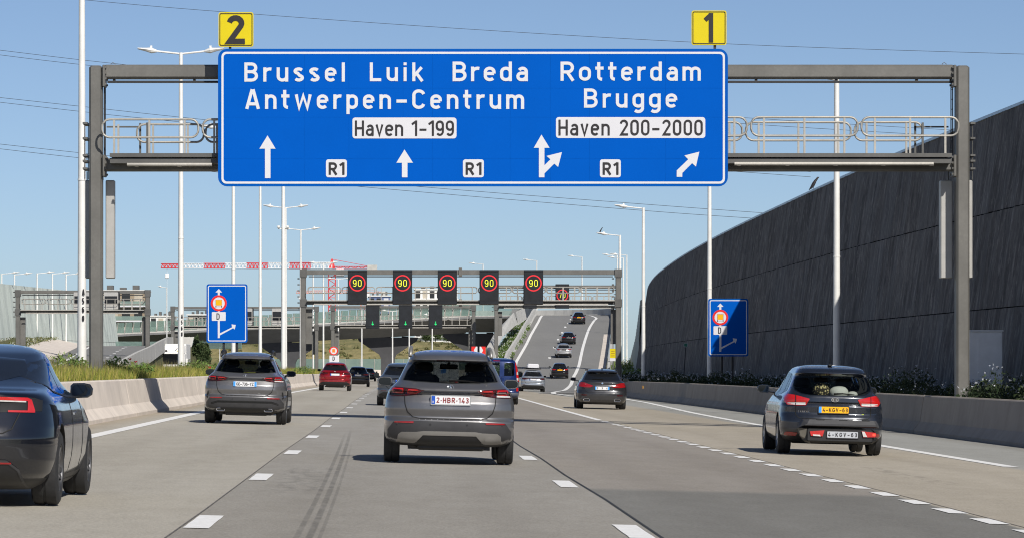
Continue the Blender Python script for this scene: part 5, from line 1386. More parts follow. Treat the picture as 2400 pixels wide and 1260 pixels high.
for k in range(140):
    y = random.uniform(280, 420); x = rr(y) + random.uniform(0.8, 3.2); zb = max(ramp_z(0, y) * 0.55, 0) ; rz = random.uniform(0.4, 0.9)
    v, c = clump(x, y, zb + rz * 0.6, 0.8, 1, rz, 90, 0.16, pal_w); vv.append(v); cc.append(c)
    v, c = clump(x, y, zb + rz, 0.6, 0.8, rz * 0.7, 12, 0.1, [(0.7, 0.72, 0.7)]); vf.append(v); cf.append(c)
tag(tri_cloud('verge_planting', np.concatenate(vv), np.concatenate(cc)), 'dark leafy planting between right barrier and wall', 'planting', kind='stuff')
tag(tri_cloud('verge_flowers', np.concatenate(vf), np.concatenate(cf)), 'white flowers in the planting before the dark wall', 'flowers', kind='stuff')
vv, cc, vf, cf = [], [], [], []
for k in range(260):
    y = random.uniform(380, 498); f_ = random.random(); s = [(a, b, c) for a, b, c in sl]
    xa = float(np.interp(y, [q[0] for q in s], [q[2] for q in s])); xb = float(np.interp(y, [q[0] for q in s], [q[1] for q in s]))
    v, c = clump(xa + (xb - xa) * f_, y, ramp_z(0, y) + 0.3, 0.5, 0.9, 0.25, 60, 0.14, [(0.1, 0.17, 0.04), (0.14, 0.2, 0.05), (0.08, 0.13, 0.03)]); vv.append(v); cc.append(c)
    if k % 2: v, c = clump(xa + (xb - xa) * f_, y, ramp_z(0, y) + 0.5, 0.5, 0.9, 0.2, 8, 0.1, [(0.75, 0.75, 0.7)]); vv.append(v); cc.append(c)
tag(tri_cloud('slope_planting', np.concatenate(vv), np.concatenate(cc)), 'bright green planting with white flowers beside the exit ramp', 'planting', kind='stuff')
vv, cc = [], []
for k in range(520):
    x = random.uniform(-70, 24); y = random.uniform(614, 664); s = random.uniform(0.25, 0.75)
    v, c = clump(x, y, hill_z(x, y) + 0.15, s * 1.3, s, s * 0.6, 40, 0.22, [(0.1, 0.12, 0.04), (0.07, 0.1, 0.03), (0.16, 0.14, 0.06), (0.2, 0.17, 0.08)]); vv.append(v); cc.append(c)
for k in range(200):
    y = random.uniform(245, 440); x = lx0(y) - random.uniform(3.3, 7.5)
    v, c = clump(x, y, lz(0, y) + 0.75 + 0.05, 0.8, 1.0, 0.3, 40, 0.14, [(0.16, 0.17, 0.06), (0.2, 0.19, 0.08), (0.1, 0.13, 0.04), (0.6, 0.6, 0.52)]); vv.append(v); cc.append(c)
tag(tri_cloud('bank_tufts', np.concatenate(vv), np.concatenate(cc)), 'scattered tufts on the dry hill and slip road bank', 'tufts', kind='stuff')
# bushes and far trees
def tree(name, label, px_, py_top, py_base, y, wpx, pal, group, n=900):
    b = at(px_, py_base, y); tz = zat(py_top, y); h_ = tz - b.z; w = wpx / F * y / 2
    o = thing(name, label, 'tree' if 'tree' in name else 'bush', tuple(b), group)
    mb = MB(); mb.tube([(0, 0, -0.4), (0.05, 0, h_ * 0.35), (0.1, 0.05, h_ * 0.6)], 0.06 * h_ * 0.5 + 0.03, 6, r2=0.03)
    for k in range(4): a = k * 1.6; mb.tube([(0.05, 0, h_ * (0.25 + 0.08 * k)), (w * 0.5 * math.cos(a), w * 0.5 * math.sin(a), h_ * (0.5 + 0.1 * k))], 0.04, 5, r2=0.015)
    mb.build('trunk', plain('bark', (0.07, 0.05, 0.035), 0.9) if 'bark' not in bpy.data.materials else bpy.data.materials['bark'], o)
    vv, cc = [], []
    for k in range(9):
        a = random.random() * 6.28; rr_ = random.random() ** 0.5 * w * 0.65
        v, c = clump(rr_ * math.cos(a), rr_ * math.sin(a), h_ * random.uniform(0.35, 0.8), w * 0.42, w * 0.42, h_ * 0.24, n // 9, 0.16 + 0.0002 * y, pal); vv.append(v); cc.append(c)
    tri_cloud('crown', np.concatenate(vv), np.concatenate(cc), parent=o)
pal_t = [(0.05, 0.08, 0.03), (0.07, 0.1, 0.035), (0.04, 0.065, 0.025), (0.09, 0.12, 0.05)]
for i, (px_, t_, b_, y, w) in enumerate(((462, 786, 850, 415, 26), (474, 800, 858, 400, 30), (485, 815, 860, 390, 22))):
    tree('bush', ['tall dark bush right of the white lorry', 'broad bush right of the white lorry, in front', 'low bush left of the lorry sign legs'][i], px_, t_, b_, y, w, pal_t, 'bushes beside the lorry')
for i, (px_, t_, b_, y, w) in enumerate(((820, 776, 800, 690, 44), (868, 778, 800, 700, 40), (740, 782, 800, 690, 40), (1020, 772, 802, 690, 46), (1050, 776, 804, 700, 36), (1000, 780, 804, 680, 30))):
    tree('far_tree', ['far tree seen under the viaduct below the leftmost arrow signal', 'far tree under the viaduct left of the middle pier', 'far tree under the viaduct beside the left pier', 'far tree under the viaduct right of the middle pier', 'far tree under the viaduct nearest the right pier', 'small far tree just right of the middle pier'][i], px_, t_, b_, y, w, pal_t, 'trees behind the viaduct', 500)

# ------------------------------------------------------------------ vehicles
FX = [0, .14, .28, .42, .55, .67, .77, .85, .91, .95, .977, .992, 1.0]
class Shape:
    """car body as stacked plan rings: half width, rear end and front end at every height"""
    def __init__(self, prof_, Lr=((0, .55), (2, .55)), Lf=.8, nr=3.0, nf=2.6, passes=2, ws=1.0, hs=1.0, ls=1.0, n=76):
        p_ = np.array(prof_, dtype=float); p_[:, 0] *= hs; p_[:, 1] *= ws; p_[:, 2:] *= ls
        self.z = np.linspace(p_[0, 0], p_[-1, 0], n)
        a = [np.interp(self.z, p_[:, 0], p_[:, k]) for k in (1, 2, 3)]
        for _ in range(passes):
            for q in a: q[1:-1] = .25 * q[:-2] + .5 * q[1:-1] + .25 * q[2:]
        self.W, self.R, self.F = a
        self.Lr, self.Lf, self.nr, self.nf = Lr, Lf, nr, nf
    def at(self, z):
        return (float(np.interp(z, self.z, self.W)), float(np.interp(z, self.z, self.R)), float(np.interp(z, self.z, self.F)))
    def L(self, z, R_, F_):
        return min(float(np.interp(z, [q[0] for q in self.Lr], [q[1] for q in self.Lr])), (F_ - R_) * .45), min(self.Lf, (F_ - R_) * .45)
    def rear(self, x, z):
        W_, R_, F_ = self.at(z); l, _ = self.L(z, R_, F_); f = min(abs(x) / W_, .999)
        return R_ + l * (1 - (1 - f ** self.nr) ** (1 / self.nr))
    def front(self, x, z):
        W_, R_, F_ = self.at(z); _, l = self.L(z, R_, F_); f = min(abs(x) / W_, .999)
        return F_ - l * (1 - (1 - f ** self.nf) ** (1 / self.nf))
    def side(self, y, z):
        W_, R_, F_ = self.at(z); a, b = self.L(z, R_, F_)
        if y < R_ + a: s = min(1, max(0, (y - R_) / a)); return W_ * (1 - (1 - s) ** self.nr) ** (1 / self.nr)
        if y > F_ - b: s = min(1, max(0, (F_ - y) / b)); return W_ * (1 - (1 - s) ** self.nf) ** (1 / self.nf)
        return W_
    def body(self, zlow):
        mb = MB(); rings = []
        for z in self.z:
            W_, R_, F_ = self.at(z); a, b = self.L(z, R_, F_)
            h_ = [(W_ * f, self.rear(W_ * f, z)) if f < 1 else (W_, R_ + a) for f in FX]
            h_ += [(W_, R_ + a + (F_ - b - R_ - a) * k / 6) for k in range(1, 6)]
            h_ += [((W_ * f), self.front(W_ * f, z)) if f < 1 else (W_, F_ - b) for f in FX[::-1]]
            ring = [(x, y, z) for x, y in h_] + [(-x, y, z) for x, y in h_[-2:0:-1]]
            rings.append(ring)
        n = len(rings[0])
        for i in range(len(rings) - 1):
            vs_ = rings[i] + rings[i + 1]
        mb.v = [p for r_ in rings for p in r_]
        for i in range(len(rings) - 1):
            for j in range(n):
                k = (j + 1) % n
                mb.f.append((i * n + j, i * n + k, (i + 1) * n + k, (i + 1) * n + j)); mb.mi.append(1 if self.z[i + 1] <= zlow else 0)
        mb.f.append(tuple(range(n - 1, -1, -1))); mb.mi.append(1)
        mb.f.append(tuple((len(rings) - 1) * n + j for j in range(n))); mb.mi.append(0)
        return mb

def polyz(pl, x):
    return float(np.interp(x, [p[0] for p in pl], [p[1] for p in pl]))

def patch(sh, name, mat, top, bot, off, parent, where='rear', nx=26, nz=5, mirror=False, skirt=0.025, smooth=True):
    """panel lying on the body between an upper and a lower outline"""
    sg = -1 if mirror else 1
    a0, a1 = max(top[0][0], bot[0][0]), min(top[-1][0], bot[-1][0])
    xs = sorted(set([a0 + (a1 - a0) * k / nx for k in range(nx + 1)] + [p[0] for p in top + bot if a0 <= p[0] <= a1]))
    V = []
    for a in xs:
        z1, z0 = polyz(top, a), polyz(bot, a)
        if z1 < z0 + .002: z1 = z0 + .002
        col = []
        for k in range(nz + 1):
            z = z0 + (z1 - z0) * k / nz
            if where == 'rear':
                W_ = sh.at(z)[0]; x = max(-W_ * .997, min(W_ * .997, a)); p = (x * 1.002, sh.rear(x, z) - off, z)
            elif where == 'front':
                W_ = sh.at(z)[0]; x = max(-W_ * .997, min(W_ * .997, a)); p = (x, sh.front(x, z) + off, z)
            else:
                p = (sh.side(a, z) + off, a, z)
            col.append((p[0] * sg, p[1], p[2]))
        V.append(col)
    mb = MB(); n = nz + 1
    base = [p for c_ in V for p in c_]
    mb.v = list(base)
    for i in range(len(V) - 1):
        for k in range(nz): mb.f.append((i * n + k, (i + 1) * n + k, (i + 1) * n + k + 1, i * n + k + 1)); mb.mi.append(0)
    # rim running back into the body gives the panel thickness
    loop = [i * n for i in range(len(V))] + [(len(V) - 1) * n + k for k in range(1, n)] + [i * n + nz for i in range(len(V) - 2, -1, -1)] + [k for k in range(nz - 1, 0, -1)]
    b = len(mb.v)
    for q in loop:
        x, y, z = mb.v[q]
        mb.v.append((x, y + skirt, z) if where == 'rear' else (x, y - skirt, z) if where == 'front' else (x - sg * skirt, y, z))
    m_ = len(loop)
    for i in range(m_): mb.f.append((loop[i], loop[(i + 1) % m_], b + (i + 1) % m_, b + i)); mb.mi.append(0)
    return mb.build(name, mat, parent, smooth=smooth, auto=35)

def boolean(o, cutter):
    md = o.modifiers.new('cut', 'BOOLEAN'); md.object = cutter; md.operation = 'DIFFERENCE'; md.solver = 'EXACT'; md.material_mode = 'TRANSFER'

def seam_line(sh, pts, w, parent, name='panel_gap', mat=None, off=.006):
    mb = MB(); out = []
    for i in range(len(pts) - 1):
        for k in range(8):
            s = k / 8; out.append((pts[i][0] + (pts[i + 1][0] - pts[i][0]) * s, pts[i][1] + (pts[i + 1][1] - pts[i][1]) * s))
    out.append(pts[-1])
    L_ = []; R_ = []
    for i, p in enumerate(out):
        a, b = Vector(out[max(i - 1, 0)]), Vector(out[min(i + 1, len(out) - 1)]); d = (b - a).normalized(); n_ = Vector((-d.y, d.x)) * w / 2
        for lst, s in ((L_, 1), (R_, -1)):
            x, z = p[0] + n_.x * s, p[1] + n_.y * s; lst.append((x, sh.rear(x, z) - off, z))
    n = len(out); mb.add(L_ + R_, [(i, n + i, n + i + 1, i + 1) for i in range(n - 1)])
    return mb.build(name, mat or M['seam'], parent)

_tyre = {}
def wheel(root, x, y, r_, w, side, detail, rimmat):
    o = bpy.data.objects.new('wheel', None); COL.objects.link(o); o.parent = root; o.location = (x, y, r_); o.empty_display_size = .1
    key = (r_, w, side, detail, rimmat.name)
    if key not in _tyre:
        mb = MB(); h_ = w / 2
        mb.lathe_x([(-h_, r_ * .64), (-h_, r_ * .9), (-h_ * .86, r_ * .98), (-h_ * .6, r_ * .997), (-h_ * .12, r_), (-h_ * .1, r_ - .009), (h_ * .1, r_ - .009), (h_ * .12, r_), (h_ * .6, r_ * .997), (h_ * .86, r_ * .98), (h_, r_ * .9), (h_, r_ * .64), (h_ * .6, r_ * .63), (-h_ * .6, r_ * .63), (-h_, r_ * .64)], 0, 0, 0, 32 if detail else 18)
        a = mb.build('tyre', M['rubber'], None, smooth=True, auto=40)
        mb = MB(); s = side
        mb.lathe_x([(s * h_ * .92, r_ * .66), (s * h_ * .98, r_ * .62), (s * h_ * .7, r_ * .58), (-s * h_ * .4, r_ * .56), (-s * h_ * .5, 0.02)], 0, 0, 0, 32 if detail else 14)
        if detail:
            for k in range(10):
                a_ = k * math.pi / 5 + (.12 if k % 2 else -.12); c_, s_ = math.cos(a_), math.sin(a_)
                P_ = lambda rad, t_, xx: (s * xx, rad * c_ - t_ * s_, rad * s_ + t_ * c_)
                mb.add([P_(.04, -.028, h_ * .8), P_(.04, .028, h_ * .8), P_(r_ * .6, .018, h_ * .93), P_(r_ * .6, -.018, h_ * .93), P_(.04, -.028, h_ * .4), P_(.04, .028, h_ * .4), P_(r_ * .6, .018, h_ * .6), P_(r_ * .6, -.018, h_ * .6)], [(0, 1, 2, 3), (7, 6, 5, 4), (0, 4, 5, 1), (1, 5, 6, 2), (2, 6, 7, 3), (3, 7, 4, 0)])
            mb.lathe_x([(s * h_ * .86, .002), (s * h_ * .86, .05), (s * h_ * .4, .06)], 0, 0, 0, 12)
        b = mb.build('rim', rimmat, None, smooth=True, auto=40)
        _tyre[key] = (a.data, b.data); a.parent = o; b.parent = o
    else:
        for nm, me in zip(('tyre', 'rim'), _tyre[key]): link(nm, me, o)
    return o

def door_mirror(root, x, y, z, side, housing, w=.2, h_=.15, armx=None):
    mb = MB(); rings = []
    for d, k in ((0, .9), (.015, 1.0), (.05, .98), (.1, .8), (.14, .45)):
        rings.append([(x + side * (px_ * w / 2) * 1.0 * k, y + d, z + pz_ * h_ / 2 * k) for px_, pz_ in ((-1, -.75), (-.8, -1), (.55, -.9), (.95, -.5), (1, .3), (.75, .85), (.2, 1), (-.75, .95), (-1, .6))])
    if side < 0: rings = [r_[::-1] for r_ in rings]
    mb.loft(rings)
    mb.tube([(x - side * w * .42, y + .07, z - h_ * .3), (x - side * (w * .5 + .12), y + .1, z - h_ * .42)], .022, 6)
    o = mb.build('door_mirror', housing, root, smooth=True, auto=50)
    mb = MB(); flat(mb, [(x + side * px_ * w / 2 * .82, z + pz_ * h_ / 2 * .8) for px_, pz_ in ((-1, -.75), (-.8, -1), (.55, -.9), (.95, -.5), (1, .3), (.75, .85), (.2, 1), (-.75, .95), (-1, .6))], y - .004)
    mb.build('mirror_glass', M['mirror'], o)
    return o

def plate(root, sh, x0, x1, z0, z1, text, mat, ink, strip_l=None, strip_r=None, y=None, frame=True, badge=None):
    yy = min(sh.rear(x, z) for x in (x0, (x0 + x1) / 2, x1) for z in (z0, z1)) - .016 if y is None else y
    mb = MB(); mb.prism_y(rrect(x0, x1, z0, z1, .012, 2), yy, yy + .05); o = mb.build('license_plate', mat, root)
    if frame:
        mb = MB(); oo = rrect(x0 - .012, x1 + .012, z0 - .014, z1 + .012, .014, 2); ii = rrect(x0, x1, z0, z1, .012, 2); n = len(oo)
        mb.add([(x, yy - .003, z) for x, z in oo] + [(x, yy - .003, z) for x, z in ii] + [(x, yy + .05, z) for x, z in oo], [(i, (i + 1) % n, n + (i + 1) % n, n + i) for i in range(n)] + [(i, (i + 1) % n, 2 * n + (i + 1) % n, 2 * n + i) for i in range(n)]); mb.build('plate_frame', frame if not isinstance(frame, bool) else M['plastic'], o)
    a, b = x0, x1; w = x1 - x0
    if strip_l: mb = MB(); flat(mb, [(x0 + .002, z0 + .003), (x0 + w * .095, z0 + .003), (x0 + w * .095, z1 - .003), (x0 + .002, z1 - .003)], yy - .003); mb.build('country_band', strip_l, o); a = x0 + w * .1
    if strip_r: mb = MB(); flat(mb, [(x1 - w * .095, z0 + .003), (x1 - .002, z0 + .003), (x1 - .002, z1 - .003), (x1 - w * .095, z1 - .003)], yy - .003); mb.build('region_band', strip_r, o); b = x1 - w * .1
    if badge: mb = MB(); lettering(mb, badge, x0 + w * .03, x0 + w * .07, z0 + (z1 - z0) * .15, (z1 - z0) * .25, yy - .006, .2, .8); mb.build('country_letter', M['white'], o)
    if text:
        h_ = (z1 - z0) * .62
        mb = MB(); lettering(mb, text, a + w * .03, b - w * .03, (z0 + z1) / 2 - h_ / 2, h_, yy - .005, .16, 1.05, .0008); mb.build('plate_characters', ink, o)
    return o

def car(name, label, cat, X_, Y_, sh, paint, zlow=.24, yaw=0.0, wheels=(.85, 3.55, .34, .225, .8), rimmat=None, rearwin=None, see=False, sidewins=(), mirror=None, mir_mat=None, detail=True, gz_=None, group=None, arches=True, seats=True, slope=True, win_mat=None, pitch=0.0):
    gzz = road_z(X_, Y_) if gz_ is None else gz_
    root = thing(name, label, cat, (X_, Y_, gzz + .007), group, (pitch, math.atan(XSL) if slope else 0, yaw))
    mb = sh.body(zlow)
    body = mb.build('body', [paint, M['plastic'], M['interior']], root, smooth=True)
    cutters = []
    def cutter(m_, mat):
        c = m_.build('cutter', mat, root); cutters.append(c); boolean(body, c)
    y0, y1, r_, w, tx = wheels
    if detail and arches:
        for yy in (y0, y1):
            for s in (-1, 1):
                m_ = MB(); xs = sorted((s * (tx - w / 2 - .06), s * 1.3)); m_.lathe_x([(xs[0], .001), (xs[0], r_ + .055), (xs[1], r_ + .055), (xs[1], .001)], 0, yy, r_ + .01, 36)
                cutter(m_, M['plastic'])
    if see and rearwin:
        top, bot = rearwin
        m_ = MB(); pl = [(x * .985, z) for x, z in top] + [(x * .985, z + .008) for x, z in bot[::-1][(1 if bot[-1] == top[-1] else 0):(-1 if bot[0] == top[0] else None)]]
        m_.prism_y(pl, -.6, 6.0); cutter(m_, M['interior'])
        for tp, bt in sidewins:
            m_ = MB(); pl = [tuple(p) for p in tp] + [tuple(p) for p in bt[::-1] if tuple(p) not in [tuple(q) for q in tp]]
            m_.prism_x(pl, -1.4, 1.4); cutter(m_, M['interior'])
    if cutters:
        bpy.context.view_layer.update()
        dg = bpy.context.evaluated_depsgraph_get()
        me = bpy.data.meshes.new_from_object(body.evaluated_get(dg))
        body.modifiers.clear(); old = body.data; body.data = me; bpy.data.meshes.remove(old)
        for c in cutters: d_ = c.data; bpy.data.objects.remove(c); bpy.data.meshes.remove(d_)
        me.polygons.foreach_set('use_smooth', [True] * len(me.polygons))
    body.data.set_sharp_from_angle(angle=math.radians(32))
    for yy in (y0, y1):
        for s in (-1, 1): wheel(root, s * tx, yy, r_, w, s, detail, rimmat or M['rim'])
    gm = win_mat or (M['glass'] if see else M['glass_dark'])
    if rearwin: patch(sh, 'rear_window', gm, rearwin[0], rearwin[1], .005, root, nx=36, nz=8)
    for tp, bt in sidewins:
        for mir in (False, True): patch(sh, 'side_window', gm, tp, bt, .004, root, 'side', 20, 6, mir, skirt=.012)
    if see and rearwin:
        cz = rearwin[1][len(rearwin[1]) // 2][1]
        zt_ = max(p[1] for p in rearwin[0])
        wx_ = sh.at(cz + .03)[0] * .9; wt = sh.at(zt_ - .02)[0] * .9
        patch(sh, 'windscreen', M['glass_clear'], [(-wx_, cz + .06), (-wt, zt_), (wt, zt_), (wx_, cz + .06)], [(-wx_, cz + .02), (wx_, cz + .02)], .004, root, 'front', 20, 6)
        if seats:
            for s in (-1, 1):
                mb = MB(); mb.cbox(s * .38 - .24, s * .38 + .24, 2.0, 2.14, cz - .05, cz + .12, .05); mb.cbox(s * .38 - .15, s * .38 + .15, 2.02, 2.12, cz + .14, cz + .3, .04); mb.tube([(s * .38, 2.07, cz + .1), (s * .38, 2.07, cz + .18)], .02, 6); mb.build('front_seat', M['seat'], root, smooth=True, auto=40)
                mb = MB(); mb.cbox(s * .36 - .14, s * .36 + .14, 1.1, 1.2, cz + .0, cz + .14, .04); mb.build('rear_headrest', M['seat'], root, smooth=True, auto=40)
            mb = MB(); mb.cbox(-.13, .13, 2.42, 2.46, zt_ - .11, zt_ - .035, .015); mb.tube([(0, 2.44, zt_ - .04), (0, 2.46, zt_ + .02)], .02, 6); mb.build('interior_mirror', M['plastic'], root)
    if mirror:
        mx, my, mz, mw, mh = mirror
        for s in (-1, 1): door_mirror(root, s * mx, my, mz, s, mir_mat or paint, mw, mh)
    L_ = float(max(sh.F))
    mb = MB(); mb.box(-tx + w, tx - w, .35, L_ - .5, .2, .34); mb.cbox(-.45, .5, .25, .75, .19, .3, .03); mb.tube([(-.55, .3, .25), (-.2, .5, .22), (.3, .55, .24)], .03, 6); mb.build('underbody', M['plastic'], root)
    return root, body

def conv(cx, base, S):
    return lambda pts: [((a - cx) / S, (base - (b - .025 * (a - cx))) / S) for a, b in pts]
def mir(pts):
    return [(-a, b) for a, b in pts[::-1]]
def both(sh, name, mat, top, bot, off, root, **kw):
    a = patch(sh, name, mat, top, bot, off, root, **kw)
    b = patch(sh, name, mat, top, bot, off, root, mirror=True, **kw)
    return a, b
def ring_patch(sh, pts, w, off, name, mat, parents):
    for s, par_ in zip((1, -1), parents):
        q = [(s * a, b) for a, b in pts]; o = seam_line(sh, q, w, par_, name, mat, off)

def wiper(root, sh, pts, w0=.022, w1=.008):
    mb = MB(); mb.tube([(x, sh.rear(x, z) - .03, z) for x, z in pts], w0, 7, r2=w1); return mb.build('rear_wiper', M['rubber_blade'], root)

# ---- grey compact crossover (two of them)
GLA = [(.25, .72, .2, 4.2), (.28, .83, .12, 4.3), (.34, .895, .05, 4.38), (.42, .913, .02, 4.41), (.52, .917, .0, 4.41), (.60, .917, .0, 4.4), (.625, .917, .015, 4.4), (.635, .917, .085, 4.38), (.66, .917, .095, 4.36), (.76, .917, .06, 4.33), (.86, .905, .07, 4.25), (.93, .89, .11, 4.02), (1.0, .868, .15, 3.55), (1.012, .862, .055, 3.42), (1.06, .83, .085, 3.3), (1.12, .765, .2, 3.1), (1.15, .735, .26, 3.0), (1.3, .665, .46, 2.7), (1.42, .605, .62, 2.45), (1.44, .595, .5, 2.42), (1.46, .585, .48, 2.38), (1.52, .545, .56, 2.25), (1.56, .49, .75, 2.1), (1.59, .38, 1.05, 1.9), (1.6, .25, 1.25, 1.75)]
GLA_LR = ((0, .6), (.6, .6), (.9, .55), (1.1, .45), (1.6, .4))
SIDE_GLA = [([(1.0, 1.12), (1.15, 1.34), (1.45, 1.42), (1.85, 1.44)], [(1.0, 1.09), (1.85, 1.07)]), ([(1.95, 1.44), (2.3, 1.42), (2.85, 1.1)], [(1.95, 1.07), (2.85, 1.05)])]
def gla(label, X_, Y_, variant, plate_args, paint, yaw=0):
    sh = Shape(GLA, GLA_LR, .9, 3.0, 2.6, 1, n=110)
    c = conv(760, 1170, 703)
    win = (c([(290, 345), (330, 262), (385, 180), (415, 163), (760, 155), (1105, 163), (1135, 180), (1190, 262), (1230, 345)]), c([(290, 345), (400, 366), (760, 380), (1120, 366), (1230, 345)]))
    # symmetric outline
    win = ([(a, b) for a, b in [(-.668, 1.165), (-.615, 1.29), (-.535, 1.405), (-.49, 1.428), (0, 1.438), (.49, 1.428), (.535, 1.405), (.615, 1.29), (.668, 1.165)]], [(-.668, 1.165), (-.5, 1.145), (0, 1.125), (.5, 1.145), (.668, 1.165)])
    root, body = car('grey_crossover', label, 'car', X_, Y_, sh, paint, .30, yaw, (.86, 3.59, .35, .225, .80), M['rim'], win, True, SIDE_GLA, (.93, 2.62, 1.13, .22, .14), M['plastic'] if variant else paint, group='grey crossovers')
    L1 = [(-.852, .945), (-.825, 1.035), (-.775, 1.072), (-.64, 1.06), (-.48, 1.05), (-.365, 1.025)]; L0 = [(-.852, .94), (-.64, .945), (-.46, .965), (-.365, 1.02)]
    lamps = both(sh, 'tail_light', M['lamp_dark'], L1, L0, .012, root, nx=24)
    for q in ([(-.81, 1.0), (-.80, 1.045), (-.665, 1.04), (-.665, .985), (-.79, .985), (-.81, 1.0)], [(-.60, .99), (-.585, 1.03), (-.46, 1.025), (-.42, 1.01), (-.47, .985), (-.60, .985)]):
        ring_patch(sh, q, .017, .017, 'light_guide', M['lamp_guide'], lamps)
    for s, l in zip((1, -1), lamps):
        q = [(-.845, .972), (-.648, .975)]; q0 = [(-.845, .95), (-.648, .952)]
        patch(sh, 'indicator', M['lamp_white'] if s < 0 else M['plastic'], q, q0, .016, l, mirror=s < 0, nx=8, nz=2)
        seam_line(sh, [(s * -.64, .945), (s * -.64, 1.062)], .008, l, 'lamp_joint', off=.018)
    seam_line(sh, [(-.64, .945), (-.63, .83), (-.595, .72), (-.52, .655), (-.42, .635), (0, .632), (.42, .635), (.52, .655), (.595, .72), (.63, .83), (.64, .945)], .011, root, 'tailgate_gap')
    mb = MB(); plate(root, sh, *plate_args)
    cl = patch(sh, 'bumper_lower', M['cladding'], [(-.9, .42), (-.78, .585), (-.5, .6), (0, .602), (.5, .6), (.78, .585), (.9, .42)], [(-.9, .4), (-.76, .285), (-.4, .27), (.4, .27), (.76, .285), (.9, .4)], .006, root, nx=40)
    refl = both(sh, 'reflector', M['lamp_red'], [(-.775, .578), (-.76, .588), (-.51, .592), (-.5, .585)], [(-.775, .568), (-.51, .566), (-.5, .575)], .014, root, nx=10, nz=2)
    if variant == 0:
        patch(sh, 'skid_plate', M['silver'], [(-.745, .3), (-.715, .405), (-.67, .44), (-.46, .445), (-.36, .46), (.36, .46), (.46, .445), (.67, .44), (.715, .405), (.745, .3)], [(-.745, .295), (-.48, .29), (-.43, .335), (-.37, .4), (.37, .4), (.43, .335), (.48, .29), (.745, .295)], .02, root, nx=50)
        both(sh, 'skid_inset', plain('satin_silver_dark', (0.26, 0.25, 0.235), .5, .4) if 'satin_silver_dark' not in bpy.data.materials else bpy.data.materials['satin_silver_dark'], [(-.68, .31), (-.66, .375), (-.63, .395), (-.52, .392), (-.49, .36)], [(-.68, .29), (-.5, .287), (-.49, .33)], .024, root, nx=12, nz=3)
        patch(sh, 'diffuser', M['plastic'], [(-.45, .31), (-.37, .397), (.37, .397), (.45, .31)], [(-.45, .265), (.45, .265)], .012, root, nx=20)
    else:
        patch(sh, 'diffuser', M['plastic'], [(-.72, .29), (-.5, .36), (.5, .36), (.72, .29)], [(-.72, .265), (.72, .265)], .016, root, nx=30)
        for zz in (.47, .495): patch(sh, 'bumper_strake', M['seam'], [(-.75, zz - .03), (-.6, zz + .02), (.6, zz + .02), (.75, zz - .03)], [(-.75, zz - .045), (-.6, zz), (.6, zz), (.75, zz - .045)], .01, root, nx=30, nz=2)
        for s in (-1, 1):
            mb = MB(); pl = rrect(s * .53 - .09, s * .53 + .09, .285, .345, .028, 4); yq = sh.rear(.44, .3) - .035
            mb.prism_y(pl, yq + .004, yq + .1); o = mb.build('exhaust_tip', M['seam'], root)
            mb = MB(); pl = pl + [pl[0]]; mb.tube([(a, yq, b) for a, b in pl], .009, 6, caps=False); mb.build('tip_rim', M['chrome'], o)
        both(sh, 'side_vent', M['seam'], [(-.86, .6), (-.84, .72), (-.825, .72)], [(-.86, .59), (-.84, .56), (-.825, .6)], .008, root, nx=6, nz=3)
    # lower tailgate band, loading-edge studs, sensors
    mb = MB()
    for k in range(11): x = -.42 + .084 * k; mb.cbox(x - .006, x + .006, sh.rear(x, .622) - .012, sh.rear(x, .622), .617, .629, .002)
    tag(mb.build('sill_studs', M['chrome'], root), kind='stuff')
    mb = MB()
    for x in (-.27, .24, -.73, .73): yq = sh.rear(x, .555) - .008; mb.prism_y([(x + .014 * math.cos(a * .785), .555 + .014 * math.sin(a * .785)) for a in range(8)], yq - .004, yq + .01)
    tag(mb.build('parking_sensors', M['plastic'], root), kind='stuff')
    yq = sh.rear(0, 1.075) - .012
    mb = MB(); mb.tube([(.04 * math.cos(a * .3927), yq, 1.072 + .04 * math.sin(a * .3927)) for a in range(17)], .004, 6, caps=False)
    for k in range(3):
        a = math.pi / 2 + k * 2.0944; mb.add([(.037 * math.cos(a), yq - .004, 1.072 + .037 * math.sin(a)), (.008 * math.cos(a + 1.05), yq - .004, 1.072 + .008 * math.sin(a + 1.05)), (0, yq - .007, 1.072), (.008 * math.cos(a - 1.05), yq - .004, 1.072 + .008 * math.sin(a - 1.05))], [(0, 1, 2), (0, 2, 3)])
    mb.build('star_emblem', M['chrome'], root)
    wiper(root, sh, [(-.02, 1.165), (.1, 1.17), (.26, 1.165), (.42, 1.15)], .018, .006)
    patch(sh, 'brake_light', M['lamp_dark'], [(-.2, 1.455), (.2, 1.455)], [(-.2, 1.445), (.2, 1.445)], .012, root, nx=6, nz=1)
    for s in (-1, 1):
        mb = MB(); mb.tube([(s * .57, .58, 1.5), (s * .565, .68, 1.59), (s * .56, 1.2, 1.63), (s * .555, 2.0, 1.625), (s * .56, 2.3, 1.56)], .026, 8); mb.build('roof_rail', M['silver'] if variant == 0 else M['plastic'], root, smooth=True)
    return root
M['gla'] = car_paint('grey_metallic', (.165, .163, .168), .65, .33)
gx0, gy0 = xat(1051, 50.5), 50.5
gla('grey crossover straight ahead with a silver skid plate and red numbered plate', xat(1051, 50.5), 50.2, 0, (-.262, .275, .838, .955, '2_HBR_143', M['plate_white'], M['plate_red'], M['plate_blue'], None, None, M['chrome'], 'B'), M['gla'])
gla('grey crossover in the left lane with two chrome exhaust tips', -3.46, 80.0, 1, (-.26, .26, .835, .945, 'GE-736-YZ', M['plate_white'], M['black'], M['plate_lblue'], M['plate_lblue'], None, False, None), M['gla'], -.006)

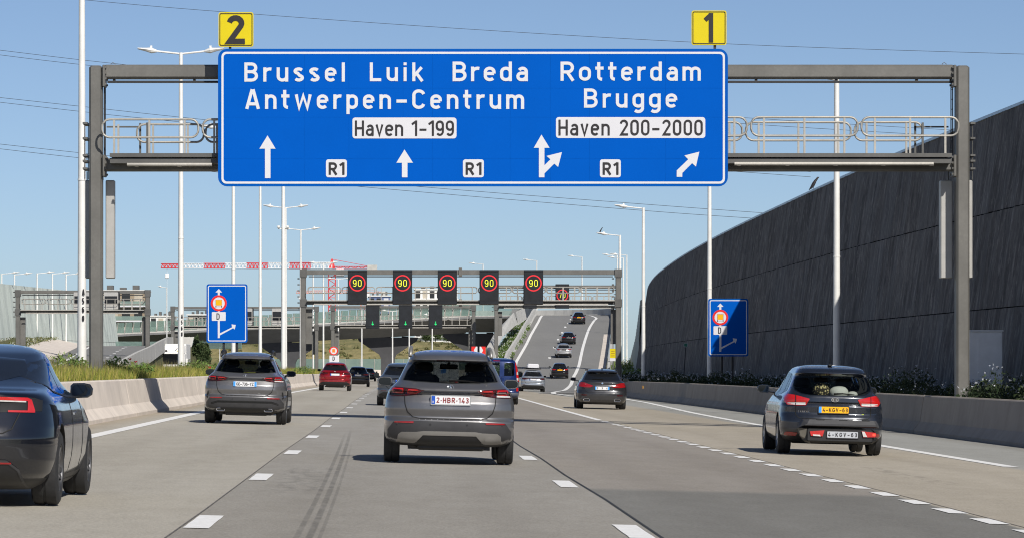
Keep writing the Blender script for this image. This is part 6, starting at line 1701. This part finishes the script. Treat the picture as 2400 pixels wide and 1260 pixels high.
# ---- dark blue compact people carrier with a folded bike carrier
KIA = [(.19, .74, .3, 4.2), (.26, .84, .12, 4.4), (.34, .885, .04, 4.48), (.45, .9, .0, 4.51), (.58, .902, .0, 4.5), (.66, .902, .03, 4.48), (.72, .9, .07, 4.42), (.85, .885, .06, 4.3), (.9, .875, .1, 4.1), (.915, .87, .065, 4.0), (1.0, .835, .07, 3.75), (1.05, .795, .1, 3.6), (1.1, .75, .15, 3.5), (1.25, .69, .28, 3.25), (1.38, .635, .42, 3.0), (1.40, .63, .33, 2.95), (1.43, .62, .3, 2.9), (1.5, .575, .4, 2.65), (1.54, .5, .7, 2.4), (1.57, .36, 1.1, 2.1), (1.575, .25, 1.3, 1.9)]
sh = Shape(KIA, ((0, .62), (.9, .55), (1.2, .5), (1.6, .45)), 1.1, 3.0, 2.5, 1, n=110)
M['kia'] = car_paint('dark_blue_grey', (.016, .02, .03), .35, .25)
win = ([(-.675, 1.2), (-.655, 1.3), (-.62, 1.355), (-.5, 1.37), (0, 1.378), (.5, 1.37), (.62, 1.355), (.655, 1.3), (.675, 1.2)], [(-.675, 1.19), (-.66, 1.12), (-.56, 1.06), (-.4, 1.035), (0, 1.03), (.4, 1.035), (.56, 1.06), (.66, 1.12), (.675, 1.19)])
SW = [([(.85, 1.2), (.95, 1.34), (1.2, 1.4)], [(.85, 1.12), (1.2, 1.06)]), ([(1.28, 1.41), (2.05, 1.44)], [(1.28, 1.05), (2.05, 1.02)]), ([(2.15, 1.44), (2.6, 1.4), (3.3, 1.08)], [(2.15, 1.02), (3.3, 1.0)])]
root, body = car('people_carrier', 'dark blue people carrier with yellow plate on the right', 'car', 7.52, 62.6, sh, M['kia'], .28, -.016, (.86, 3.61, .33, .225, .79), M['rim_light'], win, True, SW, (.98, 3.02, 1.12, .22, .15), M['kia'])
lamps = both(sh, 'tail_light', M['lamp_guide'], [(-.845, .96), (-.83, 1.03), (-.79, 1.055), (-.66, 1.035), (-.42, .975)], [(-.845, .93), (-.79, .865), (-.64, .855), (-.48, .86), (-.42, .965)], .012, root)
for s, l in zip((1, -1), lamps):
    patch(sh, 'clear_lens', M['lamp_white'], [(-.8, .905), (-.64, .91), (-.455, .912)], [(-.785, .872), (-.64, .864), (-.485, .867)], .017, l, mirror=s < 0, nx=10, nz=2)
    seam_line(sh, [(s * -.655, .86), (s * -.655, 1.034)], .012, l, 'lamp_joint', off=.02)
plate(root, sh, -.26, .26, .735, .845, '4-KGV-63', M['plate_yellow'], M['black'], M['plate_lblue'])
seam_line(sh, [(-.655, .86), (-.655, .7), (-.6, .64), (0, .62), (.6, .64), (.655, .7), (.655, .86)], .012, root, 'tailgate_gap')
seam_line(sh, [(-.655, 1.034), (-.68, 1.1)], .01, root, 'tailgate_gap'); seam_line(sh, [(.655, 1.034), (.68, 1.1)], .01, root, 'tailgate_gap')
yq = sh.rear(0, .96) - .014
mb = MB(); mb.prism_y([(.02 + .068 * math.cos(a * .3142), .965 + .036 * math.sin(a * .3142)) for a in range(20)], yq, yq + .03); e = mb.build('oval_emblem', M['plastic'], root)
mb = MB(); pl = [(.02 + .066 * math.cos(a * .3142), .965 + .034 * math.sin(a * .3142)) for a in range(21)]; ribbon(mb, pl, .007, yq - .003); lettering(mb, 'KIA', -.022, .062, .945, .038, yq - .004, .2, .9, .0006); mb.build('emblem_letters', M['chrome'], e)
mb = MB(); yq = sh.rear(-.6, .73) - .03; lettering(mb, 'CARENS', -.61, -.42, .735, .03, 0, .16, .95, .0)
mb.v = [(x, sh.rear(x, z) - .008 - .0004 * (i % 3), z) for i, (x, y, z) in enumerate(mb.v)]; mb.build('model_lettering', M['chrome'], root)
mb = MB(); yq = sh.rear(.52, .73) - .008; mb.add([(.47, yq, .715), (.53, yq + .003, .715), (.53, yq + .003, .727), (.47, yq, .727)], [(0, 1, 2, 3)]); mb.build('green_badge', plain('badge_green', (.5, .6, .05)), root)
both(sh, 'reflector', M['lamp_red'], [(-.83, .37), (-.8, .39), (-.62, .38)], [(-.83, .33), (-.64, .32), (-.62, .36)], .012, root, nx=8, nz=2)
patch(sh, 'bumper_lower', M['plastic'], [(-.83, .3), (-.6, .36), (.6, .36), (.83, .3)], [(-.83, .26), (-.6, .2), (.6, .2), (.83, .26)], .008, root, nx=30)
wiper(root, sh, [(0, 1.065), (.15, 1.075), (.36, 1.06)], .017, .007)
patch(sh, 'brake_light', M['lamp_dark'], [(-.15, 1.42), (.15, 1.42)], [(-.15, 1.402), (.15, 1.402)], .01, root, nx=6, nz=1)
mb = MB(); mb.cbox(-.045, .03, .75, .9, 1.55, 1.585, .012); mb.tube([(-.01, .82, 1.58), (.0, .7, 1.75)], .006, 6, r2=.003); mb.build('roof_antenna', M['plastic'], root)
kx, ky, kz = root.location; krot = root.rotation_euler.copy()
def in_car(root, name, label, cat, group=None):
    o = thing(name, label, cat, root.location, group, root.rotation_euler); return o
# luggage in the rear window
def blob(name, label, c, r_, mat, cat='cushion'):
    o = in_car(root, name, label, cat, 'luggage in the people carrier')
    mb = MB(); n1, n2 = 10, 16; vs_ = []
    mb.loft([[(c[0] + r_[0] * math.sin(p) ** .8 * math.cos(t_), c[1] + r_[1] * math.sin(p) * math.sin(t_), c[2] + r_[2] * math.cos(p)) for t_ in (2 * math.pi * k / n2 for k in range(n2))] for p in (math.pi * (j + .05) / (n1 + .1) for j in range(n1 + 1))])
    mb.build('cover', mat, o, smooth=True)
t = NT('leopard_fabric'); v = t.n.new('ShaderNodeTexVoronoi'); v.inputs['Scale'].default_value = 26; t.l.new(t.pos(), v.inputs['Vector'])
t.color(t.mix(t.ramp(v.outputs['Distance'], .35, .5), (.62, .52, .25, 1), (.03, .025, .015, 1))); t.set(Roughness=.9); M['leopard'] = t.m
M['pillow'] = plain('pillow_cream', (.6, .6, .54), .9)
blob('cushion', 'leopard print cushion behind the people carrier rear window', (-.17, .62, 1.12), (.15, .12, .13), M['leopard'])
blob('cushion', 'large cream pillow behind the people carrier rear window', (.14, .62, 1.09), (.17, .14, .12), M['pillow'])
blob('cushion', 'small cream pillow in the right corner of the people carrier rear window', (.38, .6, 1.06), (.09, .1, .06), M['pillow'])
# folded bike carrier on the tow bar
o = in_car(root, 'bike_carrier', 'folded black bike carrier with grey plate on the tow bar of the people carrier', 'bike carrier')
def cz(pts): return conv(1010, 1150, 671)(pts)
mb = MB()
sec = lambda y, x, z: (x, y, z)
tp = [(-.62, .5), (-.5, .615), (.66, .615), (.72, .56)]
mb.loft([[(-.64, -.12, .47), (.74, -.12, .49), (.74, -.42, .5), (.68, -.45, .52), (-.55, -.45, .52), (-.66, -.4, .47)], [(-.62, -.12, .55), (.74, -.12, .56), (.73, -.42, .545), (.68, -.45, .55), (-.5, -.45, .55), (-.62, -.4, .5)], [(-.58, -.12, .62), (.7, -.12, .62), (.69, -.38, .62), (.65, -.4, .622), (-.46, -.4, .622), (-.56, -.36, .61)]]); mb.build('cover_shell', M['cladding'], o)
for x in (-.27, .12, .51): mb = MB(); mb.cbox(x - .07, x + .07, -.41, -.36, .6, .632, .008); mb.build('latch', M['plastic'], o)
mb = MB(); mb.cbox(-.56, .7, -.36, -.1, .22, .46, .05); mb.cbox(-.5, .64, -.4, -.36, .24, .47, .02); mb.build('lamp_carrier', M['plastic'], o)
mb = MB(); mb.loft([[(-.64, -.34, .47), (-.5, -.38, .46), (-.5, -.12, .46), (-.64, -.12, .47)], [(-.6, -.33, .33), (-.46, -.36, .28), (-.46, -.12, .28), (-.6, -.12, .33)], [(-.52, -.3, .24), (-.42, -.33, .2), (-.42, -.14, .2), (-.52, -.14, .24)]]); mb.build('folded_arm', plain('arm_dusty', (.12, .11, .09), .7), o)
for s, xa, xb_ in ((0, -.45, -.2), (1, .44, .69)):
    mb = MB(); P4 = [(xa + .02, .34), (xb_ - .03, .335), (xb_, .44), (xa, .415)] if s == 0 else [(xa + .03, .335), (xb_ - .01, .34), (xb_, .415), (xa, .44)]
    mb.prism_y(P4, -.425, -.39); l = mb.build('tail_light', M['lamp_guide'], o)
    mb = MB(); q = [(xa + .06, .338), (xb_ - .06, .334), (xb_ - .08, .362), (xa + .05, .365)] if s == 0 else [(xa + .03, .345), (xa + .1, .34), (xa + .05, .43), (xa + .005, .435)]
    flat(mb, q, -.43); mb.build('clear_lens', M['lamp_white'], l)
    if s: mb = MB(); flat(mb, [(xb_ - .06, .36), (xb_ - .015, .36), (xb_ - .012, .4), (xb_ - .06, .4)], -.43); mb.build('lit_bulb', M['lamp_lit'], l)
class _S:                       # flat reference for the carrier's plate
    def rear(self, x, z): return -.4
plate(o, _S(), -.15, .38, .315, .425, '4-KGV-63', M['plate_grey'], M['black'], frame=True)

# ---- dark estate car
BMW = [(.17, .76, .3, 4.5), (.24, .85, .1, 4.75), (.34, .9, .02, 4.88), (.48, .93, .0, 4.92), (.58, .934, .0, 4.9), (.63, .934, .03, 4.9), (.7, .93, .06, 4.85), (.84, .915, .055, 4.4), (.9, .89, .08, 4.0), (.98, .85, .07, 3.75), (1.02, .8, .1, 3.6), (1.05, .765, .15, 3.5), (1.2, .69, .38, 3.2), (1.34, .615, .58, 2.95), (1.36, .605, .45, 2.9), (1.38, .595, .43, 2.85), (1.43, .54, .55, 2.6), (1.47, .42, .9, 2.3), (1.485, .28, 1.3, 2.0)]
sh = Shape(BMW, ((0, .65), (.9, .6), (1.2, .5), (1.6, .45)), 1.1, 3.0, 2.5, 1, n=100)
M['bmw'] = car_paint('anthracite', (.035, .036, .042), .5, .28)
win = ([(-.655, 1.085), (-.6, 1.22), (-.53, 1.335), (0, 1.348), (.53, 1.335), (.6, 1.22), (.655, 1.085)], [(-.655, 1.08), (0, 1.06), (.655, 1.08)])
SW = [([(.9, 1.12), (1.1, 1.3), (1.5, 1.37)], [(.9, 1.08), (1.5, 1.04)]), ([(1.6, 1.375), (2.3, 1.39)], [(1.6, 1.03), (2.3, 1.0)]), ([(2.4, 1.39), (2.8, 1.34), (3.4, 1.05)], [(2.4, 1.0), (3.4, .98)])]
bx, by = xat(1409, 134), 133.6
root, body = car('estate_car', 'dark grey estate car beyond the people carrier, before the ramp', 'car', bx, by, sh, M['bmw'], .25, -.02, (.97, 3.95, .34, .25, .79), M['rim_light'], win, False, SW, (1.0, 3.15, 1.08, .21, .14), M['bmw'])
both(sh, 'tail_light', M['lamp_red'], [(-.87, .92), (-.82, .99), (-.66, .975), (-.46, .905), (-.335, .86)], [(-.87, .83), (-.66, .8), (-.46, .795), (-.335, .845)], .012, root)
plate(root, sh, -.265, .265, .715, .835, '334', M['plate_white'], M['black'], M['plate_lblue'], M['plate_lblue'])
seam_line(sh, [(-.66, .8), (-.62, .66), (-.5, .6), (.5, .6), (.62, .66), (.66, .8)], .012, root, 'tailgate_gap')
both(sh, 'reflector', M['lamp_dark'], [(-.79, .53), (-.56, .535)], [(-.77, .5), (-.56, .49)], .012, root, nx=8, nz=2)
for s in (-1, 1):
    yq = sh.rear(.47, .33) - .02; mb = MB(); mb.prism_y([(s * .47, .29), (s * .67, .29), (s * .69, .34), (s * .65, .39), (s * .49, .39), (s * .46, .35)], yq, yq + .1); e = mb.build('exhaust_tip', M['seam'], root)
    mb = MB(); pl = [(s * .47, yq, .29), (s * .67, yq, .29), (s * .69, yq, .34), (s * .65, yq, .39), (s * .49, yq, .39), (s * .46, yq, .35), (s * .47, yq, .29)]; mb.tube(pl, .012, 6); mb.build('tip_rim', M['chrome'], e)
patch(sh, 'diffuser', M['plastic'], [(-.75, .25), (-.5, .24), (.5, .24), (.75, .25)], [(-.75, .2), (.75, .2)], .012, root, nx=20, nz=2)
yq = sh.rear(0, .97) - .012; mb = MB(); mb.prism_y([(.035 * math.cos(a * .3927), .96 + .035 * math.sin(a * .3927)) for a in range(16)], yq, yq + .02); e = mb.build('round_emblem', M['chrome'], root)
mb = MB()
for a0 in (0, 180): flat(mb, [(0, .96)] + [(.024 * math.cos(math.radians(a0 + k * 18)), .96 + .024 * math.sin(math.radians(a0 + k * 18))) for k in range(6)], yq - .003)
mb.build('emblem_fields', M['plate_lblue'], e)
wiper(root, sh, [(.03, 1.1), (-.1, 1.105), (-.38, 1.095)], .016, .008)
for s in (-1, 1): mb = MB(); mb.tube([(s * .555, .62, 1.41), (s * .55, .8, 1.47), (s * .545, 2.4, 1.48), (s * .55, 2.7, 1.43)], .02, 7); mb.build('roof_rail', M['plastic'], root, smooth=True)
mb = MB(); mb.prism_x([(.7, 1.46), (.9, 1.53), (.92, 1.46)], -.025, .025); mb.build('antenna_fin', M['bmw'], root)

# ---- blue van, half hidden
VAN = [(.22, .8, .2, 4.0), (.3, .88, .06, 4.15), (.4, .9, .0, 4.2), (.48, .905, .0, 4.2), (.5, .905, .05, 4.2), (.6, .91, .05, 4.18), (.9, .905, .05, 4.0), (1.05, .89, .06, 3.75), (1.15, .875, .07, 3.5), (1.4, .835, .1, 3.1), (1.62, .775, .14, 2.85), (1.72, .73, .18, 2.7), (1.78, .65, .3, 2.5), (1.82, .5, .6, 2.2), (1.83, .4, .8, 2.0)]
sh = Shape(VAN, ((0, .4), (1.2, .35), (1.9, .3)), 1.0, 3.6, 2.6, 1, n=90)
M['van'] = car_paint('deep_blue', (.006, .022, .11), .3, .22)
win = ([(-.69, 1.18), (-.68, 1.6), (-.64, 1.655), (0, 1.665), (.64, 1.655), (.68, 1.6), (.69, 1.18)], [(-.69, 1.16), (-.6, 1.13), (0, 1.12), (.6, 1.13), (.69, 1.16)])
vx, vy_ = 3.82, 143.0
root, body = car('blue_van', 'blue passenger van half hidden behind the grey crossover ahead', 'van', vx, vy_, sh, M['van'], .3, -.004, (.75, 3.4, .32, .205, .78), None, win, True, [([(.6, 1.55), (1.9, 1.6)], [(.6, 1.16), (1.9, 1.1)])], (1.02, 2.95, 1.2, .2, .26), M['plastic'], win_mat=M['glass_deep'])
l2 = both(sh, 'tail_light', M['lamp_guide'], [(-.9, .95), (-.88, 1.18), (-.83, 1.45), (-.76, 1.66), (-.72, 1.69)], [(-.9, .92), (-.82, .9), (-.77, 1.2), (-.72, 1.65)], .014, root, nx=14)
for s, l in zip((1, -1), l2):
    for z0, z1 in ((1.18, 1.3), (.96, 1.06)): patch(sh, 'clear_lens', M['lamp_white'], [(-.865, z1), (-.795, z1)], [(-.865, z0), (-.795, z0)], .02, l, mirror=s < 0, nx=4, nz=3)
patch(sh, 'bumper', plain('bumper_grey_blue', (.09, .1, .13), .5), [(-.9, .47), (.9, .47)], [(-.9, .36), (.9, .36)], .02, root, nx=40, nz=3)
both(sh, 'reflector', M['lamp_guide'], [(-.87, .67), (-.79, .67)], [(-.87, .53), (-.79, .53)], .016, root, nx=4, nz=2)
seam_line(sh, [(.2, .52), (.2, 1.75)], .014, root, 'door_gap'); patch(sh, 'door_pillar', M['van'], [(.11, 1.68), (.29, 1.68)], [(.11, 1.1), (.29, 1.1)], .012, root, nx=4, nz=6)
patch(sh, 'brake_light', M['lamp_red'], [(-.15, 1.735), (.12, 1.735)], [(-.15, 1.71), (.12, 1.71)], .012, root, nx=6, nz=1)
for s in (-1, 1): mb = MB(); mb.tube([(s * .62, .35, 1.78), (s * .61, .5, 1.86), (s * .6, 2.2, 1.87)], .025, 7); mb.build('roof_rail', M['plastic'], root, smooth=True)

# ---- black electric saloon at the left edge
TES = [(.15, .76, .32, 4.3), (.22, .84, .14, 4.5), (.3, .885, .06, 4.62), (.42, .915, .015, 4.7), (.55, .925, .0, 4.71), (.62, .926, .0, 4.7), (.72, .924, .03, 4.6), (.85, .905, .055, 4.25), (.93, .88, .05, 3.95), (.985, .84, .03, 3.75), (1.02, .8, .04, 3.62), (1.035, .79, .2, 3.58), (1.06, .77, .48, 3.5), (1.13, .735, .8, 3.32), (1.2, .7, 1.02, 3.15), (1.3, .655, 1.36, 2.95), (1.38, .6, 1.68, 2.8), (1.42, .52, 1.95, 2.7), (1.45, .4, 2.2, 2.62), (1.458, .28, 2.35, 2.58)]
sh = Shape(TES, ((0, .7), (.6, .75), (.95, .7), (1.05, .75), (1.2, .8), (1.5, .6)), 1.1, 2.7, 2.5, 1, n=110)
M['tesla'] = car_paint('black_blue', (.004, .005, .009), .1, .08)
root, body = car('black_saloon', 'black electric saloon cut off by the left picture edge', 'car', -4.02, 31.9, sh, M['tesla'], .26, -.004, (.94, 3.81, .34, .24, .80), M['rim'], None, False, [([(1.05, 1.16), (1.25, 1.27), (1.55, 1.345), (1.95, 1.385)], [(1.05, 1.11), (1.3, 1.035), (1.95, 1.0)]), ([(2.0, 1.388), (2.6, 1.365), (3.0, 1.22), (3.42, 1.0)], [(2.0, 1.0), (2.7, .98), (3.42, .965)])], (.9, 3.02, 1.03, .22, .15), M['tesla'])
both(sh, 'lamp_well', M['plastic'], [(-.8, .955), (-.73, .98), (-.45, .985)], [(-.8, .86), (-.45, .845)], .004, root, nx=16)
for s in (1, -1):
    mm = s < 0
    a = patch(sh, 'tail_light', M['lamp_guide'], [(-.715, .962), (-.68, .98), (-.3, .985)], [(-.715, .943), (-.67, .95), (-.3, .957)], .014, root, mirror=mm, nx=14, nz=2)
    patch(sh, 'light_arm', M['lamp_guide'], [(-.745, .868), (-.715, .962), (-.675, .962)], [(-.745, .848), (-.685, .85)], .0145, a, mirror=mm, nx=8, nz=4)
    patch(sh, 'light_arm', M['lamp_guide'], [(-.74, .866), (-.52, .866)], [(-.74, .848), (-.52, .849)], .015, a, mirror=mm, nx=10, nz=2)
    patch(sh, 'light_core', M['lamp_white'], [(-.67, .95), (-.3, .955)], [(-.67, .938), (-.3, .943)], .016, a, mirror=mm, nx=10, nz=1)
seam_line(sh, [(-.62, .84), (-.56, .7), (-.48, .66), (.48, .66), (.56, .7), (.62, .84)], .01, root, 'boot_gap')
patch(sh, 'rear_window', M['glass_dark'], [(-.56, 1.22), (-.5, 1.32), (0, 1.36), (.5, 1.32), (.56, 1.22)], [(-.56, 1.18), (-.3, 1.1), (0, 1.085), (.3, 1.1), (.56, 1.18)], .004, root, nx=30, nz=8)
patch(sh, 'diffuser', M['plastic'], [(-.66, .2), (-.6, .35), (-.5, .4), (.5, .4), (.6, .35), (.66, .2)], [(-.66, .17), (.66, .17)], .008, root, nx=30)
seam_line(sh, [(-.67, .17), (-.62, .33), (-.52, .41), (.52, .41), (.62, .33), (.67, .17)], .022, root, 'diffuser_lip', M['cladding'], .016)
both(sh, 'reflector', M['lamp_red'], [(-.56, .4), (-.4, .4)], [(-.56, .385), (-.4, .385)], .018, root, nx=6, nz=1)
for s in (False, True):
    patch(sh, 'sill', M['plastic'], [(1.4, .2), (3.3, .2)], [(1.4, .165), (3.3, .165)], .006, root, 'side', 10, 1, s)
    for yy in (1.98, 2.98): patch(sh, 'door_gap', M['seam'], [(yy, .98), (yy + .012, .98)], [(yy, .25), (yy + .012, .25)], .003, root, 'side', 1, 12, s, skirt=.004)
    patch(sh, 'door_handle', M['chrome'], [(2.2, .83), (2.42, .835)], [(2.2, .81), (2.42, .815)], .006, root, 'side', 4, 1, s)
    patch(sh, 'window_trim', M['plastic'], [(1.0, 1.125), (1.3, 1.04), (1.95, 1.0), (3.45, .968)], [(1.0, 1.11), (1.3, 1.02), (1.95, .98), (3.45, .95)], .006, root, 'side', 30, 1, s)

# ---- generic shapes for the farther traffic
def hatch(name, label, cat, X_, Y_, paint, ws, hs, ls, plate_mat, lampmat=None, win=None, low=None, gz_=None, group='cars further ahead', prof_=GLA, slope=True, pitch=0, bar=False, see=False, yaw=0):
    sh = Shape(prof_, GLA_LR, .9, 3.0, 2.6, 1, ws=ws, hs=hs, ls=ls, n=70)
    sc = lambda pl: [(a * ws, b * hs) for a, b in pl]
    w = win or ([(-.668, 1.165), (-.615, 1.29), (-.535, 1.405), (0, 1.438), (.535, 1.405), (.615, 1.29), (.668, 1.165)], [(-.668, 1.16), (-.5, 1.145), (0, 1.125), (.5, 1.145), (.668, 1.16)])
    root, body = car(name, label, cat, X_, Y_, sh, paint, .3 * hs, yaw, (.86 * ls, 3.59 * ls, .345, .22, .80 * ws), None, (sc(w[0]), sc(w[1])), see, SIDE_GLA if see else [([(a * ls, b * hs) for a, b in tp], [(a * ls, b * hs) for a, b in bt]) for tp, bt in SIDE_GLA], (.97 * ws, 2.62 * ls, 1.13 * hs, .2, .15), M['plastic'], False, gz_, group, slope=slope, pitch=pitch)
    both(sh, 'tail_light', lampmat or M['lamp_red'], sc([(-.86, .97), (-.82, 1.03), (-.64, 1.02), (-.42, .97)]), sc([(-.86, .93), (-.64, .9), (-.42, .93)]), .014, root, nx=14, nz=3)
    if bar: patch(sh, 'light_bar', M['lamp_dark'], sc([(-.5, .985), (.5, .985)]), sc([(-.5, .955), (.5, .955)]), .012, root, nx=12, nz=1)
    pz = .85 * hs
    plate(root, sh, -.26, .26, pz, pz + .115, '', plate_mat, M['black'], M['plate_blue'] if plate_mat == M['plate_white'] else None)
    lm = low or M['plastic']
    patch(sh, 'bumper_lower', lm, sc([(-.88, .4), (-.7, .5), (.7, .5), (.88, .4)]), sc([(-.88, .36), (-.7, .25), (.7, .25), (.88, .36)]), .008, root, nx=30)
    both(sh, 'reflector', M['lamp_dark'], sc([(-.78, .56), (-.58, .565)]), sc([(-.78, .535), (-.58, .54)]), .012, root, nx=4, nz=1)
    seam_line(sh, sc([(-.64, .92), (-.6, .72), (-.5, .63), (.5, .63), (.6, .72), (.64, .92)]), .014, root, 'tailgate_gap')
    yq = sh.rear(0, 1.07 * hs) - .014
    mb = MB(); mb.prism_y([(.045 * math.cos(a * .5236), 1.07 * hs + .04 * math.sin(a * .5236)) for a in range(12)], yq, yq + .03); mb.build('emblem', M['chrome'], root)
    wiper(root, sh, sc([(0, 1.165), (.15, 1.168), (.4, 1.15)]), .016, .007)
    return root, sh
def cp(px_, y): return xat(px_, y)
M['red'] = car_paint('crystal_red', (.3, .006, .012), .45, .2)
M['navy'] = car_paint('navy_black', (.008, .01, .018), .2, .2)
M['silver_p'] = car_paint('silver_blue', (.42, .46, .52), .7, .3)
M['silver_w'] = car_paint('silver_white', (.5, .5, .5), .6, .3)
M['grey_p'] = car_paint('blue_grey', (.09, .11, .14), .6, .3)
M['black_p'] = car_paint('plain_black', (.007, .007, .009), .15, .15)
root, sh = hatch('red_crossover', 'bright red crossover in the left lane', 'car', cp(784, 207), 207, M['red'], 1.005, 1.03, 1.03, M['plate_white'], M['lamp_dark'])
for s in (-1, 1): mb = MB(); yq = sh.rear(.6, .3) - .03; mb.tube([(s * .56, yq, .31), (s * .56, yq + .15, .31)], .05, 10); mb.build('exhaust_tip', M['chrome'], root)
hatch('dark_hatchback', 'dark blue car just right of the red crossover', 'car', cp(838, 276), 276, M['navy'], .98, .97, .97, M['plate_white'])
hatch('black_car', 'small black car furthest ahead in the left lane', 'car', cp(862, 400), 400, M['black_p'], .98, .92, .95, M['plate_white'], M['lamp_guide'], gz_=-.1)
hatch('blue_grey_car', 'blue grey car hidden behind the left side of the crossover ahead', 'car', cp(943, 127), 127, M['grey_p'], .99, .95, 1.0, M['plate_white'], see=False)
root, sh = hatch('silver_crossover', 'silver blue crossover carrying a white roof box, beside the van', 'car', cp(1249, 268), 268, M['silver_p'], 1.0, 1.03, 1.02, M['plate_white'], M['lamp_dark'], bar=True, gz_=-.44)
o = thing('roof_box', 'white roof box on top of the silver blue crossover', 'roof box', (root.location.x, 268 + .7, root.location.z), None, root.rotation_euler)
mb = MB(); mb.loft([[(x * k, y, z + zz * kk) for x, zz in ((-.42, 0), (-.44, .05), (-.44, .16), (-.38, .3), (.38, .3), (.44, .16), (.44, .05), (.42, 0))] for y, k, kk, z in ((0, .85, .7, 1.82), (.08, 1, 1, 1.8), (1.5, 1, 1, 1.8), (1.9, .8, .6, 1.8), (2.0, .5, .3, 1.82))]); mb.build('shell', M['white'], o)
mb = MB()
for y in (.4, 1.3): mb.box(-.62, .62, y, y + .07, 1.7, 1.79)
mb.build('roof_bar', M['plastic'], o)
pit = math.radians(3.2)
hatch('black_suv', 'dark car with yellow plate near the bottom of the exit ramp', 'car', cp(1312.5, 372), 372, M['black_p'], .99, 1.0, 1.0, M['plate_yellow'], M['lamp_guide'], gz_=ramp_z(0, 372) + .02, slope=False, pitch=pit * .7)
hatch('silver_suv', 'silver car climbing the exit ramp', 'car', cp(1322, 418), 418, M['silver_w'], 1.0, 1.0, 1.0, M['silver'], gz_=ramp_z(0, 418) + .03, slope=False, pitch=pit)
hatch('black_sedan', 'black car just ahead of the silver car on the ramp', 'car', cp(1333, 450), 450, M['black_p'], 1.0, .93, 1.0, M['silver'], gz_=ramp_z(0, 450) + .03, slope=False, pitch=pit)
hatch('dark_suv', 'dark car with yellow plate highest up the exit ramp', 'car', cp(1357, 497), 497, M['black_p'], 1.0, 1.03, 1.0, M['plate_yellow'], gz_=ramp_z(0, 497) + .03, slope=False, pitch=pit)

# ---- white lorry coming the other way
y = 378; o = thing('white_lorry', 'white box lorry coming the other way behind the grass strip', 'truck', (xat(405, y), y, -.14))
mb = MB(); mb.cbox(-1.24, 1.24, 0, 2.1, .55, 3.08, .12); mb.build('cab', M['pole'], o)
mb = MB(); mb.loft([[(-1.2, .1, 3.1), (1.2, .1, 3.1), (1.2, 2.1, 3.1), (-1.2, 2.1, 3.1)], [(-1.2, .45, 3.85), (1.2, .45, 3.85), (1.2, 2.1, 3.85), (-1.2, 2.1, 3.85)]]); mb.build('wind_deflector', M['pole'], o)
mb = MB(); mb.cbox(-1.12, 1.12, -.03, .02, 1.9, 3.0, .02); mb.build('windscreen', M['glass_dark'], o)
mb = MB(); mb.cbox(-1.15, 1.15, -.05, .02, .6, 1.2, .02); mb.build('grille', M['plastic'], o)
for s in (-1, 1):
    mb = MB(); mb.cbox(s * 1.45 - .12, s * 1.45 + .12, .1, .35, 1.7, 2.5, .03); mb.build('door_mirror', M['pole'], o)
    mb = MB(); mb.cbox(s * .95 - .18, s * .95 + .18, -.07, .0, .75, .98, .02); mb.build('headlight', M['lamp_white'], o)
    for yy in (1.3, 6.5, 8.0): wheel(o, s * 1.05, yy, .5, .3, s, False, M['rim'])
mb = MB(); mb.cbox(-1.27, 1.27, 2.4, 10, 1.0, 4.05, .04); mb.build('cargo_box', M['pole'], o)
mb = MB()
def defl(x, z): return (x, .1 + (z - 3.1) / .75 * .35 - .02, z)
mb.add([defl(-.85, 3.2), defl(-.55, 3.2), defl(-.6, 3.4), defl(-.8, 3.42)], [(0, 1, 2, 3)]); mb.add([defl(.1, 3.25), defl(.3, 3.33), defl(.5, 3.62), defl(.42, 3.6), defl(.25, 3.38)], [(0, 1, 2, 3, 4)]); mb.build('dark_logo', M['black'], o)
mb = MB(); mb.add([defl(.45, 3.2), defl(.65, 3.22), defl(.62, 3.36), defl(.5, 3.4)], [(0, 1, 2, 3)]); mb.build('yellow_logo', M['yellow'], o)

# ---- white box van seen through the windows of the crossover ahead
y = 300; o = thing('white_box_van', 'white box van with a blue mark, seen through the crossover rear window', 'van', (xat(1046, y), y, -.3))
mb = MB(); mb.cbox(-1.05, 1.05, 0, 4.0, .55, 2.75, .05); mb.build('cargo_box', M['pole'], o)
mb = MB(); mb.cbox(-.95, .95, 4.05, 5.6, .45, 2.0, .2); mb.build('cab', M['pole'], o)
for s in (-1, 1):
    mb = MB(); mb.box(min(s * .01, s * 1.0), max(s * .01, s * 1.0), -.025, -.004, .65, 2.65); d_ = mb.build('rear_door', M['white'], o)
    mb = MB(); mb.tube([(s * .3, -.05, .8), (s * .3, -.05, 2.5)], .015, 6); mb.build('lock_rod', M['rail'], d_)
    mb = MB(); mb.cbox(s * .85 - .1, s * .85 + .1, -.05, 0, .42, .54, .01); mb.build('tail_light', M['lamp_red'], o)
    for yy in (.9, 4.7): wheel(o, s * .85, yy, .34, .22, s, False, M['rim'])
mb = MB(); flat(mb, [(-.5, 1.2), (-.05, 1.25), (.0, 1.5), (-.2, 1.62), (-.45, 1.5)], -.03); mb.build('blue_mark', plain('van_blue_mark', lin(20, 110, 190)), o)
